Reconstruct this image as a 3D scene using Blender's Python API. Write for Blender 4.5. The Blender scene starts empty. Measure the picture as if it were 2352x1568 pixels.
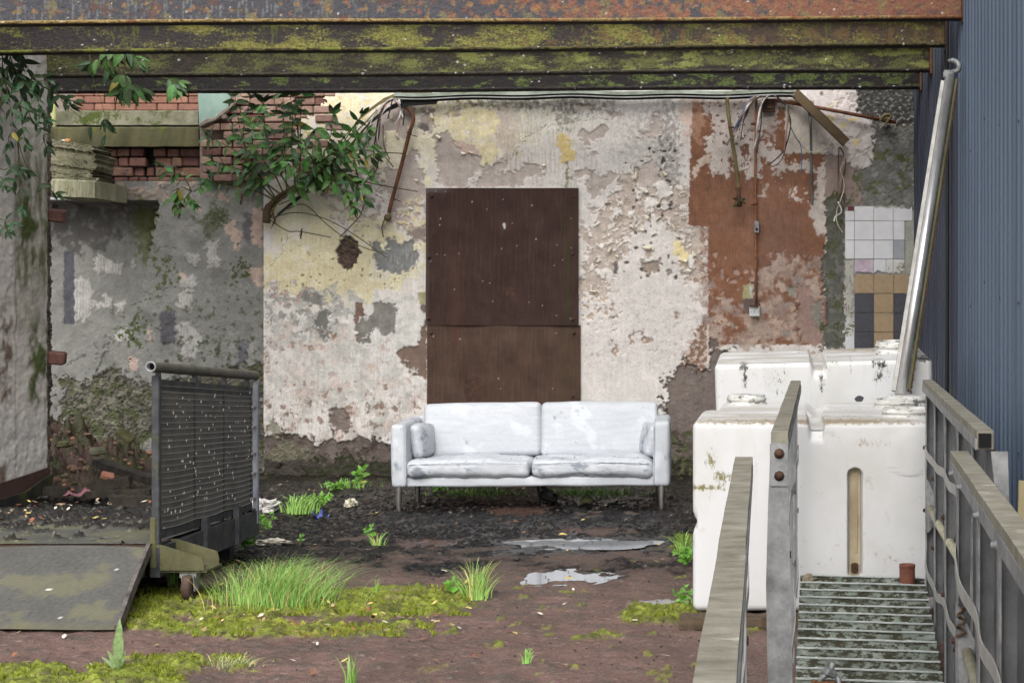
import bpy, math, random
import numpy as np
from mathutils import Vector, Matrix, Euler, Quaternion
random.seed(7); RNG = np.random.default_rng(11)
SC = bpy.context.scene
COL = SC.collection
R = math.radians
# ---------------------------------------------------------------- camera, sky, sun, exposure
FL, CX, CY, EYE = 3600.0, 1795.0, 705.0, 1.5      # survey units: focal length, vanishing point, eye height
cam_d = bpy.data.cameras.new('camera'); cam = bpy.data.objects.new('camera', cam_d); COL.objects.link(cam)
cam.location = (0, 0, EYE); cam.rotation_euler = (R(90), 0, 0)
cam_d.sensor_width = 36; cam_d.lens = 36*FL/2352
cam_d.shift_x = -(CX-1176)/2352; cam_d.shift_y = -(784-CY)/2352
cam_d.clip_start = 0.05; cam_d.clip_end = 3000
SC.camera = cam
SUN_EL, SUN_AZ = 43, 16                            # degrees; azimuth 0 = from behind the camera, minus = from the left
w = bpy.data.worlds.new('World'); SC.world = w; w.use_nodes = True
nt = w.node_tree; nt.nodes.clear()
sky = nt.nodes.new('ShaderNodeTexSky'); sky.sky_type = 'NISHITA'; sky.sun_disc = False
sky.sun_elevation = R(SUN_EL); sky.sun_rotation = R(180+SUN_AZ); sky.air_density = 1.0; sky.dust_density = 4.0; sky.ozone_density = 1.0
hs = nt.nodes.new('ShaderNodeHueSaturation'); hs.inputs['Saturation'].default_value = 0.22
bg = nt.nodes.new('ShaderNodeBackground'); bg.inputs['Strength'].default_value = 0.15
wo = nt.nodes.new('ShaderNodeOutputWorld')
nt.links.new(sky.outputs[0], hs.inputs['Color']); nt.links.new(hs.outputs[0], bg.inputs[0]); nt.links.new(bg.outputs[0], wo.inputs[0])
sd = bpy.data.lights.new('sun', 'SUN'); sd.energy = 1.5; sd.angle = R(42); sd.color = (1.0, 0.97, 0.93)
sun = bpy.data.objects.new('sun', sd); COL.objects.link(sun)
dv = Vector((math.sin(R(SUN_AZ))*math.cos(R(SUN_EL)), -math.cos(R(SUN_AZ))*math.cos(R(SUN_EL)), math.sin(R(SUN_EL))))
sun.rotation_euler = dv.to_track_quat('Z', 'Y').to_euler(); sun.location = (0, -5, 12)
vs = SC.view_settings; vs.view_transform = 'Standard'; vs.look = 'None'; vs.gamma = 1; vs.use_curve_mapping = False
vs.exposure = 0.75
SC.render.engine = 'CYCLES'
try:
    SC.cycles.use_denoising = True; SC.cycles.max_bounces = 6; SC.cycles.diffuse_bounces = 4
except Exception: pass
# ---------------------------------------------------------------- helpers
def P(u, v, Y): return ((u-CX)*Y/FL, Y, EYE-(v-CY)*Y/FL)
def PV(u, v, Y): return Vector(P(u, v, Y))
def GY(v, z=0.0): return FL*(EYE-z)/(v-CY)
def PG(u, v, z=0.0):
    Y = GY(v, z); return Vector(((u-CX)*Y/FL, Y, z))
def cp(x0, y0, pts, k=0.21973): return [(x0/1.7415+k*x, y0/1.7415+k*y) for x, y in pts]
DS = 0.12                                           # colours were noted a little too vivid; pull them towards grey
def lin(c):
    c = np.asarray(c, float)/255.0
    g = (c*np.array((.3, .55, .15))).sum(-1, keepdims=True); c = c*(1-DS)+g*DS
    return np.where(c <= 0.04045, c/12.92, ((c+0.055)/1.055)**2.4)
def L4(c, k=1.0):
    l = lin(c)*k; return (float(l[0]), float(l[1]), float(l[2]), 1.0)

BASES = {}
def thing(name, label, cat, loc=(0, 0, 0), group=None):
    o = bpy.data.objects.new(name, None); o.empty_display_size = 0.1; COL.objects.link(o)
    o.location = loc; o['label'] = label; o['category'] = cat
    if group: o['group'] = group
    BASES[o.name] = Vector(loc)
    return o
def adopt(o, parent):
    """child meshes are modelled in world coordinates"""
    o.parent = parent
    if parent.name in BASES: o.matrix_parent_inverse = Matrix.Translation(-BASES[parent.name])
    return o
def tag(o, label=None, cat=None, group=None, kind=None):
    if label: o['label'] = label
    if cat: o['category'] = cat
    if group: o['group'] = group
    if kind: o['kind'] = kind
    return o
def newmesh(name, verts, faces, mat=None, parent=None, smooth=False, col=None):
    me = bpy.data.meshes.new(name); me.from_pydata([tuple(v) for v in verts], [], faces)
    if smooth: me.polygons.foreach_set('use_smooth', np.ones(len(me.polygons), bool))
    if col is not None:
        a = me.color_attributes.new('Col', 'FLOAT_COLOR', 'POINT')
        c4 = np.ones((len(verts), 4), np.float32); c4[:, :3] = col; a.data.foreach_set('color', c4.ravel())
    me.update()
    o = bpy.data.objects.new(name, me); COL.objects.link(o)
    if mat: me.materials.append(mat)
    if parent is not None: adopt(o, parent)
    return o
def gridmesh(name, co, col, mat, parent=None, flip=False, smooth=True, mask=None, wet=None):
    r, c = co.shape[:2]
    me = bpy.data.meshes.new(name)
    me.vertices.add(r*c); me.vertices.foreach_set('co', co.reshape(-1).astype(np.float32))
    i = np.arange(r*c).reshape(r, c)
    q = np.stack([i[:-1, :-1], i[:-1, 1:], i[1:, 1:], i[1:, :-1]], -1)
    if flip: q = q[..., ::-1]
    q = q.reshape(-1, 4)
    if mask is not None: q = q[mask.reshape(-1)]
    n = len(q)
    me.loops.add(n*4); me.loops.foreach_set('vertex_index', q.reshape(-1).astype(np.int32))
    me.polygons.add(n); me.polygons.foreach_set('loop_start', (np.arange(n)*4).astype(np.int32))
    try: me.polygons.foreach_set('loop_total', np.full(n, 4, np.int32))
    except Exception: pass
    me.polygons.foreach_set('use_smooth', np.full(n, smooth))
    a = me.color_attributes.new('Col', 'FLOAT_COLOR', 'POINT')
    c4 = np.ones((r*c, 4), np.float32); c4[:, :3] = np.clip(col.reshape(-1, 3), 0.003, 0.95); c4[:, 3] = 0 if wet is None else wet.reshape(-1); a.data.foreach_set('color', c4.ravel())
    me.update(); me.validate()
    o = bpy.data.objects.new(name, me); COL.objects.link(o); me.materials.append(mat)
    if parent is not None: adopt(o, parent)
    return o
class MB:
    def __init__(s): s.v = []; s.f = []
    def add(s, vs_, fs_):
        b = len(s.v); s.v += [Vector(x) for x in vs_]; s.f += [tuple(b+i for i in f) for f in fs_]; return s
    def box(s, c, size, M=None):
        hx, hy, hz = [d/2 for d in size]; c = Vector(c)
        vs_ = [Vector((x, y, z)) for x in (-hx, hx) for y in (-hy, hy) for z in (-hz, hz)]
        if M is not None: vs_ = [M @ p for p in vs_]
        return s.add([c+p for p in vs_], [(0, 1, 3, 2), (4, 6, 7, 5), (0, 4, 5, 1), (2, 3, 7, 6), (0, 2, 6, 4), (1, 5, 7, 3)])
    def bbox(s, c, size, b, M=None):
        """box with chamfered edges"""
        hx, hy, hz = [d/2 for d in size]; b = min(b, hx*.9, hy*.9, hz*.9); c = Vector(c); vs_ = []; idx = {}
        for sx in (-1, 1):
            for sy in (-1, 1):
                for sz in (-1, 1):
                    for ax in range(3):
                        p = [sx*(hx-b), sy*(hy-b), sz*(hz-b)]; p[ax] = (sx*hx, sy*hy, sz*hz)[ax]
                        idx[(sx, sy, sz, ax)] = len(vs_); vs_.append(Vector(p))
        fs_ = []
        for ax in range(3):
            o1, o2 = [(1, 2), (2, 0), (0, 1)][ax]
            for s0 in (-1, 1):
                q = []
                for a_, b_ in ((-1, -1), (1, -1), (1, 1), (-1, 1)):
                    k = [0, 0, 0]; k[ax] = s0; k[o1] = a_; k[o2] = b_; q.append(idx[(k[0], k[1], k[2], ax)])
                fs_.append(tuple(q if s0 > 0 else q[::-1]))
        for ax in range(3):
            o1, o2 = [(1, 2), (2, 0), (0, 1)][ax]
            for a_ in (-1, 1):
                for b_ in (-1, 1):
                    q = []
                    for s0, w_ in ((-1, o1), (1, o1), (1, o2), (-1, o2)):
                        k = [0, 0, 0]; k[ax] = s0; k[o1] = a_; k[o2] = b_; q.append(idx[(k[0], k[1], k[2], w_)])
                    fs_.append(tuple(q if a_*b_ < 0 else q[::-1]))
        for sx in (-1, 1):
            for sy in (-1, 1):
                for sz in (-1, 1):
                    q = [idx[(sx, sy, sz, a)] for a in range(3)]
                    fs_.append(tuple(q if sx*sy*sz > 0 else q[::-1]))
        if M is not None: vs_ = [M @ p for p in vs_]
        return s.add([c+p for p in vs_], fs_)
    def tube(s, pts, r, n=8, cap=True):
        pts = [Vector(p) for p in pts]; rr = r if isinstance(r, (list, tuple)) else [r]*len(pts)
        rings = []; up = None
        for i, p in enumerate(pts):
            t = (pts[min(i+1, len(pts)-1)]-pts[max(i-1, 0)]).normalized()
            if up is None: up = t.orthogonal().normalized()
            up = (up-t*up.dot(t)); up = up.normalized() if up.length > 1e-6 else t.orthogonal().normalized()
            b = t.cross(up)
            rings.append([p+(up*math.cos(a)+b*math.sin(a))*rr[i] for a in [2*math.pi*k/n for k in range(n)]])
        vs_ = [q for rg in rings for q in rg]
        fs_ = [(i*n+k, i*n+(k+1) % n, (i+1)*n+(k+1) % n, (i+1)*n+k) for i in range(len(pts)-1) for k in range(n)]
        if cap: fs_ += [tuple(range(n))[::-1], tuple((len(pts)-1)*n+k for k in range(n))]
        return s.add(vs_, fs_)
    def band(s, pts, wdir, w, th):
        """flat strip following pts; wdir = width direction"""
        pts = [Vector(p) for p in pts]; wd = Vector(wdir).normalized(); vs_ = []
        for i, p in enumerate(pts):
            t = (pts[min(i+1, len(pts)-1)]-pts[max(i-1, 0)]).normalized(); nrm = t.cross(wd).normalized()
            for a, b in ((-1, -1), (1, -1), (1, 1), (-1, 1)): vs_.append(p+wd*a*w/2+nrm*b*th/2)
        m = len(pts)
        fs_ = [(i*4+k, i*4+(k+1) % 4, (i+1)*4+(k+1) % 4, (i+1)*4+k) for i in range(m-1) for k in range(4)]
        fs_ += [(3, 2, 1, 0), tuple((m-1)*4+k for k in range(4))]
        return s.add(vs_, fs_)
    def lathe(s, c, prof, n=24, M=None):
        """prof: list of (r, z), open"""
        c = Vector(c); vs_ = []
        for r, z in prof:
            for k in range(n):
                p = Vector((r*math.cos(2*math.pi*k/n), r*math.sin(2*math.pi*k/n), z)); vs_.append(c+(M @ p if M is not None else p))
        fs_ = [(i*n+k, i*n+(k+1) % n, (i+1)*n+(k+1) % n, (i+1)*n+k) for i in range(len(prof)-1) for k in range(n)]
        if prof[0][0] > 0 and len(prof) > 1: pass
        return s.add(vs_, fs_)
    def disc(s, c, r, n=16, M=None, z=0):
        c = Vector(c); vs_ = [c+((M @ Vector((r*math.cos(2*math.pi*k/n), r*math.sin(2*math.pi*k/n), z))) if M is not None else Vector((r*math.cos(2*math.pi*k/n), r*math.sin(2*math.pi*k/n), z))) for k in range(n)]
        return s.add(vs_, [tuple(range(n))])
    def prism(s, poly, d):
        """poly: list of Vectors (one flat face), extruded along Vector d"""
        n = len(poly); d = Vector(d); vs_ = [Vector(p) for p in poly]+[Vector(p)+d for p in poly]
        fs_ = [tuple(range(n))[::-1], tuple(n+k for k in range(n))]+[(k, (k+1) % n, n+(k+1) % n, n+k) for k in range(n)]
        return s.add(vs_, fs_)
    def build(s, name, mat, parent=None, smooth=False):
        o = newmesh(name, s.v, s.f, mat, parent, smooth)
        return o
# noise: band-limited spectral textures, sampled with wrap
def spectral(n, beta, kmin, seed):
    rg = np.random.default_rng(seed); f = np.fft.fftfreq(n)*n
    k = np.hypot(f[:, None], f[None, :]); amp = np.where(k >= kmin, np.maximum(k, 1)**(-beta), 0); amp[k > n*0.45] = 0
    z = np.fft.ifft2(np.fft.fft2(rg.standard_normal((n, n)))*amp).real
    return ((z-z.mean())/z.std()).astype(np.float32)
T_F = [spectral(1024, 1.75, 8, s_) for s_ in (1, 2)]      # fractal
T_R = [spectral(1024, 1.15, 8, s_) for s_ in (3,)]        # rough
T_S = [spectral(512, 3.2, 8, s_) for s_ in (4,)]          # smooth
def samp(T, x, y):
    n = T.shape[0]; x = np.asarray(x, np.float32) % n; y = np.asarray(y, np.float32) % n
    xi = np.floor(x).astype(np.int32); yi = np.floor(y).astype(np.int32); fx = x-xi; fy = y-yi
    xi %= n; yi %= n; x2 = (xi+1) % n; y2 = (yi+1) % n
    return (T[yi, xi]*(1-fx)+T[yi, x2]*fx)*(1-fy)+(T[y2, xi]*(1-fx)+T[y2, x2]*fx)*fy
def N(x, y, s, seed=0, kind='f', sy=None):
    T = {'f': T_F[seed % 2], 'r': T_R[0], 's': T_S[0]}[kind]; n = T.shape[0]; k = n/8.0
    ox, oy = (seed*137.31+11.7) % n, (seed*71.77+5.1) % n
    return samp(T, np.asarray(x)/s*k+ox, np.asarray(y)/(sy or s)*k+oy)
def sst(a, b, x):
    t = np.clip((x-a)/(b-a), 0, 1); return t*t*(3-2*t)
def inpoly(pts, x, y):
    ins = np.zeros(x.shape, bool); n = len(pts)
    for i in range(n):
        x1, y1 = pts[i]; x2, y2 = pts[(i+1) % n]
        if y1 == y2: continue
        c = ((y1 > y) != (y2 > y)) & (x < (x2-x1)*(y-y1)/(y2-y1)+x1); ins ^= c
    return ins
def blur(m):
    p = np.pad(m, 1, mode='edge'); h_ = (p[:, :-2]+2*p[:, 1:-1]+p[:, 2:])/4; return (h_[:-2]+2*h_[1:-1]+h_[2:])/4
class Paint:
    """colour and relief of one weathered surface; u, v are surface coordinates on it"""
    def __init__(s, U, V, base, h=0.0):
        s.U, s.V = U, V; s.col = np.ones(U.shape+(3,))*lin(base); s.h = np.zeros(U.shape)+h; s.k = 0
        s.w1 = N(U, V, 26, 5); s.w2 = N(U, V, 26, 9); s.g1 = N(U, V, 90, 15); s.g2 = N(U, V, 90, 22)
    def sl(s, pts, pad):
        xs = [p[0] for p in pts]; ys = [p[1] for p in pts]
        m = (s.U > min(xs)-pad) & (s.U < max(xs)+pad) & (s.V > min(ys)-pad) & (s.V < max(ys)+pad)
        r = np.where(m.any(1))[0]; c = np.where(m.any(0))[0]
        if len(r) == 0 or len(c) == 0: return None
        return (slice(r[0], r[-1]+1), slice(c[0], c[-1]+1))
    def mask(s, pts, warp=4.0, big=0.0):
        q = s.sl(pts, warp*3+big*3+3)
        if q is None: return None, None
        x = s.U[q]+warp*s.w1[q]+big*s.g1[q]; y = s.V[q]+warp*s.w2[q]+big*s.g2[q]
        m = inpoly(pts, x, y).astype(float); return q, .65*m+.35*blur(m)
    def put(s, q, m, color, h=None, var=0.06, hr=0.0):
        s.k += 1; c = lin(color)*(1+var*N(s.U[q], s.V[q], 40, s.k)[..., None])
        s.col[q] = s.col[q]*(1-m[..., None])+c*m[..., None]
        if h is not None:
            hh = h+(hr*N(s.U[q], s.V[q], 22, s.k+3, 'r') if hr else 0); s.h[q] = s.h[q]*(1-m)+hh*m
    def poly(s, pts, color, h=None, warp=4.0, big=0.0, a=1.0, var=0.06, hr=0.0):
        q, m = s.mask(pts, warp, big)
        if q is not None: s.put(q, m*a, color, h, var, hr)
    def chips(s, pts, color, scale, thr, h=None, warp=6, kind='f', a=1.0, sy=None, hr=0.0, soft=.12):
        q, m = s.mask(pts, warp, 10)
        if q is None: return
        s.k += 1; n = N(s.U[q], s.V[q], scale, s.k*3+1, kind, sy)
        s.put(q, m*sst(thr, thr+soft, n)*a, color, h, .06, hr)
    def blob(s, u, v, ru, rv, color, a=0.6, nz=0.5, scale=40):
        d = ((s.U-u)/ru)**2+((s.V-v)/rv)**2
        q = s.sl([(u-ru*1.6, v-rv*1.6), (u+ru*1.6, v+rv*1.6)], 1)
        if q is None: return
        s.k += 1; m = np.clip(1.25-d[q]+nz*N(s.U[q], s.V[q], scale, s.k), 0, 1); m = m*m*(3-2*m)*a
        s.col[q] = s.col[q]*(1-m[..., None])+lin(color)*m[..., None]
    def spots(s, n, box, rr, color, h=None, seed=0, el=1.0):
        rg = np.random.default_rng(seed)
        for i in range(n):
            u, v = rg.uniform(box[0], box[2]), rg.uniform(box[1], box[3]); r = rg.uniform(*rr); a0 = rg.uniform(0, 6)
            pts = [(u+r*rg.uniform(.6, 1.2)*math.cos(a0+k*.9), v+el*r*rg.uniform(.6, 1.2)*math.sin(a0+k*.9)) for k in range(7)]
            s.poly(pts, color, h, 1.5)
    def crack(s, pts, w, color, a=0.8):
        q = s.sl(pts, 12)
        if q is None: return
        x = s.U[q]+2.2*s.w1[q]; y = s.V[q]+2.2*s.w2[q]; d = np.full(x.shape, 1e9)
        for (x1, y1), (x2, y2) in zip(pts[:-1], pts[1:]):
            L2 = (x2-x1)**2+(y2-y1)**2+1e-9; t = np.clip(((x-x1)*(x2-x1)+(y-y1)*(y2-y1))/L2, 0, 1)
            d = np.minimum(d, np.hypot(x-x1-t*(x2-x1), y-y1-t*(y2-y1)))
        m = (1-sst(w*.4, w*1.2, d))*a
        s.col[q] = s.col[q]*(1-m[..., None])+lin(color)*m[..., None]; s.h[q] -= m*0.004
# ---------------------------------------------------------------- materials
def mk(name):
    m = bpy.data.materials.new(name); m.use_nodes = True; n = m.node_tree.nodes; b = n['Principled BSDF']; return m, m.node_tree, n, b
def bump_chain(t, n, b, scale, strength, dist=0.01, detail=6, coord='Object'):
    tc = n.new('ShaderNodeTexCoord'); no = n.new('ShaderNodeTexNoise'); no.inputs['Scale'].default_value = scale; no.inputs['Detail'].default_value = detail
    no.inputs['Roughness'].default_value = 0.65
    bp = n.new('ShaderNodeBump'); bp.inputs['Strength'].default_value = strength; bp.inputs['Distance'].default_value = dist
    t.links.new(tc.outputs[coord], no.inputs['Vector']); t.links.new(no.outputs['Fac'], bp.inputs['Height']); t.links.new(bp.outputs['Normal'], b.inputs['Normal'])
    return tc, no
def vcol(name, rough=0.9, scale=60, strength=0.4, dist=0.01, spec=0.3, grain=0.12, gscale=90, wet=None):
    m, t, n, b = mk(name)
    at = n.new('ShaderNodeAttribute'); at.attribute_name = 'Col'
    tc, no = bump_chain(t, n, b, scale, strength, dist)
    g = n.new('ShaderNodeTexNoise'); g.inputs['Scale'].default_value = gscale; g.inputs['Detail'].default_value = 4
    t.links.new(tc.outputs['Object'], g.inputs['Vector'])
    mr = n.new('ShaderNodeMapRange'); mr.inputs['From Min'].default_value = .25; mr.inputs['From Max'].default_value = .75
    mr.inputs['To Min'].default_value = 1-grain*1.6; mr.inputs['To Max'].default_value = 1+grain
    t.links.new(g.outputs['Fac'], mr.inputs['Value'])
    mx = n.new('ShaderNodeVectorMath'); mx.operation = 'SCALE'
    t.links.new(at.outputs['Color'], mx.inputs[0]); t.links.new(mr.outputs['Result'], mx.inputs['Scale'])
    t.links.new(mx.outputs['Vector'], b.inputs['Base Color'])
    b.inputs['Roughness'].default_value = rough; b.inputs['Specular IOR Level'].default_value = spec
    if wet:
        w_ = n.new('ShaderNodeMapRange'); w_.inputs['From Min'].default_value = .35; w_.inputs['From Max'].default_value = .65
        w_.inputs['To Min'].default_value = wet[0]; w_.inputs['To Max'].default_value = wet[1]
        t.links.new(no.outputs['Fac'], w_.inputs['Value'])
        k_ = n.new('ShaderNodeMapRange'); k_.inputs['To Min'].default_value = 1.0; k_.inputs['To Max'].default_value = .18; t.links.new(at.outputs['Alpha'], k_.inputs['Value'])
        mu = n.new('ShaderNodeMath'); mu.operation = 'MULTIPLY'; t.links.new(w_.outputs['Result'], mu.inputs[0]); t.links.new(k_.outputs[0], mu.inputs[1]); t.links.new(mu.outputs[0], b.inputs['Roughness'])
    return m
def noisy(name, c1, c2, scale=8, rough=0.8, bump=0.3, bscale=60, metal=0.0, c3=None, t3=0.62, scale3=14, stretch=(1, 1, 1), spec=0.4, rand=0.0, dist=0.006, lo=.35, hi=.65):
    """two-colour noise with an optional third speckle colour"""
    m, t, n, b = mk(name)
    tc, no = bump_chain(t, n, b, bscale, bump, dist)
    mp = n.new('ShaderNodeMapping'); mp.inputs['Scale'].default_value = stretch
    t.links.new(tc.outputs['Object'], mp.inputs['Vector'])
    a = n.new('ShaderNodeTexNoise'); a.inputs['Scale'].default_value = scale; a.inputs['Detail'].default_value = 8; a.inputs['Roughness'].default_value = .68
    t.links.new(mp.outputs['Vector'], a.inputs['Vector'])
    cr = n.new('ShaderNodeValToRGB'); cr.color_ramp.elements[0].position = lo; cr.color_ramp.elements[1].position = hi
    cr.color_ramp.elements[0].color = L4(c1); cr.color_ramp.elements[1].color = L4(c2)
    t.links.new(a.outputs['Fac'], cr.inputs['Fac']); out = cr.outputs['Color']
    if c3 is not None:
        a3 = n.new('ShaderNodeTexNoise'); a3.inputs['Scale'].default_value = scale3; a3.inputs['Detail'].default_value = 10; a3.inputs['Roughness'].default_value = .75
        ad = n.new('ShaderNodeVectorMath'); ad.operation = 'ADD'; ad.inputs[1].default_value = (7.3, 3.1, 5.7)
        t.links.new(mp.outputs['Vector'], ad.inputs[0]); t.links.new(ad.outputs[0], a3.inputs['Vector'])
        r3 = n.new('ShaderNodeValToRGB'); r3.color_ramp.elements[0].position = t3; r3.color_ramp.elements[1].position = t3+.06
        t.links.new(a3.outputs['Fac'], r3.inputs['Fac'])
        mx = n.new('ShaderNodeMix'); mx.data_type = 'RGBA'; t.links.new(r3.outputs['Color'], mx.inputs['Factor'])
        t.links.new(out, mx.inputs['A']); mx.inputs['B'].default_value = L4(c3); out = mx.outputs['Result']
    if rand:
        oi = n.new('ShaderNodeObjectInfo'); h = n.new('ShaderNodeHueSaturation')
        r1 = n.new('ShaderNodeMapRange'); r1.inputs['To Min'].default_value = 1-rand; r1.inputs['To Max'].default_value = 1+rand
        r2 = n.new('ShaderNodeMapRange'); r2.inputs['To Min'].default_value = .5-.06*rand; r2.inputs['To Max'].default_value = .5+.05*rand
        t.links.new(oi.outputs['Random'], r1.inputs['Value']); t.links.new(oi.outputs['Random'], r2.inputs['Value'])
        t.links.new(r1.outputs[0], h.inputs['Value']); t.links.new(r2.outputs[0], h.inputs['Hue']); t.links.new(out, h.inputs['Color']); out = h.outputs['Color']
    t.links.new(out, b.inputs['Base Color'])
    b.inputs['Roughness'].default_value = rough; b.inputs['Metallic'].default_value = metal; b.inputs['Specular IOR Level'].default_value = spec
    return m
def plain(name, c, rough=0.6, metal=0.0, spec=0.4):
    m, t, n, b = mk(name); b.inputs['Base Color'].default_value = L4(c); b.inputs['Roughness'].default_value = rough
    b.inputs['Metallic'].default_value = metal; b.inputs['Specular IOR Level'].default_value = spec; return m
M_WALL = vcol('weathered_plaster', .9, 45, .35, .006, .2, .07, 70)
M_GREY = vcol('grey_render', .92, 45, .35, .006, .2, .08, 50)
M_GROUND = vcol('ground_mud_concrete', .75, 55, .8, .012, .42, .3, 160, wet=(.45, .95))
M_BEAM = vcol('rusty_steel', .85, 70, .7, .006, .3, .25, 140)
M_RUST = noisy('rust', (74, 46, 34), (120, 74, 44), 18, .85, .5, 90, c3=(96, 84, 48), t3=.6)
M_RUSTDK = noisy('dark_rust', (42, 30, 26), (86, 56, 38), 25, .85, .5, 90)
M_GALV = noisy('galvanised_steel', (104, 106, 108), (150, 151, 150), 14, .5, .15, 120, .35, c3=(122, 112, 92), t3=.66, scale3=6)
M_RAIL = noisy('lichen_aluminium', (92, 86, 68), (150, 145, 130), 9, .6, .5, 70, .15, c3=(172, 168, 156), t3=.6, scale3=6, stretch=(1, 1.8, 1), lo=.3, hi=.72)
M_PLATE = noisy('dull_metal_sheet', (92, 94, 97), (128, 129, 130), 5, .6, .12, 140, .25, c3=(78, 72, 64), t3=.68, scale3=9)
M_DARKST = noisy('dark_painted_steel', (30, 33, 38), (66, 68, 70), 12, .6, .3, 100, c3=(74, 74, 40), t3=.57, scale3=8)
M_SILVER = noisy('polished_aluminium', (178, 177, 174), (206, 205, 203), 8, .30, .05, 120, .8, c3=(120, 112, 60), t3=.7, scale3=5, stretch=(1, 1, .5))
M_CONC = noisy('mossy_concrete', (72, 74, 54), (124, 120, 100), 3.5, .95, .5, 40, c3=(62, 74, 24), t3=.55, scale3=5, dist=.012)
M_CONCG = noisy('green_concrete', (54, 56, 32), (98, 94, 64), 3.0, .95, .5, 40, c3=(84, 92, 40), t3=.55, scale3=5, dist=.01, stretch=(1, 1, .5))
M_BRICK = noisy('old_brick', (98, 68, 58), (132, 94, 80), 9, .95, .7, 60, c3=(66, 58, 58), t3=.6, scale3=6, rand=.25, dist=.01)
M_BRICKN = noisy('red_brick', (118, 80, 64), (142, 100, 82), 8, .95, .5, 60, c3=(132, 108, 96), t3=.62, scale3=7, rand=.12)
M_MORTAR = noisy('mortar', (108, 98, 88), (140, 128, 116), 14, .98, .8, 50, dist=.012)
M_BRICKD = noisy('dusty_brick', (134, 104, 90), (164, 134, 118), 7, .98, .8, 50, c3=(92, 84, 82), t3=.58, scale3=5, rand=.2, dist=.012)
M_LEFTW = vcol('streaked_plaster', .92, 12, .0, .004, .2, .0, 10)
M_DARK = plain('black_void', (10, 9, 9), .95)
M_BLACK = plain('plain_black', (18, 18, 19), .6)
M_WOOD = noisy('wet_wood', (52, 40, 30), (100, 82, 62), 6, .85, .6, 40, stretch=(.3, 3, 3), dist=.01)
M_PLY = noisy('pale_board', (170, 156, 112), (196, 184, 142), 4, .8, .2, 40, stretch=(2, 2, .3))
DS = 0.0
M_LEAF = noisy('leaf_green', (42, 78, 30), (80, 120, 54), 10, .55, .2, 60, rand=.42, spec=.5)
M_LEAFD = noisy('leaf_dark_green', (32, 58, 32), (60, 90, 54), 10, .55, .2, 60, rand=.42, spec=.5)
M_LEAFY = noisy('weed_green', (66, 112, 34), (104, 148, 54), 10, .5, .2, 60, rand=.2)
M_STEM = noisy('stem', (58, 62, 30), (92, 86, 50), 14, .8, .4, 60)
M_TWIG = noisy('dry_twig', (54, 42, 30), (92, 74, 54), 14, .9, .4, 60)
M_SEED = noisy('seed_head', (48, 34, 24), (82, 58, 42), 40, .95, .8, 120)
M_GRASS = noisy('grass_blade', (96, 142, 54), (146, 188, 96), 12, .5, .0, 60, rand=.12)
M_GRASSD = noisy('dry_grass', (176, 160, 96), (206, 190, 126), 12, .6, .0, 60)
M_MOSS = noisy('moss', (88, 102, 24), (138, 148, 40), 12, .95, .8, 200, c3=(70, 66, 26), t3=.62, scale3=10)
DS = 0.12
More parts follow.
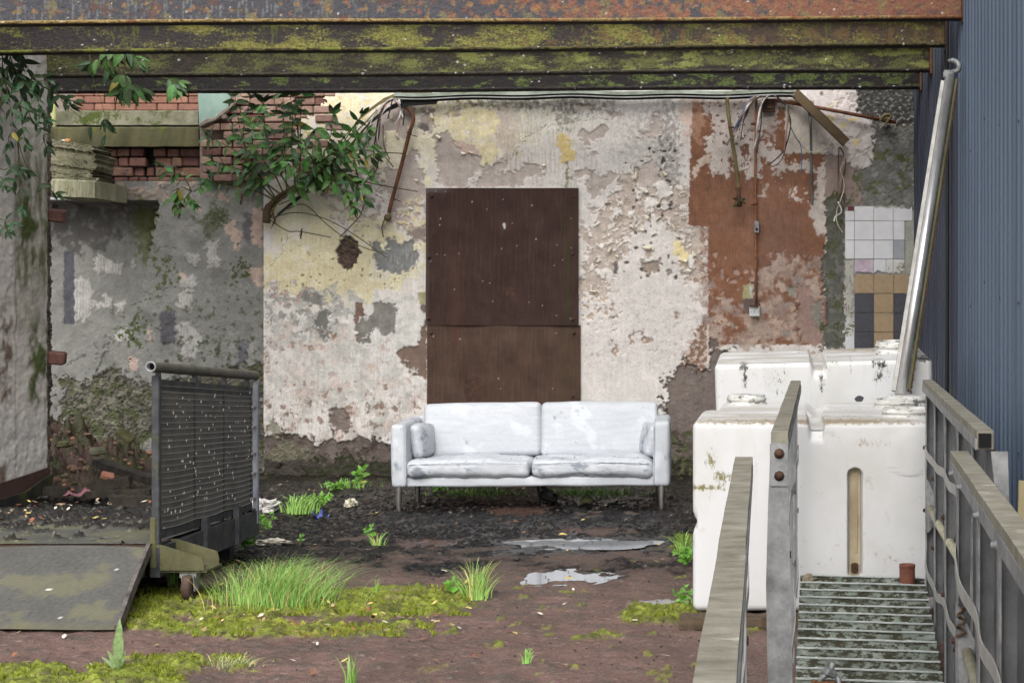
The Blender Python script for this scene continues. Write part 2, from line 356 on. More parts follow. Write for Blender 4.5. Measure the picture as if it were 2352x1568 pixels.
# ================================================================ GROUND
def c7(pts): return [(516.8+x/3.413, 1091+y/3.413) for x, y in pts]
def build_ground():
    vrows = np.concatenate([np.linspace(1600, 1440, 150), np.linspace(1439, 1070, 430)])
    Yr = np.concatenate([[-80, -10, 2.0, 4.0, 5.4], FL*EYE/(vrows-CY), [15.6, 18, 40, 200, 900]])
    Xc = np.concatenate([[-900, -120, -30, -12, -9], np.linspace(-7.6, 1.6, 640), [2.4, 6, 20, 120, 900]])
    X, Y = np.meshgrid(Xc, Yr)
    Ys = np.clip(Y, 3.0, 30); U = CX+FL*X/Ys; V = CY+FL*EYE/Ys
    p = Paint(X*100, Y*100, (108, 83, 74))            # relief noise in centimetres on the ground
    u = U+9*p.w1; v = V+2.2*p.w2; v2 = V+5*p.g1
    n1 = N(X, Y, 1.1, 31); n2 = N(X, Y, .32, 32); n3 = N(X, Y, .12, 33, 'r'); n4 = N(X, Y, 3.0, 34)
    col = p.col*(1+.10*n1+.07*n3)[..., None]; h = .004*n2+.0012*n3
    def mix(m, c, var=.1):
        nonlocal col
        col = col*(1-m[..., None])+lin(c)*(1+var*n3)[..., None]*m[..., None]
    # grit over the red concrete
    mix(sst(.4, 1.3, n2+.5*n4)*.6, (82, 74, 66)); mix(sst(.9, 1.6, n3)*.45, (62, 53, 49))
    mix(sst(1.5, 2.1, N(X, Y, .07, 35, 'r'))*.6, (146, 128, 118))
    # brown-grey silt between the concrete and the mud
    silt = sst(1400, 1320, v2+16*n1)*sst(-.9, .3, n1+.5*n2); mix(silt*.75, (76, 64, 56))
    # black wet mud
    mud = sst(1318, 1262, v2+26*n1+8*n2)*(1-sst(1.1, 1.6, n1*.7+n2*.6-.25)*.8)
    mix(mud, (22, 20, 20), .4); lump = np.maximum(0, N(X, Y, .42, 36))+.6*np.maximum(0, N(X, Y, .16, 37, 'r'))
    h = h+mud*(.008*lump+.004*N(X, Y, .10, 38, 'r')-.006)
    left = sst(140, 320, -(U-640))*sst(1180, 1130, V); mix(left*.0, (40, 34, 30))
    # drier brown soil strip at the foot of the wall
    mix(sst(1150, 1110, v2+10*n1)*.55, (44, 38, 33), .25)
    mix(sst(1.35, 1.6, N(X, Y, .2, 40, 'r'))*mud*.6, (64, 60, 56))
    mix(sst(2.2, 2.4, N(X, Y, .09, 41, 'r'))*mud*.7, (140, 132, 116))
    flat_ = sst(1225, 1240, V)*sst(1285, 1268, V)*sst(1100, 1160, U)*sst(1570, 1520, U); h = h*(1-.75*flat_)
    # wet reddish concrete showing through the mud near the sofa
    for pts in ([(1120, 1165), (1260, 1160), (1255, 1180), (1130, 1182)], [(900, 1240), (1040, 1236), (1050, 1252), (930, 1258)], [(1290, 1212), (1420, 1208), (1400, 1222), (1300, 1226)]):
        m = blur(inpoly(pts, u, v).astype(float)); mix(m*.9, (84, 62, 54)); h = h*(1-m)-.012*m
    # moss
    global DS; DS = .05
    moss_p = [[(285, 1432), (330, 1400), (410, 1378), (480, 1362), (560, 1375), (700, 1360), (800, 1348), (935, 1345), (1085, 1368), (1075, 1392), (980, 1412), (860, 1418), (720, 1418), (600, 1436), (450, 1450), (330, 1452)],
              [(430, 1440), (560, 1432), (720, 1430), (900, 1438), (1010, 1430), (1000, 1446), (800, 1462), (560, 1468), (430, 1462)],
              [(-40, 1535), (130, 1522), (300, 1528), (420, 1530), (560, 1514), (560, 1536), (420, 1550), (380, 1600), (-40, 1600)],
              [(300, 1522), (450, 1500), (560, 1516), (430, 1534)], [(1415, 1404), (1560, 1384), (1600, 1400), (1570, 1440), (1480, 1430)],
              [(1500, 1240), (1590, 1225), (1590, 1262), (1530, 1258)], [(1320, 1462), (1400, 1448), (1420, 1460), (1360, 1470)], [(1150, 1350), (1200, 1346), (1200, 1352)]]
    mo = np.zeros(U.shape)
    for pts in moss_p: mo = np.maximum(mo, blur(inpoly(pts, U+22*p.g1+8*p.w1, V+3.5*p.g2+2.5*p.w2).astype(float)))
    mo = mo*sst(-1.0, .5, n2*.8+.5*n3+.9*N(X, Y, .5, 48)+.35)
    mo = np.maximum(mo, sst(2.1, 2.3, N(X, Y, .5, 47)+.3*n3)*sst(1290, 1330, V)*sst(900, 1100, U)*.7)
    # rotten ochre plank sunk in the moss
    m = blur(inpoly([(560, 1424), (700, 1428), (880, 1440), (900, 1452), (780, 1462), (600, 1462)], u, v).astype(float))*sst(-.9, -.2, N(X, Y, .9, 44, 'f', .12)); mix(m*.85, (134, 100, 58), .3); h += m*.006
    mix(mo*.94, (104, 112, 30), .5); mix(mo*sst(.4, 1.2, n2)*.6, (64, 62, 24)); mix(mo*sst(.3, 1.3, N(X, Y, .5, 46))*.6, (112, 128, 28))
    h += mo*(.012+.004*n2+.005*n3)
    DS = .25
    # green film at the wall foot and under the sofa
    g = sst(1135, 1100, v2)*sst(.2, 1.0, n1); mix(g*.5, (52, 58, 28))
    # puddle beds
    PB = [[(1150, 1241), (1250, 1237), (1380, 1240), (1515, 1243), (1510, 1260), (1400, 1261), (1280, 1256), (1180, 1253)],
          [(1178, 1328), (1220, 1316), (1300, 1310), (1395, 1318), (1390, 1328), (1300, 1332), (1240, 1342), (1190, 1342)], [(1440, 1382), (1520, 1377), (1580, 1380), (1540, 1386), (1460, 1386)],
          [(1185, 1198), (1330, 1192), (1345, 1205), (1210, 1210)], [(560, 1160), (690, 1158), (700, 1168), (580, 1170)]]
    for pts in PB[:3]:
        m = blur(blur(inpoly(pts, U+5*p.w1+6*p.g1, V+1.2*p.w2+1.0*p.g2).astype(float))); h = h*(1-m)+m*(-.012+.003*n2); mix(m*.5, (60, 48, 44))
    pool = PB
    h = np.where((Y < 6.0), h-np.clip(6.0-Y, 0, 6)*.06, h)
    h[0:3] = -.36; edge = (Y > 15) | (X < -8.5) | (X > 1.7); h = np.where(edge, 0, h)
    co = np.stack([X, Y, h], -1)
    o = gridmesh('ground', co, col, M_GROUND, wet=np.clip(mud*sst(-.9, .3, n2+.4)*(1-mo), 0, 1)); tag(o, 'dark mud and red brown concrete yard floor with moss patches', None, None, 'structure')
    return o
ground = build_ground()
# water standing in the hollows
m_, t_, n_, b_ = mk('puddle_water'); b_.inputs['Base Color'].default_value = L4((124, 126, 128)); b_.inputs['Roughness'].default_value = .03; b_.inputs['Specular IOR Level'].default_value = .6  # pale base colour stands in for a bright reflection on the water
M_WATER = m_
for k, (u0, v0, u1, v1, lab) in enumerate([(1150, 1234, 1515, 1262, 'long shallow puddle on the mud in front of the sofa'), (1165, 1306, 1405, 1346, 'bright puddle on the red concrete nearest the camera'), (1430, 1374, 1585, 1390, 'thin puddle on the concrete beside the white tank')]):
    a, b = PG((u0+u1)/2, v1, 0), PG((u0+u1)/2, v0, 0); rx = (u1-u0)/2*a.y/FL; ry = (b.y-a.y)/2; cx, cy = a.x, (a.y+b.y)/2
    pts = [(cx+rx*math.cos(t)*(1+.12*math.sin(3*t+k)+.07*math.sin(7*t)), cy+ry*math.sin(t)*(1+.1*math.sin(5*t)), -.0020) for t in [2*math.pi*i/64 for i in range(64)]]
    tag(newmesh('puddle', pts, [tuple(range(64))], M_WATER), lab, None, None, 'structure')
# ================================================================ BACK WALL (painted)
YW = 14.0
A_ = lambda p: cp(1000, 340, p); B_ = lambda p: cp(1000, 900, p); C_ = lambda p: cp(1000, 1400, p)
D_ = lambda p: cp(2200, 340, p); E_ = lambda p: cp(2200, 900, p); F_ = lambda p: cp(2800, 900, p); G_ = lambda p: cp(1600, 340, p); H_ = lambda p: cp(2800, 340, p)
wall = thing('back_wall', 'long back wall of peeling white, yellow and brown paint behind the sofa', 'wall', (P(1350, 1090, YW)[0], YW, 0))
def build_wall():
    us = np.arange(606, 2106, 1.85); vs_ = np.arange(120, 1118, 1.85)
    U, V = np.meshgrid(us, vs_); p = Paint(U, V, (215, 208, 201), .004)
    fine = N(U, V, 9, 61, 'r'); mid = N(U, V, 70, 62); strk = N(U, V, 14, 63, 'f', 160); big = N(U, V, 320, 64)
    PUT = (184, 170, 160); WHT = (221, 212, 203); YEL = (229, 218, 176); YEL2 = (224, 205, 142); GRY = (124, 122, 115); BRN = (140, 90, 62); CRM = (203, 190, 180)
    # broad tints of the top coat
    p.blob(790, 590, 215, 110, (214, 203, 158), .95, .45, 120); p.blob(730, 640, 140, 60, (208, 194, 146), .8, .4, 60)
    p.blob(880, 300, 150, 120, (230, 219, 182), .9, .4, 100); p.blob(760, 300, 110, 130, (228, 214, 172), .9, .4, 90); p.blob(690, 480, 90, 60, (204, 200, 158), .8, .3, 60)
    p.blob(1120, 280, 130, 80, (230, 220, 178), .8, .4, 80); p.blob(1010, 300, 70, 90, (230, 221, 186), .8)
    p.blob(1250, 270, 140, 60, (208, 206, 190), .8); p.blob(1430, 420, 160, 120, (216, 211, 205), .5)
    p.blob(830, 810, 240, 110, (205, 201, 197), .7); p.blob(700, 830, 110, 100, (196, 190, 178), .5)
    # grime under the trunking and vertical run marks
    for (u, v, ru, rv, a) in [(1150, 236, 70, 14, .75), (1230, 240, 60, 12, .6), (1345, 242, 60, 20, .7), (1302, 262, 25, 34, .6), (1535, 300, 26, 70, .55), (1538, 400, 24, 60, .5), (1490, 330, 50, 70, .3), (1060, 236, 40, 10, .5), (1640, 240, 60, 14, .3), (1440, 226, 300, 9, .35)]:
        p.blob(u, v, ru, rv, (92, 90, 80), a, .9, 22)
    p.chips([(1090, 235), (1330, 235), (1330, 420), (1090, 400)], (178, 168, 152), 10, .55, None, sy=120, a=.5)
    p.chips([(1330, 230), (1570, 230), (1560, 520), (1330, 480)], (186, 182, 180), 16, .6, None, sy=90, a=.5)
    # pinkish beige skim around the curved crack
    p.poly(G_([(1000, 300), (1100, 260), (1250, 420), (1340, 540), (1260, 640), (1180, 760), (1040, 790), (985, 560)]), (200, 180, 164), None, 10, 8, .75)
    p.poly(G_([(690, 275), (860, 250), (1020, 280), (1040, 380), (975, 550), (1035, 700), (965, 835), (850, 825), (830, 650), (640, 565), (530, 470), (510, 400)]), (226, 212, 162), .005, 2.5)
    p.poly(G_([(560, 570), (700, 600), (830, 690), (830, 775), (740, 710), (660, 722), (600, 640)]), (204, 176, 158), .004, 1.5)
    p.chips(G_([(640, 420), (960, 330), (990, 560), (860, 640), (700, 560)]), (216, 208, 206), 12, .7, None, sy=40)
    # bare putty patches
    for pts in [G_([(370, 530), (470, 500), (530, 560), (620, 660), (660, 722), (740, 712), (830, 780), (850, 832), (960, 842), (1080, 772), (1150, 785), (1090, 860), (1000, 915), (880, 945), (850, 900), (720, 1000), (700, 1068), (560, 1072), (440, 1052), (400, 960), (380, 800)]),
                G_([(840, 960), (1000, 915), (1080, 895), (1300, 905), (1250, 832), (1350, 800), (1480, 845), (1520, 970), (1380, 940), (1290, 1010), (1250, 1072), (760, 1072)]),
                G_([(470, 290), (560, 240), (650, 250), (640, 310), (480, 355)]), G_([(1820, 190), (1960, 190), (2000, 250), (1850, 270)]), G_([(2200, 260), (2300, 290), (2330, 330), (2220, 340)]),
                G_([(1860, 500), (2000, 480), (2080, 415), (2180, 440), (2150, 545), (2020, 565), (1965, 640), (1900, 605)]), G_([(1960, 720), (2040, 685), (2080, 725), (2020, 762)]),
                G_([(1975, 880), (2080, 935), (2190, 905), (2290, 915), (2285, 990), (2200, 1012), (2130, 1100), (2035, 1210), (1950, 1070), (1980, 960), (1880, 990), (1770, 980), (1860, 900)]),
                G_([(1950, 1290), (2060, 1250), (2090, 1300), (2030, 1345), (1960, 1330)]), D_([(935, 500), (1050, 480), (1060, 330), (1100, 290), (1170, 380), (1170, 500), (1110, 545), (990, 540), (930, 555)]),
                A_([(1080, 640), (1170, 520), (1300, 310), (1410, 170), (1640, 170), (1710, 300), (1700, 420), (1650, 560), (1560, 580), (1490, 470), (1400, 480), (1430, 590), (1420, 700), (1440, 720), (1340, 740), (1280, 700), (1200, 740)]),
                A_([(1780, 190), (1900, 170), (1930, 260), (1900, 360), (1960, 420), (1840, 540), (1760, 420), (1800, 300)]),
                A_([(1410, 880), (1560, 870), (1600, 840), (1690, 660), (1740, 700), (1760, 860), (1840, 930), (1790, 1060), (1830, 1070), (1830, 1200), (1790, 1190), (1640, 1270), (1520, 1310), (1540, 1380), (1640, 1360), (1690, 1480), (1560, 1480), (1500, 1400), (1470, 1200), (1410, 1100)])]:
        p.poly(pts, PUT, -.002, 3.2, 2, 1, .05)
    p.chips(A_([(780, 1000), (1250, 850), (1400, 1000), (1450, 1300), (1300, 1560), (900, 1500), (760, 1300)]), PUT, 34, .45, -.002)
    p.chips(A_([(1050, 850), (1400, 850), (1450, 1000), (1000, 1100)]), PUT, 26, .3, -.002)
    p.chips(A_([(1480, 1150), (1840, 1150), (1840, 1568), (1500, 1568)]), (186, 168, 156), 30, .1, -.002); p.chips(A_([(1500, 1200), (1840, 1200), (1840, 1568), (1600, 1568)]), YEL2, 24, .8, .005)
    p.chips(A_([(800, 100), (1400, 100), (1150, 420), (700, 500)]), YEL2, 30, .7, None); p.chips(A_([(540, 300), (1100, 300), (900, 560), (480, 700)]), (216, 206, 204), 40, .5, None)
    p.chips(A_([(1900, 150), (2300, 150), (2300, 480), (1900, 500)]), YEL2, 40, 1.0, None)
    # big flaking area right of the sheet
    FA = D_([(300, 1440), (400, 1500), (470, 1420), (560, 1260), (640, 1120), (720, 1100), (740, 960), (860, 900), (1040, 775), (1120, 850), (1200, 940), (1270, 1050), (1440, 1070), (1440, 1460), (1650, 1490), (1650, 2050), (1390, 2060), (1370, 1800), (1300, 1560), (1100, 1370), (980, 1380), (960, 1520), (800, 1600), (790, 1760), (640, 1880), (620, 2040), (580, 2200), (300, 2180), (300, 1900), (420, 1730), (310, 1620)])
    p.poly(FA, (190, 173, 159), -.002, 4.5, 4, 1, .07); p.chips(FA, WHT, 52, .8, .005); p.chips(FA, (176, 158, 143), 46, 1.0, -.004, soft=.3); p.chips(D_([(600, 1150), (1440, 1100), (1440, 1600), (640, 1800)]), WHT, 24, 1.35, .006)
    p.poly(D_([(1040, 790), (1110, 860), (1190, 960), (1140, 1010), (1090, 1030), (1080, 1150), (990, 1100), (900, 1020), (910, 930)]), (192, 178, 168), -.001, 2)
    for pts in [D_([(890, 1040), (1000, 1080), (1020, 1130), (960, 1120)]), D_([(1090, 1030), (1190, 1000), (1250, 1060), (1280, 1160), (1200, 1180), (1120, 1140)]), D_([(980, 1200), (1060, 1170), (1130, 1210), (1150, 1260), (1080, 1270), (990, 1290)]), D_([(1180, 1240), (1270, 1230), (1290, 1280), (1200, 1310)]), D_([(645, 1290), (710, 1270), (740, 1350), (670, 1370)]), D_([(820, 1330), (870, 1310), (870, 1370), (840, 1390)]),
                E_([(490, 470), (570, 450), (620, 500), (540, 560), (490, 520)]), E_([(300, 450), (380, 500), (360, 560), (300, 540)]), E_([(470, 350), (530, 320), (530, 390), (490, 400)]), E_([(1440, 300), (1500, 320), (1530, 450), (1490, 475), (1450, 420)]), E_([(600, 90), (640, 80), (630, 130), (600, 130)])]:
        p.poly(pts, (222, 216, 208), .007, 2.2)
    p.poly(E_([(955, 370), (1050, 392), (1170, 350), (1135, 480), (1030, 540), (970, 470)]), (160, 142, 128), -.006, 3); p.poly(E_([(990, 260), (1060, 240), (1070, 330), (1000, 350)]), (176, 160, 146), -.003, 3)
    p.poly(E_([(660, 400), (712, 385), (710, 510), (660, 512)]), (106, 98, 95), -.006, 1.5); p.poly(E_([(1222, 450), (1280, 490), (1232, 530)]), (150, 136, 124), -.004, 1.5)
    p.poly(E_([(1290, 150), (1370, 170), (1382, 260), (1445, 300), (1440, 385), (1390, 392), (1290, 280)]), (229, 209, 145), .006, 4)
    p.poly(G_([(1650, 540), (1700, 505), (1762, 530), (1788, 590), (1770, 650), (1852, 700), (1835, 775), (1745, 805), (1635, 832), (1700, 720), (1655, 640)]), (215, 188, 116), .006, 2.5)
    p.chips(E_([(310, 720), (640, 640), (740, 960), (460, 1060), (310, 1000)]), (190, 164, 140), 26, .55, -.002)
    for pts in [E_([(640, 960), (690, 935), (700, 1000), (650, 1010)]), E_([(820, 1130), (880, 1110), (870, 1180), (850, 1260)]), E_([(900, 1120), (980, 1100), (970, 1130)]), E_([(940, 1190), (1050, 1190), (1040, 1230), (950, 1230)]), E_([(650, 1200), (700, 1260), (700, 1340), (650, 1380), (670, 1280)]), E_([(1310, 900), (1350, 940), (1330, 990), (1300, 980)])]:
        p.poly(pts, (168, 142, 122), -.003, 3)
    p.chips(E_([(560, 660), (1640, 660), (1640, 1500), (340, 1500), (340, 1060)]), (190, 184, 177), 24, 1.25, None, a=.7); p.chips(E_([(560, 660), (1640, 660), (1640, 1560), (340, 1560)]), (186, 172, 158), 12, 1.75, None, a=.7)
    rg = np.random.default_rng(5)
    for i in range(46): u, v = rg.uniform(1430, 1560), rg.uniform(375, 640); r = rg.uniform(1.5, 4.5); p.poly([(u-r, v-r*.7), (u+r*.6, v-r), (u+r, v+r*.6), (u-r*.5, v+r)], (98, 88, 84), -.006, 1.2)
    for (x, y, r) in [(1040, 668, 17), (1085, 700, 16), (1118, 658, 8), (1195, 700, 10), (1310, 695, 22), (1255, 692, 11), (960, 795, 20), (1185, 785, 34), (1290, 795, 10), (865, 1105, 26), (1190, 1420, 14), (895, 872, 12)]:
        u, v = D_([(x, y)])[0]; r *= .22; p.poly([(u+r*math.cos(a)*rg.uniform(.6, 1.1), v+r*math.sin(a)*rg.uniform(.6, 1.1)) for a in np.arange(0, 6.28, .8)], (84, 76, 74), -.008, 1.2)
    p.poly(A_([(1785, 410), (1860, 405), (1875, 480), (1820, 500), (1780, 470)]), (110, 104, 100), -.006, 2)
    p.spots(70, (640, 540, 960, 690), (1.2, 3.2), (128, 116, 96), -.003, 3); p.spots(40, (1350, 690, 1640, 860), (1.5, 4), (192, 184, 176), .0, 4); p.spots(26, (1000, 240, 1560, 420), (1, 2.4), (150, 140, 128), None, 6)
    # left half: cement and plaster repairs
    p.chips(B_([(150, 690), (420, 640), (900, 670), (1180, 700), (1180, 800), (900, 1250), (150, 1150)]), (176, 174, 165), 60, -.2, .002); p.chips(B_([(150, 690), (900, 670), (900, 1250), (150, 1150)]), (150, 148, 140), 40, .8, .0)
    p.chips(B_([(1240, 690), (1790, 680), (1770, 1270), (1240, 1270)]), (196, 194, 186), 50, .1, .003)
    p.poly(B_([(910, 260), (950, 150), (1010, 115), (1080, 130), (1150, 250), (1145, 340), (1080, 420), (1030, 490), (970, 460), (920, 400)]), (92, 74, 64), -.014, 2, 0, 1, .12, .004)
    p.poly(B_([(1250, 180), (1330, 155), (1370, 190), (1430, 140), (1520, 150), (1560, 210), (1640, 160), (1740, 150), (1772, 260), (1760, 370), (1640, 490), (1510, 510), (1430, 480), (1360, 490), (1340, 430), (1300, 380), (1290, 240)]), (126, 128, 127), -.003, 3)
    p.chips(B_([(1300, 250), (1760, 260), (1700, 470), (1350, 480)]), (152, 153, 150), 6, .4, None, sy=70, a=.7)
    for pts in [B_([(1365, 190), (1430, 165), (1430, 255), (1370, 260)]), B_([(1705, 190), (1740, 180), (1770, 250), (1710, 265)]), B_([(1540, 100), (1640, 80), (1640, 160), (1580, 210)])]: p.poly(pts, YEL, .006, 2.5)
    p.poly(B_([(1625, 90), (1720, 40), (1840, 60), (1840, 180), (1720, 150)]), (150, 132, 122), -.004, 2.5)
    p.poly(B_([(530, 690), (640, 700), (745, 740), (745, 855), (640, 830), (560, 800)]), (128, 125, 119), -.001, 3); p.poly(B_([(720, 900), (820, 850), (832, 1040), (800, 1195), (740, 1190), (690, 1110), (640, 1050), (700, 960)]), (120, 118, 111), -.001, 3)
    p.poly(B_([(1310, 800), (1460, 810), (1532, 870), (1515, 1120), (1395, 1170), (1340, 1080), (1260, 1110), (1255, 1240), (1160, 1235), (1110, 1190), (1100, 1030), (1180, 955), (1230, 990), (1290, 900)]), (128, 125, 117), -.002, 2.5, 0, 1, .08)
    p.poly(B_([(1100, 815), (1170, 815), (1192, 950), (1140, 960), (1110, 1050), (1088, 1020), (1100, 930)]), (124, 96, 82), -.004, 1.5); p.poly(B_([(1100, 1130), (1130, 1130), (1130, 1230), (1100, 1210)]), (124, 96, 82), -.004, 1.5)
    p.poly(B_([(830, 1110), (880, 1120), (910, 1180), (880, 1200), (850, 1170)]), (150, 100, 78), 0, 3); p.poly(B_([(1760, 700), (1845, 690), (1845, 830), (1775, 826)]), (160, 155, 108), .006, .8); p.poly(B_([(1775, 832), (1845, 830), (1845, 928), (1800, 915)]), (116, 104, 100), .002, .8)
    p.poly(B_([(1845, 985), (1795, 1060), (1775, 1200), (1750, 1270), (1650, 1270), (1560, 1300), (1535, 1340), (1580, 1430), (1640, 1510), (1740, 1570), (1850, 1620)]), (124, 100, 86), -.006, 2, 0, 1, .05)
    # lower left: pink, grey and brown ghosts
    LL = C_([(150, -260), (700, -300), (1000, -120), (1400, -60), (1650, 200), (1850, 300), (1850, 620), (1700, 760), (1500, 980), (1000, 960), (150, 900)])
    p.chips(LL, (203, 182, 170), 120, .1, .003, soft=.9, a=.8); p.chips(LL, (190, 186, 178), 100, .2, .004, soft=.5); p.chips(LL, (188, 160, 144), 50, 1.2, .001, soft=.8, a=.7); p.chips(LL, (176, 172, 164), 8, .7, None, sy=90, a=.5)
    p.chips(C_([(150, 380), (1500, 300), (1850, 600), (1500, 980), (150, 900)]), (142, 106, 86), 60, .95, .0, soft=.7, a=.8); p.chips(C_([(150, 560), (1500, 520), (1500, 980), (150, 900)]), (128, 100, 84), 36, .8, -.001, sy=90, soft=.8, a=.8)
    p.chips(B_([(150, 1010), (300, 1090), (700, 1180), (760, 1330), (300, 1400), (150, 1568)]), (152, 112, 88), 50, .8, .0, soft=.7, a=.8); p.poly(B_([(150, 1190), (190, 1180), (180, 1330), (195, 1450), (150, 1520)]), (142, 100, 76), 0, 6, 0, .7)
    p.chips(B_([(150, 680), (620, 640), (640, 780), (150, 790)]), (176, 150, 140), 30, .5, None); p.poly(C_([(840, 585), (990, 620), (1050, 720), (1040, 860), (900, 830), (830, 750)]), (120, 104, 96), -.008, 2.5, 0, .95, .08, .002)
    # damp plinth at the foot
    FOOT = C_([(130, 760), (160, 900), (300, 905), (380, 882), (560, 900), (700, 990), (870, 930), (900, 962), (1000, 930), (1200, 915), (1300, 960), (1450, 990), (1800, 1000), (2300, 960), (2900, 980)])+[(1300, 1010), (1500, 985), (1532, 950), (1536, 880), (1552, 846), (1575, 828), (1600, 845), (1632, 850), (1640, 700), (1650, 690), (1655, 810), (1720, 830), (1720, 1140), (600, 1140)]
    p.poly(FOOT, (98, 85, 78), -.012, 2.2, 2, 1, .08, .0012); p.chips(FOOT, (114, 101, 94), 90, .2, -.009, soft=.5); p.chips(FOOT, (78, 67, 60), 70, .9, -.016, soft=.4, hr=.002)
    p.poly([(1536, 880), (1552, 846), (1575, 835), (1600, 850), (1632, 856), (1640, 700), (1652, 700), (1656, 815), (1720, 835), (1720, 985), (1640, 1000), (1536, 990)], (124, 110, 102), -.010, 2.2, 2, .85, .06, .0012)
    p.poly(C_([(300, 960), (420, 950), (640, 1080), (700, 1160), (500, 1170), (200, 1180), (160, 1110)]), (112, 108, 86), -.006, 4, 0, .9, .1, .003); p.poly(C_([(170, 760), (260, 740), (330, 800), (310, 900), (230, 890)]), (140, 136, 112), -.004, 3, 0, .85)
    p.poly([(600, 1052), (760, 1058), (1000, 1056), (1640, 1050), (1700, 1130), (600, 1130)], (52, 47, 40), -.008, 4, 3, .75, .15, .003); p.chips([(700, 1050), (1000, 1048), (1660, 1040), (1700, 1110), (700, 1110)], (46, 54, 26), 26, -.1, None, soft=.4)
    p.chips([(1540, 985), (1700, 985), (1700, 1110), (1540, 1110)], (86, 88, 58), 40, 0, None, soft=.5); p.poly(C_([(245, 1230), (330, 1210), (300, 1260)]), (30, 34, 22), -.02, 2); p.poly(C_([(510, 1220), (590, 1235), (545, 1265)]), (24, 28, 16), -.02, 2)
    # right: brown painted bay
    BAY = D_([(1490, 185), (1700, 170), (2400, 160), (2900, 180)])+H_([(1310, 720), (1310, 1300)])+F_([(1310, 160), (1290, 330), (1290, 700), (1290, 1250), (90, 1250), (85, 30)])+D_([(1650, 1492), (1445, 1462), (1460, 900)])
    p.poly(BAY, BRN, .003, 1.2, 0, 1, .06)
    p.blob(1740, 520, 110, 190, (146, 100, 78), .5, .4, 100); p.blob(1660, 640, 60, 130, (140, 88, 58), .6); p.blob(1800, 580, 60, 120, (124, 88, 74), .5); p.chips(BAY, (104, 74, 60), 7, .8, None, sy=110, a=.4)
    p.poly(H_([(20, 175), (300, 165), (650, 170), (880, 190), (885, 260), (820, 275), (790, 400), (760, 330), (690, 420), (640, 520), (615, 640), (660, 600), (740, 540), (745, 610), (700, 700), (770, 640), (850, 690), (880, 800), (800, 900), (700, 800), (620, 760), (640, 950), (560, 1000), (500, 1000), (485, 800), (520, 690), (490, 630), (430, 640), (440, 720), (470, 800), (465, 900), (400, 915), (330, 860), (290, 965), (230, 940), (165, 940), (100, 880), (130, 740), (60, 680), (80, 560), (125, 480), (130, 350), (60, 290), (10, 250)]), CRM, .006, 4.5, 3, 1, .04)
    p.chips(H_([(100, 200), (620, 200), (620, 900), (150, 900)]), (120, 84, 66), 22, 1.2, .003); p.poly(H_([(680, 300), (800, 300), (830, 420), (700, 540), (640, 560)]), (178, 166, 160), .005, 8, 4, .8); p.blob(1590, 270, 30, 60, (196, 150, 120), .5)
    p.poly(D_([(1500, 860), (1560, 790), (1640, 740), (1690, 745), (1640, 830), (1560, 860), (1530, 980), (1490, 980)]), (200, 178, 158), .005, 3.5)
    p.poly(H_([(300, 760), (335, 750), (345, 870), (320, 850)]), BRN, .003, 2); p.poly(H_([(430, 640), (520, 650), (500, 720), (440, 720)]), (124, 84, 66), .003, 3)
    p.poly(H_([(800, 900), (880, 820), (1000, 830), (1140, 780), (1190, 880), (1240, 890), (1290, 765), (1315, 780), (1312, 1300), (1320, 1400), (1328, 1568), (1205, 1568), (1190, 1450), (1120, 1320), (1190, 1220), (1230, 1100), (1200, 1040), (1230, 960), (1210, 910), (1050, 880), (960, 890), (840, 900), (830, 970), (770, 960)]), (196, 182, 170), .006, 4, 0, 1, .05)
    p.poly(H_([(890, 200), (1330, 270), (1325, 725), (1160, 715), (885, 718)]), (198, 187, 175), .006, 1.5, 0, 1, .05); p.chips(H_([(900, 260), (1320, 300), (1320, 720), (900, 710)]), (214, 200, 148), 24, 1.5, None)
    p.chips(H_([(930, 1120), (1050, 1120), (1040, 1200), (930, 1190)]), CRM, 20, -.6, .005); p.poly(H_([(650, 1100), (715, 1025), (725, 1040), (680, 1110), (690, 1180), (590, 1165), (600, 1145), (650, 1150)]), (176, 156, 140), .004, 1.5)
    for (x, y, rx, ry) in [(160, 310, 25, 32), (265, 340, 18, 20), (150, 410, 18, 35), (230, 510, 22, 60), (380, 490, 36, 34), (475, 480, 26, 26), (290, 565, 16, 24), (350, 590, 45, 28), (430, 545, 12, 12)]:
        p.poly(F_([(x+rx*math.cos(a), y+ry*math.sin(a)) for a in np.arange(0, 6.28, .6)]), (168, 132, 116), -.003, 1)
    # lower bay: brown rubbed down to beige plaster
    LB = F_([(90, 560), (450, 900), (560, 420), (860, 330), (1240, 300), (1290, 700), (1290, 1260), (90, 1260)])
    p.chips(LB, (178, 152, 136), 130, -.9, .002, soft=1.6, a=.9); p.chips(LB, (190, 164, 142), 60, .4, .001, soft=1.2, a=.8); p.chips(LB, (150, 120, 108), 80, .6, .0, soft=.9, a=.8); p.chips(LB, (150, 144, 140), 60, 1.0, .002, soft=.7, a=.6)
    p.poly(F_([(1020, 620), (1080, 590), (1150, 630), (1180, 780), (1160, 900), (1280, 1080), (1280, 1250), (1060, 1250), (1020, 1000)]), (158, 126, 114), -.006, 3, 2, .9); p.poly(F_([(1180, 800), (1280, 780), (1275, 1060), (1200, 1070), (1160, 960)]), (134, 128, 118), -.002, 2.5); p.poly(F_([(900, 650), (990, 640), (1000, 740), (920, 740)]), (146, 144, 128), -.002, 2)
    p.poly(F_([(450, 630), (555, 630), (555, 770), (450, 768)]), (160, 156, 104), .006, .7); p.poly(F_([(520, 640), (555, 640), (550, 840), (530, 840)]), (186, 184, 180), .008, 1.2); p.poly(F_([(450, 770), (632, 770), (625, 905), (450, 905)]), (106, 86, 80), .004, .7); p.poly(F_([(450, 930), (490, 920), (525, 960), (515, 1040), (460, 1030)]), (170, 138, 122), -.003, 1.2)
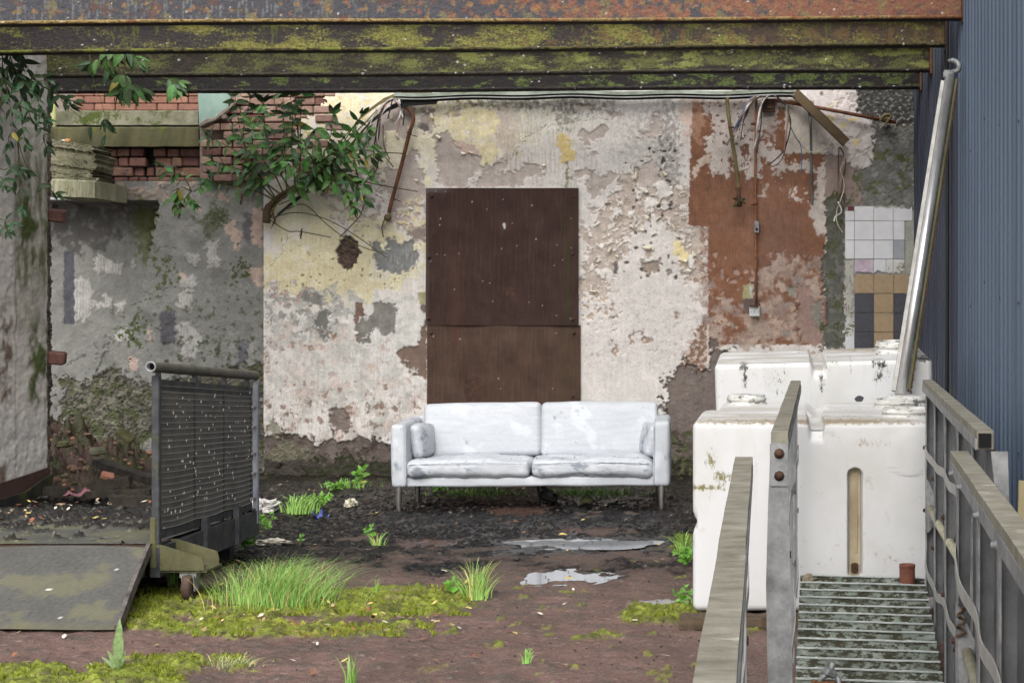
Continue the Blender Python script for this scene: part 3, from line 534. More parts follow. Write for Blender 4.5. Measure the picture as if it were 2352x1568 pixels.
    p.poly(E_([(1560, 1040), (1640, 1020), (1645, 1480), (1600, 1532), (1480, 1480), (1400, 1380), (1520, 1200)]), (128, 86, 60), .003, 6, 3, .9, .1); p.chips(E_([(1400, 1100), (1650, 1000), (1650, 1540), (1400, 1450)]), (196, 172, 156), 22, .6, .004)
    p.poly(E_([(1640, 1040), (1662, 1040), (1660, 1500), (1640, 1500)]), (206, 190, 178), .006, 1); p.poly(F_([(90, 1180), (150, 1190), (210, 1260), (90, 1300)]), (112, 98, 90), -.006, 2)
    # far right: torn white, black pitted render, grey cement, mossy column
    p.poly(H_([(1310, 700), (1520, 700), (1650, 860), (1660, 1000), (1760, 1270), (1310, 1310)]), (152, 130, 120), .0, 2, 0, 1, .05)
    p.poly(H_([(1640, 20), (2260, 20), (2240, 1560), (2230, 2000), (1500, 2000), (1500, 1240), (1700, 1260), (1650, 880), (1790, 850), (1820, 650), (1790, 540), (1840, 460), (1640, 280)]), (118, 117, 110), -.003, 2.5, 0, 1, .08, .0015)
    p.chips(H_([(1500, 850), (2230, 440), (2230, 1300), (1500, 1300)]), (100, 102, 66), 90, .5, None, soft=.8); p.chips(H_([(1700, 500), (2230, 440), (2230, 1300), (1700, 1300)]), (134, 134, 130), 60, .4, None, soft=.8)
    p.poly(H_([(1000, -200), (1630, -200), (1640, 290), (1740, 350), (1840, 460), (1790, 540), (1822, 650), (1770, 862), (1560, 862), (1512, 760), (1325, 722), (1310, 300), (1180, 200)]), (208, 197, 192), .006, 3, 0, 1, .05)
    p.chips(H_([(1320, 60), (1640, 40), (1800, 460), (1800, 800), (1330, 700)]), (184, 172, 164), 44, .35, .002)
    for pts in [H_([(1330, 320), (1405, 310), (1400, 400), (1340, 395)]), H_([(1465, 400), (1522, 405), (1510, 470), (1470, 450)]), H_([(1560, 345), (1645, 350), (1620, 385), (1540, 410)]), H_([(1600, 570), (1655, 580), (1645, 645), (1600, 640)]), H_([(1350, 190), (1400, 190), (1380, 235)])]: p.poly(pts, (212, 194, 128), .005, 2)
    p.poly(H_([(1640, -200), (2260, -200), (2240, 420), (2060, 440), (1900, 465), (1740, 350), (1645, 285)]), (66, 65, 62), -.002, 2.5, 0, 1, .15, .002)
    p.chips(H_([(1640, 20), (2240, 20), (2230, 440), (1900, 440), (1650, 280)]), (138, 136, 128), 20, .5, .002, soft=.9, sy=14, a=.8); p.chips(H_([(1760, 330), (2230, 330), (2220, 440), (1900, 450)]), (150, 144, 132), 30, 0, None, soft=.6); p.blob(H_([(1270, 90)])[0][0], H_([(1270, 90)])[0][1], 5, 6, (120, 100, 90), .9, .1)
    p.poly(F_([(1320, -300), (1515, -320), (1515, 1300), (1280, 1300), (1300, 820), (1280, 400), (1320, 150)]), (96, 96, 87), -.005, 3, 0, 1, .08, .0012); p.chips(F_([(1320, -300), (1515, -320), (1515, 1300), (1280, 1300)]), (84, 90, 52), 60, .45, None, soft=.8); p.chips(F_([(1320, 300), (1515, 300), (1515, 1300), (1280, 1300)]), (112, 112, 106), 40, .4, None, soft=.6)
    p.poly(F_([(1290, 770), (1325, 770), (1325, 1050), (1295, 1050)]), (140, 100, 88), .006, .7); p.poly(F_([(1515, 360), (1612, 360), (1612, 960), (1515, 955)]), (172, 170, 158), .004, 1); p.chips(F_([(1515, 360), (1612, 360), (1612, 960), (1515, 955)]), (120, 60, 60), 6, .9, None, sy=90, a=.8); p.poly(F_([(1515, 960), (1612, 960), (1612, 1300), (1515, 1300)]), (196, 196, 190), .004, 2); p.chips(F_([(1515, 960), (1612, 960), (1612, 1300), (1515, 1300)]), (98, 106, 70), 24, .1, None, sy=10)
    p.poly(F_([(1515, -200), (2140, -200), (2140, 1300), (1612, 1300), (1612, 340), (1515, 340)]), (160, 158, 150), -.002, 1)
    p.poly(F_([(2140, -150), (2240, -150), (2240, 520), (2140, 520)]), (158, 160, 146), .002, 1)
    # cracks and thin flake edges
    p.crack(G_([(650, 1100), (760, 1030), (960, 850), (1150, 790), (1250, 640), (1340, 535), (1480, 445), (1640, 415), (1900, 378), (2220, 352), (2215, 150)]), .9, (120, 106, 96)); p.crack(B_([(580, 660), (620, 470), (720, 280), (740, 160)]), .6, (160, 140, 100), .6); p.crack(B_([(170, 480), (330, 300), (420, 60)]), .7, (120, 112, 80), .7); p.crack(B_([(1370, 670), (1600, 560), (1780, 390)]), .7, (150, 140, 130), .7)
    p.crack([(780, 690), (800, 640), (830, 600)], .5, (150, 130, 100), .5); p.crack(H_([(1160, 560), (1250, 440), (1320, 390), (1400, 350)]), .6, (150, 130, 110), .6); p.crack(H_([(1440, 40), (1445, 740)]), .6, (150, 138, 130), .6); p.crack(H_([(1530, 40), (1535, 250)]), .6, (150, 138, 130), .5)
    # green run below the ochre splash
    p.poly(G_([(1738, 800), (1756, 800), (1762, 1080), (1722, 1080)]), (112, 118, 60), None, 2, 0, .8)
    # fine variation and grain over everything
    p.col *= (1+.035*fine+.03*mid+.03*big+.02*strk)[..., None]
    for _ in range(0): pass
    x = (U-CX)*YW/FL; z = EYE-(V-CY)*YW/FL; y = YW-p.h*1.45-.0012*mid+0*x
    co = np.stack([x, y, z], -1)
    # top-left corner is bare brick: leave the painted skin out there
    brick = A_([(-80, -300), (800, -300), (795, 85), (770, 200), (690, 300), (515, 340), (460, 560), (410, 640), (370, 800), (320, 960), (-80, 1010)])
    k = inpoly(brick, U+3*p.w1, V+3*p.w2); keep = ~(k[:-1, :-1] | k[1:, 1:])
    keep &= ~((V[:-1, :-1] < 200) & (U[:-1, :-1] < 1000))
    gridmesh('paint_skin', co, p.col*.93, M_WALL, wall, flip=True, mask=keep)
build_wall()
mb = MB(); xl, xr = P(604, 0, YW)[0], 1.30
mb.box(((xl+xr)/2, YW+.20, 2.0), (xr-xl, .30, 4.6)); mb.build('masonry_core', M_MORTAR, wall)
# curled flakes of paint standing off the wall
M_FLK = noisy('curled_paint', (206, 198, 166), (224, 216, 190), 20, .7, .1, 80)
FLK = [D_, [(975, 1225, 70, 100), (1065, 1160, 0, 60), (1142, 1215, 110, 80), (1130, 1395, 140, 75), (1015, 1385, 30, 50), (960, 1515, 20, 60), (1085, 1555, 160, 80), (1150, 525, 150, 40), (1285, 1490, 65, 80), (1000, 1110, 40, 70), (600, 1225, 170, 90), (690, 1105, 160, 50), (900, 940, 100, 90), (1200, 930, 45, 70), (855, 1480, 45, 60), (720, 1250, 100, 30), (1350, 1160, 60, 60)],
       E_, [(1010, 240, 5, 100), (1070, 245, 80, 50), (1415, 378, 10, 50), (1500, 300, 60, 70), (700, 330, 30, 60), (960, 360, 10, 60), (620, 260, 120, 60), (480, 340, 140, 50), (1450, 480, 10, 60), (450, 700, 10, 90)],
       A_, [(1475, 330, 60, 70), (1505, 350, 100, 50), (1415, 530, 90, 90), (1530, 520, 70, 90), (1655, 210, 70, 60), (1900, 330, 70, 80), (1680, 1290, 40, 60), (1740, 1000, 20, 50)],
       G_, [(285, 260, 80, 80), (660, 720, 20, 60), (740, 712, 30, 70), (400, 545, 30, 70), (1500, 850, 20, 60)]]
rg = np.random.default_rng(3)
for cv, lst in zip(FLK[::2], FLK[1::2]):
    for (x, y, ang, ln) in lst:
        u, v = cv([(x, y)])[0]; c = PV(u, v, YW-.004); a = -R(ang); Lh = ln*.21973/257/2; rad = rg.uniform(.008, .016); d1 = Vector((math.cos(a), 0, math.sin(a))); d2 = Vector((-math.sin(a), 0, math.cos(a))); mb = MB(); vs_ = []; n = 7
        turn = rg.uniform(2.4, 4.2)
        for i in range(n):
            t = turn*i/(n-1); q = d2*(rad*math.sin(t))+Vector((0, -1, 0))*(rad*(1-math.cos(t)))
            for s_ in (-1, -.3, .4, 1): vs_.append(c+q*(1+.15*s_*(i/n))+d1*Lh*s_*(1-.10*i*rg.uniform(.2, 1)))
        mb.add(vs_, [(i*4+k, i*4+k+1, (i+1)*4+k+1, (i+1)*4+k) for i in range(n-1) for k in range(3)]); mb.build('paint_flake', M_FLK, wall, True)
# wall tiles in the right-hand corner
M_TW = noisy('white_tile', (198, 200, 204), (212, 212, 214), 6, .25, .02, 60, c3=(176, 178, 180), t3=.66); M_TG = noisy('grey_blue_tile', (140, 146, 154), (156, 160, 166), 4, .3, .02, 60)
M_TT = noisy('tan_tile', (150, 122, 84), (168, 140, 102), 30, .5, .1, 160); M_TN = noisy('navy_tile', (58, 58, 68), (72, 72, 82), 30, .45, .1, 160); M_TP = noisy('mauve_tile', (166, 142, 164), (190, 172, 184), 20, .4, .05, 60, c3=(138, 146, 92), t3=.56, scale3=6); M_TB = noisy('broken_tile', (184, 182, 174), (204, 204, 202), 20, .5, .3, 60, c3=(120, 112, 90), t3=.54, scale3=12)
M_RED = plain('dark_red_tile', (104, 26, 38), .35)
def tile(x0, y0, x1, y1, m, bad=0):
    (u0, v0), (u1, v1) = F_([(x0+.5, y0+.5), (x1-.5, y1-.5)]); a, b = PV(u0, v0, YW), PV(u1, v1, YW)
    if bad:
        pts = [(a.x, a.z), (b.x, a.z), (b.x, b.z), (a.x, b.z)]; k = random.Random(x0*7+y0); out = []
        edge = 0 if bad == 1 else 2
        for i in range(4):
            p0, p1 = pts[i], pts[(i+1) % 4]; out.append(p0)
            if i == edge:
                for j in range(1, 7): t = j/7; out.append((p0[0]+(p1[0]-p0[0])*t, p0[1]+(p1[1]-p0[1])*t+(-1 if bad == 1 else 1)*k.uniform(.004, .03)))
        MB().prism([Vector((x, YW-.012, z)) for x, z in out], (0, .012, 0)).build('tile', m, wall)
    else: MB().bbox(((a.x+b.x)/2, YW-.008, (a.z+b.z)/2), (b.x-a.x, .012, a.z-b.z), .0015).build('tile', m, wall)
o = 1463.5
for i, (y0, y1) in enumerate([(1270-1463, 1418-1463), (1422-1463, 157), (161, 354)]):
    for j, (x0, x1) in enumerate([(1517, 1611), (1615, 1813), (1817, 2016), (2020, 2137 if i else 2215)]):
        if i == 0 and j == 0: y0b = 1318-1463
        else: y0b = y0
        tile(x0, y0b, x1, y1, M_TG if (i == 2 and j == 3) else M_TW, 1 if (i == 0 and j > 1) else 0)
tile(1545, 1266-1463, 1608, 1318-1463, M_RED)
tile(1615, 360, 1813, 514, M_TP, 2); tile(1817, 358, 1940, 500, M_TW, 2); tile(1945, 358, 2016, 514, M_TB, 2); tile(2020, 358, 2137, 514, M_TB, 2)
for r_, (y0, y1) in enumerate([(518, 713), (717, 914), (918, 1116), (1120, 1310)]):
    for c_, (x0, x1) in enumerate([(1616, 1814), (1818, 2020), (2024, 2180)]): tile(x0, y0, x1, y1, M_TT if (r_ == 0 or c_ == 1) else M_TN)
tile(1520, 1140, 1611, 1300, M_TW, 1)
# ================================================================ GREY WALL on the left
Q5 = lambda p: [(x/3.033, 459.4+y/3.033) for x, y in p]
YG = 14.12
gwall = thing('grey_wall', 'damp grey rendered wall with green stains behind the mesh railing', 'wall', (P(350, 1090, YG)[0], YG, 0))
def build_grey():
    us = np.arange(-30, 616, 1.9); vs_ = np.arange(416, 1118, 1.9); U, V = np.meshgrid(us, vs_); p = Paint(U, V, (130, 129, 123), 0)
    fine = N(U, V, 9, 71, 'r'); mid = N(U, V, 60, 72); big = N(U, V, 240, 73)
    W0 = [(90, 410), (620, 410), (620, 1120), (90, 1120)]
    p.chips(W0, (142, 141, 135), 160, .0, .001, soft=1.6, a=.6); p.chips(W0, (110, 109, 103), 130, .5, -.001, soft=1.4, a=.6)
    p.blob(150, 520, 90, 60, (70, 66, 64), .75, .4, 60); p.blob(230, 500, 60, 40, (86, 82, 78), .5)  # dark blobs paint the shade under the lintel over a real stain
    RIB = (178, 174, 168)
    for pts in [[(530, 410), (580, 360), (640, 420), (750, 430), (740, 490), (690, 515), (540, 490)], [(395, 530), (515, 560), (520, 700), (500, 830), (400, 855)], [(600, 660), (655, 660), (660, 760), (610, 750)], [(520, 700), (600, 720), (590, 760), (520, 740)], [(1240, 530), (1370, 530), (1360, 605), (1260, 605)], [(1290, 370), (1395, 380), (1400, 420), (1350, 465)], [(1480, 390), (1535, 400), (1530, 470), (1485, 465)], [(1270, 620), (1350, 620), (1330, 780), (1230, 740)], [(1220, 880), (1290, 840), (1420, 960), (1360, 1100), (1230, 1100), (1290, 1000)], [(1430, 300), (1530, 280), (1500, 400), (1460, 500)], [(690, 720), (760, 700), (740, 780), (690, 790)], [(670, 920), (760, 900), (820, 960), (700, 990)], [(800, 400), (830, 430), (820, 470), (800, 440)]]:
        p.poly(Q5(pts), RIB, .005, 3, 0, .95)
    rib = np.sin(U*1.15)*.0; q = p.col.mean(-1) > .33; p.h += np.where(q, .002*np.sign(np.sin(U*.9+.4*N(U, V, 60, 3))), 0); p.col *= np.where(q, 1-.10*(np.sin(U*.9+.4*N(U, V, 60, 3)) < 0), 1)[..., None]
    for pts in [[(1540, 190), (1620, 140), (1690, 260), (1660, 360), (1600, 250)], [(1740, 200), (1760, 60), (1830, 60), (1838, 340), (1770, 310)], [(1690, 490), (1835, 460), (1835, 620), (1760, 560)], [(1030, 880), (1060, 900), (1050, 1000), (1025, 960)], [(870, 1060), (920, 1080), (965, 1150), (930, 1200), (900, 1140)], [(1250, 490), (1300, 520), (1260, 600)]]: p.poly(Q5(pts), (188, 160, 142), .003, 3.5, 0, .9)
    p.poly(Q5([(650, -100), (1180, -60), (1160, -10), (660, -20)]), (166, 142, 122), .003, 6, 4, .5); p.chips(Q5([(650, -160), (1900, -160), (1900, 20), (650, -20)]), (172, 148, 128), 40, .5, .003)
    p.poly(Q5([(315, 350), (390, 345), (395, 870), (318, 870)]), (84, 85, 92), -.004, .8, 0, 1, .05); p.poly(Q5([(1110, 780), (1222, 770), (1215, 1000), (1120, 990)]), (92, 90, 97), -.003, 2); p.poly(Q5([(1660, 980), (1730, 960), (1720, 1160), (1650, 1150)]), (98, 98, 104), -.003, 2.5); p.poly(Q5([(1700, 80), (1760, 110), (1740, 330), (1700, 250)]), (98, 96, 102), -.002, 3, 0, .8)
    # algae
    p.poly(Q5([(830, 230), (870, 40), (1095, 60), (1045, 250), (1005, 430), (960, 520), (890, 440), (860, 380)]), (100, 104, 56), None, 5, 4, .75, .15); p.blob(316, 545, 14, 60, (76, 92, 28), .95, .5, 40); p.blob(300, 500, 40, 45, (98, 104, 56), .7, .5, 40); p.poly(Q5([(1330, 140), (1480, 40), (1600, 90), (1560, 200), (1470, 230), (1440, 310), (1400, 180)]), (84, 90, 58), None, 6, 4, .75, .15); p.blob(500, 497, 22, 18, (58, 68, 34), .8, .8, 16)
    p.chips(Q5([(1600, 360), (1710, 400), (1700, 600), (1620, 600)]), (76, 88, 50), 24, -.1, None); p.chips(Q5([(650, 780), (1100, 640), (1850, 620), (1850, 1100), (900, 1050), (640, 1040)]), (84, 92, 60), 34, .95, .003, soft=.7, a=.8); p.chips(Q5([(1280, 900), (1820, 940), (1850, 1250), (1100, 1200)]), (62, 70, 42), 40, .6, .003, soft=.9, a=.85)
    p.chips(Q5([(820, 780), (1000, 760), (980, 1000), (660, 1010)]), (74, 90, 40), 30, .1, .002); p.chips(Q5([(1080, 380), (1220, 380), (1220, 640), (1080, 640)]), (82, 92, 54), 34, .3, None)
    # rough render coming away lower down
    LOW = Q5([(300, 1230), (420, 1300), (560, 1230), (700, 1190), (1000, 1280), (1850, 1130), (1850, 2100), (300, 2100)])
    p.poly(LOW, (98, 93, 80), -.012, 5, 4, .9, .12, .006); p.chips(LOW, (118, 116, 98), 50, .4, -.006, soft=.4, hr=.003); p.chips(LOW, (60, 60, 42), 50, .6, -.012, soft=.5); p.chips(LOW, (84, 90, 56), 70, .3, None, soft=.8)
    p.poly(Q5([(540, 940), (640, 960), (600, 1110), (570, 1190), (550, 1060)]), (126, 123, 120), .012, 4, 0, .8); p.crack(Q5([(800, 740), (900, 690), (1000, 660), (1100, 630), (1220, 600)]), .9, (84, 82, 60)); p.crack(Q5([(320, 1170), (430, 1100), (480, 1090)]), 1.2, (62, 60, 58)); p.crack(Q5([(1060, 340), (1150, 330), (1250, 340)]), .9, (80, 78, 76)); p.crack(Q5([(380, 1280), (500, 1270), (600, 1230), (700, 1200)]), 1.3, (66, 62, 56))
    p.poly([(345, 1090), (360, 985), (352, 1050)], (150, 148, 140), 0, 4, 0, .6); p.poly([(300, 1040), (352, 1000), (350, 1075), (310, 1080)], (160, 158, 148), -.004, 4, 0, .6)
    p.col *= (1+.045*fine+.03*mid+.05*big)[..., None]
    x = (U-CX)*YG/FL; z = EYE-(V-CY)*YG/FL; y = YG-p.h*1.3-.002*mid-.0004*fine+.36*sst(0, 7, (362-(V-480)*.19)-U+3*p.w1)*sst(461, 465, V)
    slot = (V < 458) & (U < 216)
    keep = ~(slot[:-1, :-1] & slot[1:, 1:])
    gridmesh('render_coat', np.stack([x, y, z], -1), p.col*.93, M_GREY, gwall, flip=True, mask=keep)
build_grey()
xa, xb = P(-60, 0, YG)[0], P(606, 0, YG)[0]; zt = P(0, 481, YG)[2]
MB().box(((xa+xb)/2, YG+.70, zt/2), (xb-xa, .30, zt)).build('masonry_core', M_MORTAR, gwall)
za, zb = P(0, 461, YG)[2], P(0, 419, YG)[2]
MB().box((P(414, 0, YG)[0], YG+.15, (za+zb)/2), (P(606, 0, YG)[0]-P(222, 0, YG)[0], .24, zb-za)).build('lintel', M_CONC, gwall)
# ================================================================ UPPER LEFT: broken opening, lintels, brickwork
I_ = lambda p: cp(150, 350, p)
def brick_at(x0, y0, x1, y1, Y, m, par, depth=.10, j=.004, cv=I_, rot=1.5):
    (u0, v0), (u1, v1) = cv([(x0, y0), (x1, y1)]); a, b = PV(u0, v0, Y), PV(u1, v1, Y); k = random.uniform
    M = Euler((R(k(-rot, rot)), R(k(-rot*.7, rot*.7)), R(k(-rot, rot)))).to_matrix()
    return MB().bbox(((a.x+b.x)/2+k(-j, j), Y+depth/2+k(-j*2, j*2), (a.z+b.z)/2+k(-j, j)*.5), (abs(b.x-a.x), depth, abs(a.z-b.z)), .008, M).build('brick', m, par)
infill = thing('brick_infill', 'dark red brick infill with two black gaps below the concrete lintel', 'brickwork', PV(330, 418, 14.3))
Yb = 14.22
for row in ([(640, 722), [(695, 828), (835, 966), (972, 1108), (1215, 1346), (1360, 1482), (1492, 1682)]], [(735, 826), [(706, 842), (850, 948), (956, 1128), (1225, 1395), (1402, 1500), (1508, 1690)]], [(840, 930), [(710, 992), (1016, 1114), (1142, 1216), (1230, 1418), (1426, 1702)]], [(940, 985), [(722, 800), (806, 950), (956, 1056), (1064, 1140), (1160, 1400), (1410, 1690)]]):
    for a, b in row[1]: brick_at(a, row[0][0], b, row[0][1], Yb+random.uniform(-.02, .03), M_BRICK, infill)
u0, v0 = I_([(640, 630)])[0]; u1, v1 = I_([(1705, 990)])[0]; a, b = PV(u0-8, v0, Yb), PV(u1, v1, Yb)
MB().box(((a.x+b.x)/2, Yb+.13, (a.z+b.z)/2), (b.x-a.x, .16, a.z-b.z)).build('black_gap_fill', M_DARK, infill)  # black box stands for the shade in the gaps between the bricks
for x0, x1 in ((640, 690), (1170, 1215)): brick_at(x0, 650, x1, 985, Yb+.05, M_BRICK, infill, .08)
for (x0, x1, y0, y1) in ((706, 1116, 828, 838), (1225, 1700, 828, 838), (720, 1116, 932, 938), (990, 1016, 840, 930)): brick_at(x0, y0, x1, y1, Yb+.035, M_MORTAR, infill, .06)
# dusty brick pier behind the shrub
pier = thing('brick_pier', 'dusty broken brick pier behind the leafy shrub', 'brickwork', PV(570, 430, 14.0)); random.seed(21)
MB().box(((P(458, 0, 14.1)[0]+P(760, 0, 14.1)[0])/2, 14.17, (P(0, 190, 14.1)[2]+P(0, 424, 14.1)[2])/2), (P(760, 0, 14.1)[0]-P(458, 0, 14.1)[0], .12, P(0, 190, 14.1)[2]-P(0, 424, 14.1)[2])).build('rubble_core', M_MORTAR, pier)
v = 204.0; r_ = 0
while v < 416:
    u = 460-(r_ % 2)*22; r_ += 1
    while u < 750:
        L = random.choice((46, 46, 28)); u1_ = u+L-2.6
        if u1_ > 470 and not (random.random() < .07):
            (x, y) = (max(u, 459), v)
            o = brick_at(x, v+1.2, u1_, v+18.0, 13.99+random.uniform(-.012, .03), M_BRICKD if random.random() < .9 else M_BRICK, pier, .11, .004, lambda q: q, 2.0)
        u += L
    v += 19.4
mint = I_([(1675, 30), (2045, 30), (2010, 120), (1990, 215), (1930, 270), (1850, 330), (1760, 370), (1735, 380), (1690, 396)])
mp_ = MB().prism([PV(x, y, 13.962) for x, y in mint][::-1], (0, .02, 0)).build('mint_plaster', noisy('mint_paint', (112, 148, 134), (136, 164, 150), 6, .8, .3, 40, c3=(176, 172, 162), t3=.6, scale3=7), pier)
MB().tube([PV(x, y, 13.965) for x, y in I_([(1700, 400), (1790, 355), (1870, 330), (1950, 265), (2010, 220), (2060, 160), (2150, 130)])], [.022, .03, .018, .026, .016, .022, .014], 7).build('plaster_edge', M_MORTAR, pier)
brick_at(1920, 285, 1975, 335, 13.95, M_MORTAR, pier, .06)
# concrete lintels
def slab(name, lab, x0, y0, x1, y1, Y, d, m, tilt=0, cat='lintel'):
    (u0, v0), (u1, v1) = I_([(x0, y0), (x1, y1)]); a, b = PV(u0, v0, Y), PV(u1, v1, Y)
    nx = 40; vs_ = []; rs = random.Random(x0)
    w_, h_ = b.x-a.x, a.z-b.z; mb = MB(); rows = [(0, 0), (0, 1), (1, 1), (1, 0)]
    prof = [(0, -h_/2), (-0, h_/2-.012), (.012, h_/2), (d, h_/2), (d, -h_/2)]
    for i in range(nx+1):
        t = i/nx; j = [rs.uniform(-.006, .006) for _ in range(5)]
        for k, (py, pz) in enumerate(prof): vs_.append((a.x+w_*t, Y+py+j[k]*.7, (a.z+b.z)/2+pz+j[k]*.5+tilt*(t-.5)))
    n = len(prof); fs_ = [(i*n+k, i*n+(k+1) % n, (i+1)*n+(k+1) % n, (i+1)*n+k) for i in range(nx) for k in range(n)]
    fs_ += [tuple(range(n))[::-1], tuple(nx*n+k for k in range(n))]
    o = newmesh(name, vs_, fs_, m); tag(o, lab, cat); return o
slab('concrete_lintel', 'green stained concrete lintel directly above the dark brick infill', 60, 412, 1682, 616, 14.12, .32, M_CONCG)
slab('concrete_lintel', 'grey green concrete lintel set back below the red brick wall', 60, 240, 1676, 392, 15.4, .3, M_CONC)
slab('concrete_ledge', 'broken pale concrete ledge end over the black recess', 40, 962, 600, 1142, 13.4, .66, noisy('pale_green_concrete', (112, 112, 76), (176, 172, 140), 3.2, .95, .5, 40, c3=(98, 104, 52), t3=.55, scale3=4, stretch=(1.6, 1, .5)), -.02, 'ledge')
blk = thing('block_stack', 'stack of rough mossy concrete blocks on the broken ledge', 'blocks', PV(155, 418, 13.6))
for k, (y0, y1, xr_, off) in enumerate(((556, 628, 575, .0), (634, 812, 590, .03), (800, 888, 545, .05), (886, 966, 590, .06))):
    (u0, v0), (u1, v1) = I_([(20, y0), (xr_, y1)]); a, b = PV(u0, v0, 13.55), PV(u1, v1, 13.55); nx, nz = 26, 8; vs_ = []
    for face in range(2):
        for j in range(nz+1):
            for i in range(nx+1):
                t, s = i/nx, j/nz; vs_.append((a.x+(b.x-a.x)*t+(random.uniform(-.02, .02) if i == nx else 0), 13.55+off+(.4 if face else random.uniform(-.006, .006)), a.z+(b.z-a.z)*s-.075*(t-.4)+random.uniform(-.006, .006)))
    W = nx+1; n0 = W*(nz+1); fs_ = [(j*W+i, (j+1)*W+i, (j+1)*W+i+1, j*W+i+1) for j in range(nz) for i in range(nx)]
    fs_ += [(i, i+1, n0+i+1, n0+i) for i in range(nx)]+[(j*W+nx, (j+1)*W+nx, n0+(j+1)*W+nx, n0+j*W+nx) for j in range(nz)]+[(nz*W+i+1, nz*W+i, n0+nz*W+i, n0+nz*W+i+1) for i in range(nx)]
    newmesh('block', vs_, fs_, noisy('rough_block', (96, 96, 68), (148, 142, 110), 5, .98, 1.0, 30, c3=(66, 64, 44), t3=.56, scale3=12, dist=.02) if k == 0 else bpy.data.materials['rough_block'], blk)
# far brick house
far = thing('brick_house', 'sunlit clean red brick wall of the house beyond the lintels', 'building', PV(310, 260, 16.4)); random.seed(5)
MB().box((P(330, 0, 16.5)[0], 16.56, 3.6), (2.2, .16, 1.1)).build('mortar_wall', M_MORTAR, far)
for r_ in range(8):
    v1 = 254-r_*16.6; u = 168-(r_ % 2)*24
    while u < 520:
        L = 48 if random.random() < .8 else 24; brick_at(max(u, 166)+1.1, v1-15.4, u+L-1.1, v1, 16.42, M_BRICKN, far, .08, .001, lambda q: q, .2); u += L
MB().box((P(120, 0, 16.6)[0], 16.8, P(0, 238, 16.6)[2]), (.55, .4, .16)).build('flat_roof_edge', M_BLACK, far)
a, b = PV(123, 240, 14.75), PV(123, 326, 14.75)
po = thing('drain_pipe', 'short yellow green plastic pipe standing on the lintels', 'pipe', b); MB().tube([a, b], .027, 14).build('pipe', noisy('green_pipe', (128, 132, 60), (158, 160, 96), 5, .6, .1, 60), po, True); MB().tube([PV(123, 312, 14.75), b], .034, 14).build('collar', M_CONC, po, True)
a, b = PV(141, 324, 13.62), PV(163, 324.5, 13.62); bo = thing('plastic_bottle', 'small white bottle with orange cap lying on the concrete blocks', 'bottle', b)
MB().tube([a, a.lerp(b, .5)], [.012, .018], 10).build('bottle_body', plain('white_plastic', (214, 210, 200), .4), bo, True); MB().tube([a.lerp(b, .5), a.lerp(b, .9), b], [.022, .022, .014], 10).build('cap', plain('orange_plastic', (224, 140, 52), .4), bo, True)
# ================================================================ LEFT SIDE WALL, ends broken at the recess
def build_left():
    Xl = -5.8; Yc = np.concatenate([np.linspace(9.6, 11.5, 12), np.linspace(11.52, 12.40, 64), np.linspace(12.41, 12.62, 12)]); zs = np.linspace(-.02, 4.6, 420)
    Yg, Z = np.meshgrid(Yc, zs[::-1]); U = CX+FL*Xl/Yg; V = CY-FL*(Z-EYE)/Yg; p = Paint(U*2.2, V, (216, 207, 197))
    q = U; n1 = N(U, V, 26, 81, 'f', 220); n2 = N(U, V, 60, 82, 'f', 120); n3 = N(U, V, 16, 83, 'f')
    col = p.col*(1+.03*n1+.03*n3)[..., None]
    def mix(m, c):
        nonlocal col; col = col*(1-m[..., None])+lin(c)*(1+.06*n3)[..., None]*m[..., None]
    mix(sst(24, 40, U)*sst(250, 420, V)*sst(900, 560, V)*np.clip(.62+.22*n1+.2*n2, 0, 1), (112, 116, 74)); mix(sst(40, 52, U)*sst(86, 74, U)*sst(360, 460, V)*sst(640, 540, V)*np.clip(.5+.5*n2, 0, 1), (84, 98, 42))
    mix(sst(60, 70, U)*sst(700, 780, V)*sst(960, 900, V)*np.clip(.6+.4*n2, 0, 1), (90, 102, 50)); mix(sst(34, 22, U)*sst(640, 760, V)*sst(960, 900, V)*np.clip(.4+.5*n2, 0, 1), (120, 98, 80))
    mix(sst(330, 200, V)*.5, (132, 126, 116)); mix(sst(-.3, .3, (V-945)/30+.5*n2)*.9, (206, 201, 195)); mix(sst(1060, 1075, V+6*n2)*sst(18, 8, U), (124, 102, 88)); mix(sst(33, 35, U)*sst(38, 36, U)*.4, (96, 92, 80))
    e = sst(12.38, 12.42, Yg); mix(e, (116, 102, 92)); mix(e*sst(.3, 1.0, n2)*.8, (78, 67, 60)); mix(e*sst(.6, 1., n3)*.8, (136, 124, 112))
    x = Xl+.003*n2+.0006*n3-e*(.02+(Yg-12.4)*.3)+e*.008*N(U*6, V, 40, 88, 'f')
    o = gridmesh('plaster_face', np.stack([x, Yg, Z], -1), col*.93, M_LEFTW, lw, flip=True)
lw = thing('side_wall', 'stained pinkish plaster side wall end with green algae streaks beside the mesh railing', 'wall', (-5.8, 11.5, 0)); build_left()
MB().box((-6.02, 10.9, 2.3), (.34, 3.0, 4.6)).build('masonry_core', M_MORTAR, lw)
for (v0, h_, k) in ((495, .10, 0), (822, .10, 1)): z = P(0, v0, 12.45)[2]; MB().bbox((-5.77, 12.47, z), (.14, .10, h_), .012, Euler((.1, .1, .2)).to_matrix()).build('brick_stub', M_BRICK, lw)
sk = MB(); sk.band([(-5.775, 9.6, .13), (-5.775, 11.4, .12), (-5.77, 12.0, .15), (-5.775, 12.36, .17)], (0, 0, 1), .14, .012); sk.build('skirting_board', noisy('red_brown_board', (66, 40, 34), (84, 56, 46), 8, .8, .3, 40), lw)
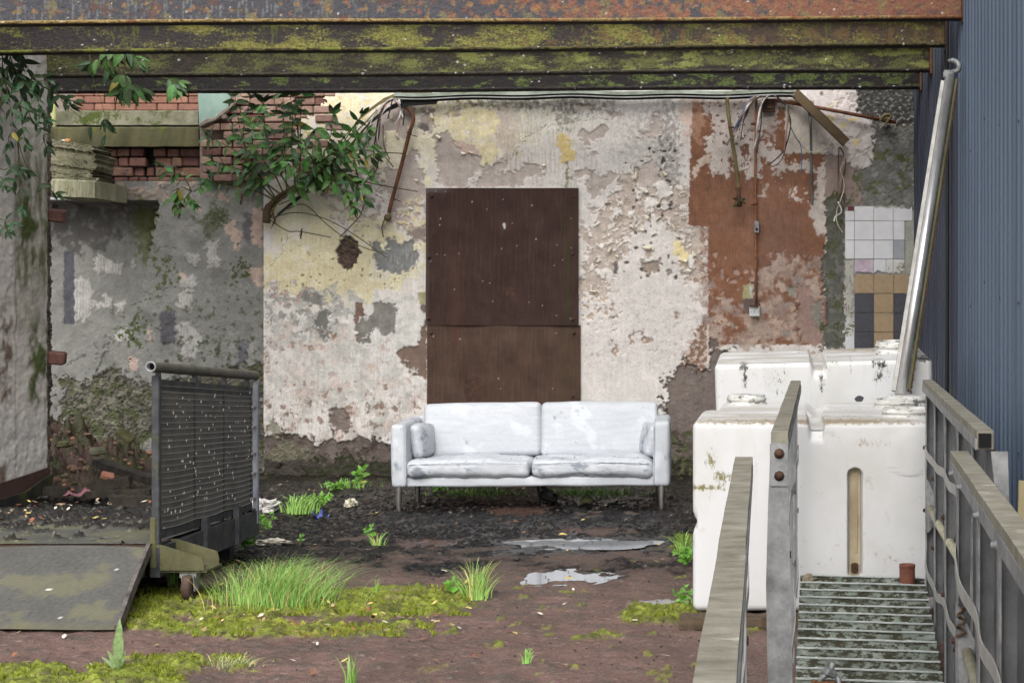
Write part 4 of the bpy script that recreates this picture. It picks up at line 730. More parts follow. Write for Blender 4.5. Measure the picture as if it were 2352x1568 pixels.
sk = MB(); sk.band([(-5.70, 9.6, .06), (-5.69, 11.2, .04), (-5.70, 11.8, .05), (-5.73, 12.1, .10), (-5.75, 12.36, .13)], (.12, 0, 1), .12, .008); sk.build('loose_strip', noisy('mossy_rubber', (34, 34, 36), (54, 54, 56), 5, .6, .2, 40, c3=(70, 78, 30), t3=.52, scale3=4), lw)
# ================================================================ STEEL BEAMS
def beam(Y, lab, k, zl, zr):
    s = FL/Y; th = thing('steel_beam', lab, 'beam', (-2.3, Y, 3.36), 'rusty steel beams overhead')
    x0, x1 = -6.3, 1.165; nx = 980; xs = np.linspace(x0, x1, nx)
    zb = zr+(zl-zr)*(1-(xs-x0)/(x1-x0)); zb = zb+.004*np.sin(xs*1.3+k)
    def strip(name, prof, painter):
        prof = np.array(prof); X = np.repeat(xs[None], len(prof), 0); A = np.concatenate([[0], np.cumsum(np.hypot(*np.diff(prof, axis=0).T))])
        U = CX+X*s; V = np.repeat((A*s)[:, None], nx, 1); p = Paint(U, V, (70, 62, 58)); painter(p, U, V)
        Yy = Y+prof[:, 0][:, None]-p.h; Zz = zb[None]+prof[:, 1][:, None]
        gridmesh(name, np.stack([X, Yy+0*X, Zz], -1), p.col*.95, M_BEAM, th, flip=True)
    hz = .30 if k == 0 else .205
    web = [(.07, hz-(hz-.03)*t) for t in np.linspace(0, 1, 46)]+[(.066, .024), (.05, .020), (.02, .019), (.004, .019)]
    def drops(p, U, V, n, lo, hi):
        rg = np.random.default_rng(50+k)
        for i in range(n):
            u, v = rg.uniform(0, 2200), rg.uniform(lo, hi); r = rg.uniform(.9, 1.9); p.poly([(u-r, v), (u, v-r*1.2), (u+r, v), (u, v+r*1.4)], (206, 204, 196), None, 1.0)
    def pw(p, U, V):
        f1 = N(U, V, 60, 5+k); f2 = N(U, V, 24, 7+k, 'r'); top, bot = V.min(), V.max(); t = (V-top)/(bot-top); p.h = .0015*f2
        def mix(m, c): p.col = p.col*(1-m[..., None])+lin(c)*(1+.09*f2)[..., None]*m[..., None]
        big = N(U, V, 260, 3+k); st = N(U, V, 16, 4+k, 'f', 150)
        if k == 0:
            t = sst(bot-26, bot, V); mix(np.ones(U.shape), (70, 70, 77)); mix(sst(.4, 1.2, st)*sst(1100, 500, U)*.5*(1-t*.7), (124, 130, 130)); mix(sst(.3, .9, f1*.7+big*.5+(U-1150)/400), (112, 78, 64)); mix(sst(1.1, 1.5, N(U, V, 120, 36)+t*.3)*sst(1300, 900, U)*.8, (98, 68, 58)); mix(sst(.2, .9, f1+(U-1350)/400)*.9, (136, 82, 60)); mix(sst(.4, 1.0, N(U, V, 50, 31)+t*.9-.9+sst(700, 1300, U)*.4)*.8, (140, 102, 60)); mix(sst(.7, 1.2, N(U, V, 80, 33)+t*.7-.4)*.6, (118, 110, 66)); mix(sst(1.1, 1.5, N(U, V, 46, 37))*.7, (74, 68, 68))
        elif k == 1:
            mix(np.ones(U.shape), (56, 50, 50)); mix(sst(1300, 2000, U+160*f1)*.8, (84, 66, 46)); lich = sst(-.2, 1.1, N(U, V, 260, 41, 'f', 90)*.8+.55*N(U, V, 14, 40, 'r')+.9*sst(bot-50, bot, V)-.7+.9*sst(330, 560, U)-.7*sst(1350, 2000, U)); mix(lich*.9, (120, 116, 42)); mix(lich*sst(.2, 1.4, f2)*.7, (152, 146, 62)); mix(lich*sst(1.0, 1.6, -f2)*.6, (74, 66, 46)); mix(sst(.5, 1.1, N(U, V, 60, 43))*sst(900, 1500, U)*.7, (110, 84, 44)); mix(sst(.9, 1.5, N(U, V, 40, 45, 'f', 160))*.6, (92, 104, 28))
        elif k == 2:
            mix(np.ones(U.shape), (46, 40, 33)); mix(sst(-.5, 1.2, N(U, V, 200, 47, 'f', 60)*.8+.6*N(U, V, 14, 46, 'r')+.25*sst(300, 1000, U))*.9, (88, 92, 40)); mix(sst(.2, 1.6, N(U, V, 180, 49, 'f', 60)+.3*f2)*.85*sst(500, 1300, U), (122, 126, 52)); mix(sst(.9, 1.3, f1)*.8, (62, 48, 44))
        else:
            mix(np.ones(U.shape), (34, 30, 31)); mix(sst(.4, 1.0, f1)*.5, (44, 33, 31)); m = sst(-.2, 1.0, N(U, V, 140, 51, 'f', 50)+.3*f2+sst(bot-35, bot, V)*.9-.9+1.0*sst(1150, 1500, U)); mix(m*.9, (66, 80, 30)); mix(m*sst(.4, 1, f2), (92, 108, 40))
        mix(sst(1.2, 1.9, f2)*.5, (50, 42, 38)); drops(p, U, V, 40, bot-70, bot)
    strip('web', web, pw)
    lipc = [(142, 116, 62), (78, 70, 40), (56, 50, 38), (44, 38, 36)][k]
    def pf(p, U, V):
        f2 = N(U, V, 18, 9+k, 'r'); f1 = N(U, V, 120, 2+k); c = lin(lipc)[None, None]*(1+.25*f2+.12*f1)[..., None]; dk = lin((34, 26, 24)); t = sst(FL/Y*.028, FL/Y*.04, V)[..., None]  # near lip lit and undersides shaded in the colour itself
        if k == 0: c = c*(1-sst(.2, .9, f1+(U-1500)/900)[..., None])+lin((132, 82, 48))*sst(.2, .9, f1+(U-1500)/900)[..., None]
        if k == 1: g = sst(.0, .8, f1+.2)[..., None]*sst(1500, 900, U)[..., None]; c = c*(1-g)+lin((112, 118, 36))*g
        p.col = np.clip(c*(1-t)+dk*t*(1+.3*f2[..., None]), 0, 1); p.h = .003*f2+.002*N(U, V, 50, 6); drops(p, U, V, 16, 0, 8)
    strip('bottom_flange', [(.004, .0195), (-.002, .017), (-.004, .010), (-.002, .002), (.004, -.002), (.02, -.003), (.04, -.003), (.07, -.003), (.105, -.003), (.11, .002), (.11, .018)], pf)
    mb = MB(); mb.box(((x0+x1)/2, Y+.07, hz+.012+zr), (x1-x0, .15, .02)); mb.build('top_flange', M_RUSTDK, th)
    mb = MB(); mb.box(((x0+x1)/2, Y+.085, hz/2+zr), (x1-x0, .012, hz-.02)); mb.build('web_back', M_RUSTDK, th)
    MB().box((x1+.008, Y+.07, hz/2+zr), (.012, .17, hz+.05)).build('end_plate', M_RUST, th)
beam(10.1, 'nearest overhead beam, blue grey and red rust with orange flange', 0, 3.318, 3.358)
beam(11.15, 'second overhead beam with bright yellow green lichen', 1, 3.300, 3.360)
beam(12.3, 'third overhead beam covered in dull green moss', 2, 3.302, 3.356)
beam(13.2, 'farthest thin dark beam just above the painted wall', 3, 3.305, 3.350)
# ================================================================ RUSTY STEEL SHEETS over the doorway
M_SHEET = vcol('brown_sheet_steel', .7, 160, .12, .003, .15, .10, 200)
def sheet(lab, u0, v0, u1, v1, c, bolts, seed, Y, sl=0):
    th = thing('steel_sheet', lab, 'metal sheet', PV((u0+u1)/2, v1, Y)); U, V = np.meshgrid(np.linspace(u0, u1, int((u1-u0)/1.6)), np.linspace(v0, v1, int((v1-v0)/1.6))); p = Paint(U, V, c)
    st = N(U, V, 10, seed, 'f', 200); f1 = N(U, V, 90, seed+1); f2 = N(U, V, 9, seed+2, 'r')
    p.col *= (1+.05*st+.07*f1+.05*f2)[..., None]
    def mix(m, cc): p.col = p.col*(1-m[..., None])+lin(cc)*m[..., None]
    if seed == 90:
        mix(.6*np.exp(-((U-1302)/9)**2)*sst(432, 560, V)*np.clip(.7+.3*st, 0, 1), (58, 60, 26)); mix(.25*np.exp(-((U-1045)/14)**2)*sst(520, 640, V), (96, 62, 40)); mix(.2*sst(.8, 1.6, st), (92, 62, 46)); mix(.5*sst(447, 436, V)*sst(1060, 985, U), (110, 108, 106)); mix(.35*(sst(988, 978, U)), (100, 92, 92))
    else: mix(.25*sst(.6, 1.6, st), (92, 70, 52)); mix(.3*np.exp(-((U-1300)/20)**2), (70, 60, 30)); mix(.3*np.exp(-((U-1045)/4)**2)*sst(830, 760, V), (110, 34, 30))
    rg = np.random.default_rng(seed)
    for i in range(58 if seed == 90 else 26):
        u, v = rg.uniform(u0+4, u1-4), rg.uniform(v0+4, v1-4); r = rg.uniform(.6, 1.1); p.poly([(u-r*.7, v), (u, v-r*1.6), (u+r*.7, v), (u, v+r*1.6)], (198, 196, 194), None, .3, 0, .9)
    p.poly([(1155, 514), (1160, 512), (1161, 524), (1157, 527)], (180, 178, 176), None, .6)
    x = (U-CX)*Y/FL; z = EYE-(V-CY)*Y/FL; dent = .006*N(U, V, 240, seed+5, 's')
    gridmesh('sheet_face', np.stack([x, Y+dent, z], -1), p.col, M_SHEET, th, flip=True)
    a, b = PV(u0, v0, Y), PV(u1, v1, Y); MB().box(((a.x+b.x)/2, Y+.022, (a.z+b.z)/2), (b.x-a.x-.001, .018, a.z-b.z)).build('sheet_edge', M_RUSTDK, th)
    for (u, v, r) in bolts:
        c_ = PV(u, v, Y-.005); mb = MB(); mb.lathe(c_, [(.0, -.012), (.012*r, -.010), (.015*r, 0), (.016*r, .012)], 10, Euler((R(-90), 0, 0)).to_matrix()); mb.build('bolt', M_RUSTDK, th, True)
sheet('upper dark red brown steel sheet over the doorway, speckled white', 978, 432, 1328, 747, (64, 42, 36), [(992, 450, 1), (985, 590, 1.1), (985, 731, 1.1), (1315, 583, 1), (1315, 734, 1.1), (1318, 452, .7)], 90, 13.955)
sheet('lower brown steel sheet standing behind the sofa back', 981, 747, 1333, 1010, (80, 57, 45), [(990, 765, 1), (1318, 764, 1), (1316, 910, .8), (988, 932, 1)], 95, 13.967)
# ================================================================ TRUNKING, PIPES, CABLES on the wall
M_TRK = noisy('green_grey_trunking', (98, 110, 92), (150, 158, 146), 7, .55, .2, 60, .2, c3=(96, 100, 44), t3=.56, scale3=6, stretch=(.6, 1, 1)); M_OLIVE = noisy('olive_rust', (92, 78, 40), (120, 106, 58), 8, .8, .4, 80, c3=(84, 52, 34), t3=.6)
tr = thing('cable_trunking', 'long dented green grey cable trunking along the top of the painted wall', 'trunking', PV(1350, 224, 13.9))
def pth(v, dv=0, n=46): return [PV(905+920*i/(n-1), v+1.6*math.sin(i*.55)+1.2*math.sin(i*.21+1)+dv-(6*i/(n-1)), 13.84) for i in range(n)]
MB().band(pth(216), (0, 0, 1), .03, .004).build('upper_lip', M_TRK, tr); MB().band([p+Vector((0, -.03, 0)) for p in pth(226.5)], (0, .6, 1), .012, .004).build('lower_lip', noisy('pale_trunking', (84, 86, 84), (128, 130, 126), 7, .5, .1, 60), tr); MB().band([p+Vector((0, .08, 0)) for p in pth(221)], (0, 0, 1), .06, .01).build('channel_back', M_BLACK, tr); MB().band([p+Vector((0, .04, 0)) for p in pth(213.5)], (0, 1, 0), .08, .004).build('channel_top', M_TRK, tr)  # channel back is black to stand for the shade inside the trunking
dl = thing('fallen_trunking', 'olive rusted length of trunking sloping down behind the shrub', 'trunking', PV(620, 500, 13.9))
pl = [PV(x, y, 13.86) for x, y in A_([(1900, 88), (1620, 108), (1500, 120), (1380, 170), (1190, 310), (1050, 470), (800, 760), (500, 1060), (330, 1190), (200, 1300), (165, 1400)])]
MB().band(pl, (.5, 0, .86), .06, .006).build('channel', M_OLIVE, dl); MB().band([p+Vector((.045, .05, -.06)) for p in pl], (.5, 0, .86), .07, .006).build('black_underside', M_BLACK, dl); MB().tube([PV(x, y, 13.82) for x, y in A_([(1330, 260), (1180, 420), (980, 620), (700, 880), (420, 1180)])], .007, 6).build('loose_rail', M_GALV, dl)  # black band stands for the shaded gap below the channel
dr = thing('hanging_trunking', 'rusty olive trunking piece hanging diagonally beside the blue cladding', 'trunking', PV(1885, 270, 13.86))
pr = [PV(x, y, 13.84) for x, y in H_([(985, 75), (1250, 330), (1530, 605)])]
MB().band(pr, (.72, 0, .72), .072, .006).build('channel', noisy('rust_olive_channel', (84, 58, 40), (102, 84, 46), 5, .8, .3, 80, c3=(92, 100, 40), t3=.6), dr); MB().band([p+Vector((-.028, .02, -.028)) for p in pr], (0, 1, 0), .05, .005).build('channel_side', M_RUSTDK, dr); MB().band([p+Vector((.028, .02, .028)) for p in pr], (0, 1, 0), .05, .005).build('channel_side', M_CONCG, dr)
def smooth(pts, n=6):
    pts = [Vector(p) for p in pts]; out = []
    for i in range(len(pts)-1):
        p0, p1, p2, p3 = pts[max(i-1, 0)], pts[i], pts[i+1], pts[min(i+2, len(pts)-1)]
        for k in range(n):
            t = k/n; out.append(.5*((2*p1)+(p2-p0)*t+(2*p0-5*p1+4*p2-p3)*t*t+(3*p1-p0-3*p2+p3)*t**3))
    return out+[pts[-1]]
def clip(u, v, Y, par, w_=.05): c = PV(u, v, Y); MB().bbox(c, (w_, .02, .018), .005).build('saddle_clip', M_RUST, par); return c
pp = thing('bent_conduit', 'rusty hooked conduit pipe hanging left of the brown sheet', 'pipe', PV(892, 500, 13.9))
MB().tube(smooth([PV(x, y, 13.93-.02*i/8) for i, (x, y) in enumerate(A_([(1560, 225), (1640, 240), (1695, 305), (1705, 380), (1662, 520), (1580, 850), (1485, 1200), (1452, 1340)]))]), .017, 10).build('pipe', M_RUST, pp, True)
MB().lathe(PV(*A_([(1440, 1385)])[0], 13.93), [(0, -.03), (.028, -.028), (.034, 0), (.03, .03)], 12, Euler((R(-90), 0, 0)).to_matrix()).build('junction_box', M_OLIVE, pp, True)
for x, y in ((1665, 500), (1492, 1195)): clip(*A_([(x, y)])[0], 13.92, pp, .045)
MB().tube(smooth([PV(x, y, 13.93) for x, y in A_([(1410, 1400), (1385, 1460), (1380, 1520), (1395, 1590)])]), .006, 6).build('cable_tail', M_CONCG, pp)
for x, y, x2, y2 in ((1680, 520, 1745, 540), (1510, 1195, 1580, 1218), (1455, 1390, 1488, 1445)): MB().tube([PV(*A_([(x, y)])[0], 13.92), PV(*A_([(x2, y2)])[0], 13.89)], .004, 5).build('wire_end', M_RUSTDK, pp)
pp = thing('hanging_conduit', 'green brown conduit pipe with frayed end hanging over the brown paint', 'pipe', PV(1690, 480, 13.9))
MB().tube(smooth([PV(x, y, 13.87) for x, y in D_([(1940, 65), (1885, 90), (1855, 150), (1860, 260), (1895, 520), (1950, 880), (1975, 1110)])]), .017, 10).build('pipe', M_OLIVE, pp, True)
for x, y in ((1895, 442), (1962, 1080)): clip(*D_([(x, y)])[0], 13.86, pp, .055)
random.seed(4)
for i in range(16): c = PV(*D_([(1978, 1190)])[0], 13.87); d = Vector((random.uniform(-.06, .06), random.uniform(-.05, .02), random.uniform(-.1, .01))); MB().tube([c, c+d*.6+Vector((0, -.02, 0)), c+d], random.uniform(.004, .012), 5).build('frayed_end', M_SEED if i % 3 else M_CONCG, pp)
MB().lathe(PV(*D_([(1972, 1160)])[0], 13.86), [(0, .05), (.014, .045), (.02, .0), (.03, -.05), (.03, -.09), (0, -.10)], 10).build('lamp_holder', M_RUSTDK, pp, True)
pp = thing('vertical_conduit', 'straight orange rusted conduit running down to the white socket', 'pipe', PV(1738, 705, 13.9))
MB().tube([PV(1737, 222, 13.95), PV(1735, 400, 13.95), PV(1736, 600, 13.955), PV(1737, 703, 13.955)], .012, 10).build('pipe', noisy('orange_rust', (120, 66, 36), (160, 96, 56), 30, .85, .4, 90, c3=(76, 58, 44), t3=.58), pp, True)
for x, y in D_([(2137, 410), (2137, 1246)])+E_([(2137, 602)]): clip(x, y, 13.945, pp, .065)
u, v = D_([(2160, 1485)])[0]; c = PV(u, v, 13.94); sw = thing('switch_box', 'small grey metal switch box on the rusty conduit', 'switch box', c); MB().bbox(c, (.042, .04, .105), .004).build('case', M_GALV, sw); MB().lathe(c+Vector((0, -.02, -.02)), [(0, -.012), (.012, -.01), (.014, .0), (.014, .004)], 10, Euler((R(-90), 0, 0)).to_matrix()).build('knob', M_BLACK, sw, True)
u, v = F_([(570, 902)])[0]; c = PV(u, v, 13.935); so = thing('wall_socket', 'square white electrical socket at the foot of the rusty conduit', 'socket', c); MB().bbox(c, (.092, .05, .092), .006).build('case', noisy('grimy_white_plastic', (170, 174, 174), (204, 206, 204), 12, .5, .1, 60), so); MB().box(c+Vector((0, -.026, -.004)), (.014, .004, .02)).build('switch', plain('grey_plastic', (150, 152, 152), .4), so); MB().box(c+Vector((-.005, -.022, .046)), (.08, .05, .012), Euler((0, .1, 0)).to_matrix()).build('dirt', M_SEED, so)
for dx in (-.03, .03): MB().lathe(c+Vector((dx, -.026, -.005)), [(0, -.002), (.004, -.002), (.004, .002)], 8, Euler((R(-90), 0, 0)).to_matrix()).build('screw', M_RUSTDK, so)
dp = thing('sloping_pipe', 'rusty pipe sloping across the wall corner towards the blue cladding', 'pipe', PV(*H_([(2050, 390)])[0], 13.9)); MB().tube([PV(*H_([(780, 158)])[0], 13.93), PV(*H_([(1300, 250)])[0], 13.92), PV(*H_([(2050, 392)])[0], 13.9)], .0165, 10).build('pipe', M_RUST, dp, True)
rp = thing('rope_knot', 'knotted old rope wound round the sloping rusty pipe', 'rope', PV(*H_([(1940, 350)])[0], 13.9)); M_ROPE = noisy('old_rope', (98, 86, 50), (140, 124, 80), 30, .95, .6, 120)
for k, off in enumerate((-.022, -.005, .012, .026)): c = PV(*H_([(1940+off*900, 352+off*160)])[0], 13.9); MB().tube([c+Vector((.01*math.sin(a), .03*math.cos(a), .032*math.sin(a)+.006)) for a in np.arange(0, 6.9, .5)], .010, 6).build('coil', M_ROPE, rp, True)
MB().tube(smooth([PV(*H_([(x, y)])[0], 13.86) for x, y in ((1885, 375), (1910, 330), (1960, 310), (1995, 330), (1950, 400), (1945, 435))]), .010, 6).build('loose_end', M_ROPE, rp, True)
c = PV(*H_([(718, 215)])[0], 13.95); rb = thing('rust_plate', 'small dark rusted plate below the trunking beside hanging wires', 'plate', c); MB().bbox(c, (.115, .03, .12), .006).build('plate', M_RUSTDK, rb); MB().bbox(c+Vector((.01, -.02, -.02)), (.04, .02, .014), .004).build('lug', M_OLIVE, rb)
WC = {'blue': plain('blue_wire', (60, 96, 150), .5), 'white': plain('white_wire', (206, 200, 196), .5), 'pink': plain('pink_wire', (176, 122, 108), .5), 'black': plain('black_wire', (40, 40, 42), .5), 'brown': plain('brown_wire', (96, 70, 56), .5), 'green': plain('green_wire', (110, 118, 78), .5), 'grey': plain('grey_cable', (74, 80, 76), .6), 'cream': plain('cream_wire', (178, 168, 130), .6)}
def wires(name, lab, cv, lst, Y0=13.88, r=.0055, n=0):
    th = thing(name, lab, 'wires', PV(*cv([lst[0][1][-1]])[0], Y0)); rg_ = random.Random(len(lst)*7+1)
    for i, (c_, pts) in enumerate(lst): MB().tube(smooth([PV(x, y, Y0-rg_.uniform(0, .05)) for x, y in cv(pts)], 5), r*rg_.uniform(.85, 1.25), 5).build('wire', WC[c_], th)
wires('hanging_wires', 'bunch of blue, white and pink wires hanging beside the hooked green conduit', H_, [('blue', [(600, 105), (535, 130), (470, 240), (400, 400), (345, 505)]), ('blue', [(620, 105), (540, 145), (455, 270), (390, 400), (350, 480)]), ('pink', [(680, 105), (560, 125), (480, 230), (420, 360), (385, 500)]), ('pink', [(690, 110), (600, 140), (520, 230), (450, 330), (345, 515)]), ('white', [(660, 105), (560, 135), (470, 260), (420, 400), (372, 565)]), ('white', [(640, 108), (560, 150), (480, 250), (430, 430), (453, 548)]), ('black', [(650, 110), (580, 150), (510, 240), (450, 400), (425, 582)]), ('brown', [(640, 105), (520, 180), (450, 300), (360, 470), (285, 615)]), ('green', [(630, 106), (540, 160), (460, 290), (380, 420), (295, 610)]), ('green', [(700, 106), (570, 150), (520, 230), (480, 330), (360, 490)]), ('pink', [(720, 108), (600, 130), (500, 240), (430, 330), (375, 480)])])
wires('hanging_wires', 'long black and white wire pair looping down beside the straight rusty conduit', H_, [('white', [(730, 105), (670, 150), (625, 260), (605, 400), (585, 590), (557, 675)]), ('white', [(720, 108), (665, 160), (630, 260), (598, 420), (590, 560), (570, 640)]), ('black', [(740, 108), (680, 160), (645, 260), (638, 420), (610, 600), (597, 712)])])
wires('hanging_wires', 'blue and dark wires dropping to the brown paint below the trunking end', H_, [('blue', [(775, 108), (850, 170), (905, 240), (945, 420), (1000, 550), (1045, 610), (1068, 760), (1053, 908)]), ('green', [(780, 108), (860, 180), (910, 250), (950, 440), (1010, 560), (1045, 610)]), ('black', [(785, 110), (880, 190), (925, 290), (948, 430), (890, 660), (800, 770), (715, 835)]), ('brown', [(790, 112), (880, 200), (930, 300), (905, 480), (890, 680), (840, 800), (755, 858)]), ('pink', [(780, 112), (860, 170), (915, 270), (905, 480), (880, 690)]), ('cream', [(1045, 610), (1100, 670), (1200, 710), (1300, 670), (1400, 560)])])
wires('grey_cable', 'thick dark grey cable hanging straight below the sloping pipe', H_, [('grey', [(1140, 280), (1155, 420), (1160, 620), (1165, 900), (1172, 1100), (1172, 1255)])], 13.9, .010)
wires('cream_cable', 'thin cream cable trailing down from the trunking piece to the tiles', H_, [('cream', [(1485, 570), (1515, 640), (1510, 780), (1470, 885), (1498, 980), (1505, 1080), (1470, 1200), (1430, 1310), (1432, 1440), (1490, 1540)])], 13.92, .0045)
wires('grey_wire_loop', 'paired grey wires hanging flat on the mauve plaster strip', H_, [('brown', [(1455, 650), (1445, 800), (1442, 1000), (1450, 1150), (1440, 1210)]), ('brown', [(1460, 650), (1500, 720), (1520, 830), (1495, 960), (1475, 1100), (1505, 1200), (1500, 1270)]), ('white', [(1440, 1220), (1475, 1290), (1470, 1340), (1420, 1370), (1400, 1425)])], 13.97, .006)
wires('hanging_wires', 'tangle of white and pink wires hanging over yellow paint above the shrub', A_, [('white', [(1480, 140), (1400, 200), (1330, 280), (1260, 400), (1230, 580)]), ('white', [(1490, 140), (1420, 180), (1375, 270), (1320, 420), (1310, 600), (1300, 760)]), ('black', [(1480, 150), (1400, 220), (1345, 340), (1310, 560), (1295, 720), (1300, 920)]), ('pink', [(1490, 150), (1410, 190), (1365, 300), (1330, 450), (1305, 700), (1290, 980)]), ('pink', [(1500, 150), (1420, 210), (1370, 320), (1340, 520), (1300, 760), (1310, 900)]), ('white', [(1470, 215), (1400, 270), (1350, 380), (1330, 560), (1360, 700), (1350, 830), (1310, 920)]), ('brown', [(1360, 360), (1350, 500), (1330, 640), (1340, 800), (1275, 1000)]), ('white', [(1510, 140), (1560, 200), (1575, 260), (1560, 340), (1510, 410)]), ('white', [(1500, 140), (1545, 190), (1580, 290), (1610, 350)]), ('black', [(1490, 150), (1470, 230), (1440, 355)]), ('black', [(1580, 150), (1600, 210), (1610, 300), (1600, 425)]), ('pink', [(1510, 150), (1570, 250), (1560, 400), (1530, 500)]), ('white', [(1555, 80), (1553, 150), (1560, 200)]), ('white', [(1565, 80), (1563, 150), (1570, 200)]), ('green', [(1330, 720), (1420, 760), (1500, 860)]), ('brown', [(1390, 420), (1400, 640), (1460, 780)])])
# ================================================================ BLUE CLADDING on the right
clad = thing('blue_cladding', 'dark blue ribbed metal cladding wall along the right side', 'cladding', (1.19, 9, 0))
def panel(y0, y1, prof, m, x0=1.19):
    ys, xs_ = [], []; y = y0
    while y < y1-1e-6:
        for dy, dx in prof:
            if y+dy <= y1: ys.append(y+dy); xs_.append(x0+dx)
        y += prof[-1][0]+.004
    n = len(ys); vs_ = []
    for z in (-.1, 5.2):
        for x, y in zip(xs_, ys): vs_.append((x, y, z))
    newmesh('cladding_panel', vs_, [(i, i+1, n+i+1, n+i) for i in range(n-1)], m, clad)
def blue(name, c1, c2, green=.62):
    m, t, n, b = mk(name); tc, no = bump_chain(t, n, b, 8, .05, .01)
    mp_ = n.new('ShaderNodeMapping'); mp_.inputs['Scale'].default_value = (1, 14, .16); t.links.new(tc.outputs['Object'], mp_.inputs['Vector'])
    a = n.new('ShaderNodeTexNoise'); a.inputs['Scale'].default_value = 2.2; a.inputs['Detail'].default_value = 6; t.links.new(mp_.outputs[0], a.inputs['Vector'])
    cr = n.new('ShaderNodeValToRGB'); cr.color_ramp.elements[0].position = .3; cr.color_ramp.elements[1].position = .7; cr.color_ramp.elements[0].color = L4(c1); cr.color_ramp.elements[1].color = L4(c2); t.links.new(a.outputs['Fac'], cr.inputs['Fac'])
    a2 = n.new('ShaderNodeTexNoise'); a2.inputs['Scale'].default_value = 1.1; a2.inputs['Detail'].default_value = 9; a2.inputs['Roughness'].default_value = .7; mp2 = n.new('ShaderNodeMapping'); mp2.inputs['Scale'].default_value = (1, 5, .5); mp2.inputs['Location'].default_value = (3, 2, 1); t.links.new(tc.outputs['Object'], mp2.inputs['Vector']); t.links.new(mp2.outputs[0], a2.inputs['Vector'])
    r2 = n.new('ShaderNodeValToRGB'); r2.color_ramp.elements[0].position = green; r2.color_ramp.elements[1].position = green+.08; t.links.new(a2.outputs['Fac'], r2.inputs['Fac'])
    mx = n.new('ShaderNodeMix'); mx.data_type = 'RGBA'; t.links.new(r2.outputs['Color'], mx.inputs['Factor']); t.links.new(cr.outputs['Color'], mx.inputs['A']); mx.inputs['B'].default_value = L4((86, 96, 40)); t.links.new(mx.outputs['Result'], b.inputs['Base Color'])
    b.inputs['Roughness'].default_value = .5; b.inputs['Specular IOR Level'].default_value = .4; return m
M_BL1 = blue('blue_sheet_shaded', (32, 38, 56), (54, 64, 86), .60); M_BL2 = blue('blue_sheet_lit', (62, 80, 102), (84, 102, 124), .8)  # far sheet painted darker and near sheet lighter for the light on them
deep = [(0, 0), (.05, 0), (.075, -.035), (.14, -.035), (.165, 0), (.21, 0)]; micro = [(0, 0), (.05, 0), (.06, -.010), (.085, -.010), (.095, 0), (.15, 0)]
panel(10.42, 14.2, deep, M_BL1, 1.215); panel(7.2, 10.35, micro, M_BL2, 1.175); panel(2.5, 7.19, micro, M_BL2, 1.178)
MB().box((1.20, 10.385, 2.5), (.05, .06, 5.2)).build('joint_strip', M_BLACK, clad); MB().box((1.30, 8.3, 2.5), (.06, 12.0, 5.2)).build('backing_wall', M_DARK, clad)  # black strip down the joint between the panels
MB().tube([(1.15, 10.9, 5.0), (1.155, 10.9, 2.0), (1.15, 10.9, .1)], .012, 8).build('down_cable', M_BLACK, clad)
for y in (7.7, 8.35, 9.0, 9.65):
    for z in np.arange(.7, 5, .9): MB().lathe((1.166, y, z+random.uniform(-.1, .1)), [(0, -.006), (.006, -.005), (.007, 0)], 6, Euler((0, R(90), 0)).to_matrix()).build('rivet', M_BLACK, clad)
# ================================================================ rounded boxes
def rbox(half, r, n, m=4, extra=({}, {}, {})):
    def ax(k):
        h, rr = half[k], min(r, half[k]*.95); c = np.concatenate([np.linspace(-h, -h+rr, m), np.linspace(-h+rr, h-rr, n[k]+1)[1:-1], np.linspace(h-rr, h, m)])
        if len(extra[k]): c = np.unique(np.round(np.concatenate([c, np.array(list(extra[k]))]), 6))
        return c
    A = [ax(0), ax(1), ax(2)]; V_, F_q = [], []; b = 0
    for k in range(3):
        i, j = (k+1) % 3, (k+2) % 3
        for s in (-1, 1):
            a, c = np.meshgrid(A[i], A[j], indexing='ij'); p = np.zeros(a.shape+(3,)); p[..., i] = a; p[..., j] = c; p[..., k] = s*half[k]
            idx = b+np.arange(a.size).reshape(a.shape); q = np.stack([idx[:-1, :-1], idx[1:, :-1], idx[1:, 1:], idx[:-1, 1:]], -1).reshape(-1, 4)
            if s < 0: q = q[:, ::-1]
            V_.append(p.reshape(-1, 3)); F_q.append(q); b += a.size
    P_ = np.concatenate(V_); Q = np.concatenate(F_q); _, first, inv = np.unique(np.round(P_*1e5).astype(np.int64), axis=0, return_index=True, return_inverse=True); inv = inv.reshape(-1)
    P_ = P_[first]; Q = inv[Q]; hh = np.array(half); rr = np.minimum(r, hh*.95); c = np.clip(P_, -(hh-rr), hh-rr); d = (P_-c)/rr; ln = np.linalg.norm(d, axis=1, keepdims=True)+1e-9; nd = d/ln
    return P_, c+nd*rr, nd, Q
def n3(p, s, seed, kind='f'): return (N(p[:, 0]+p[:, 1]*.6, p[:, 2]+p[:, 1]*.8, s, seed, kind)+N(p[:, 1]-p[:, 0]*.3, p[:, 2]*.7+p[:, 0]*.5, s, seed+3, kind))/1.414
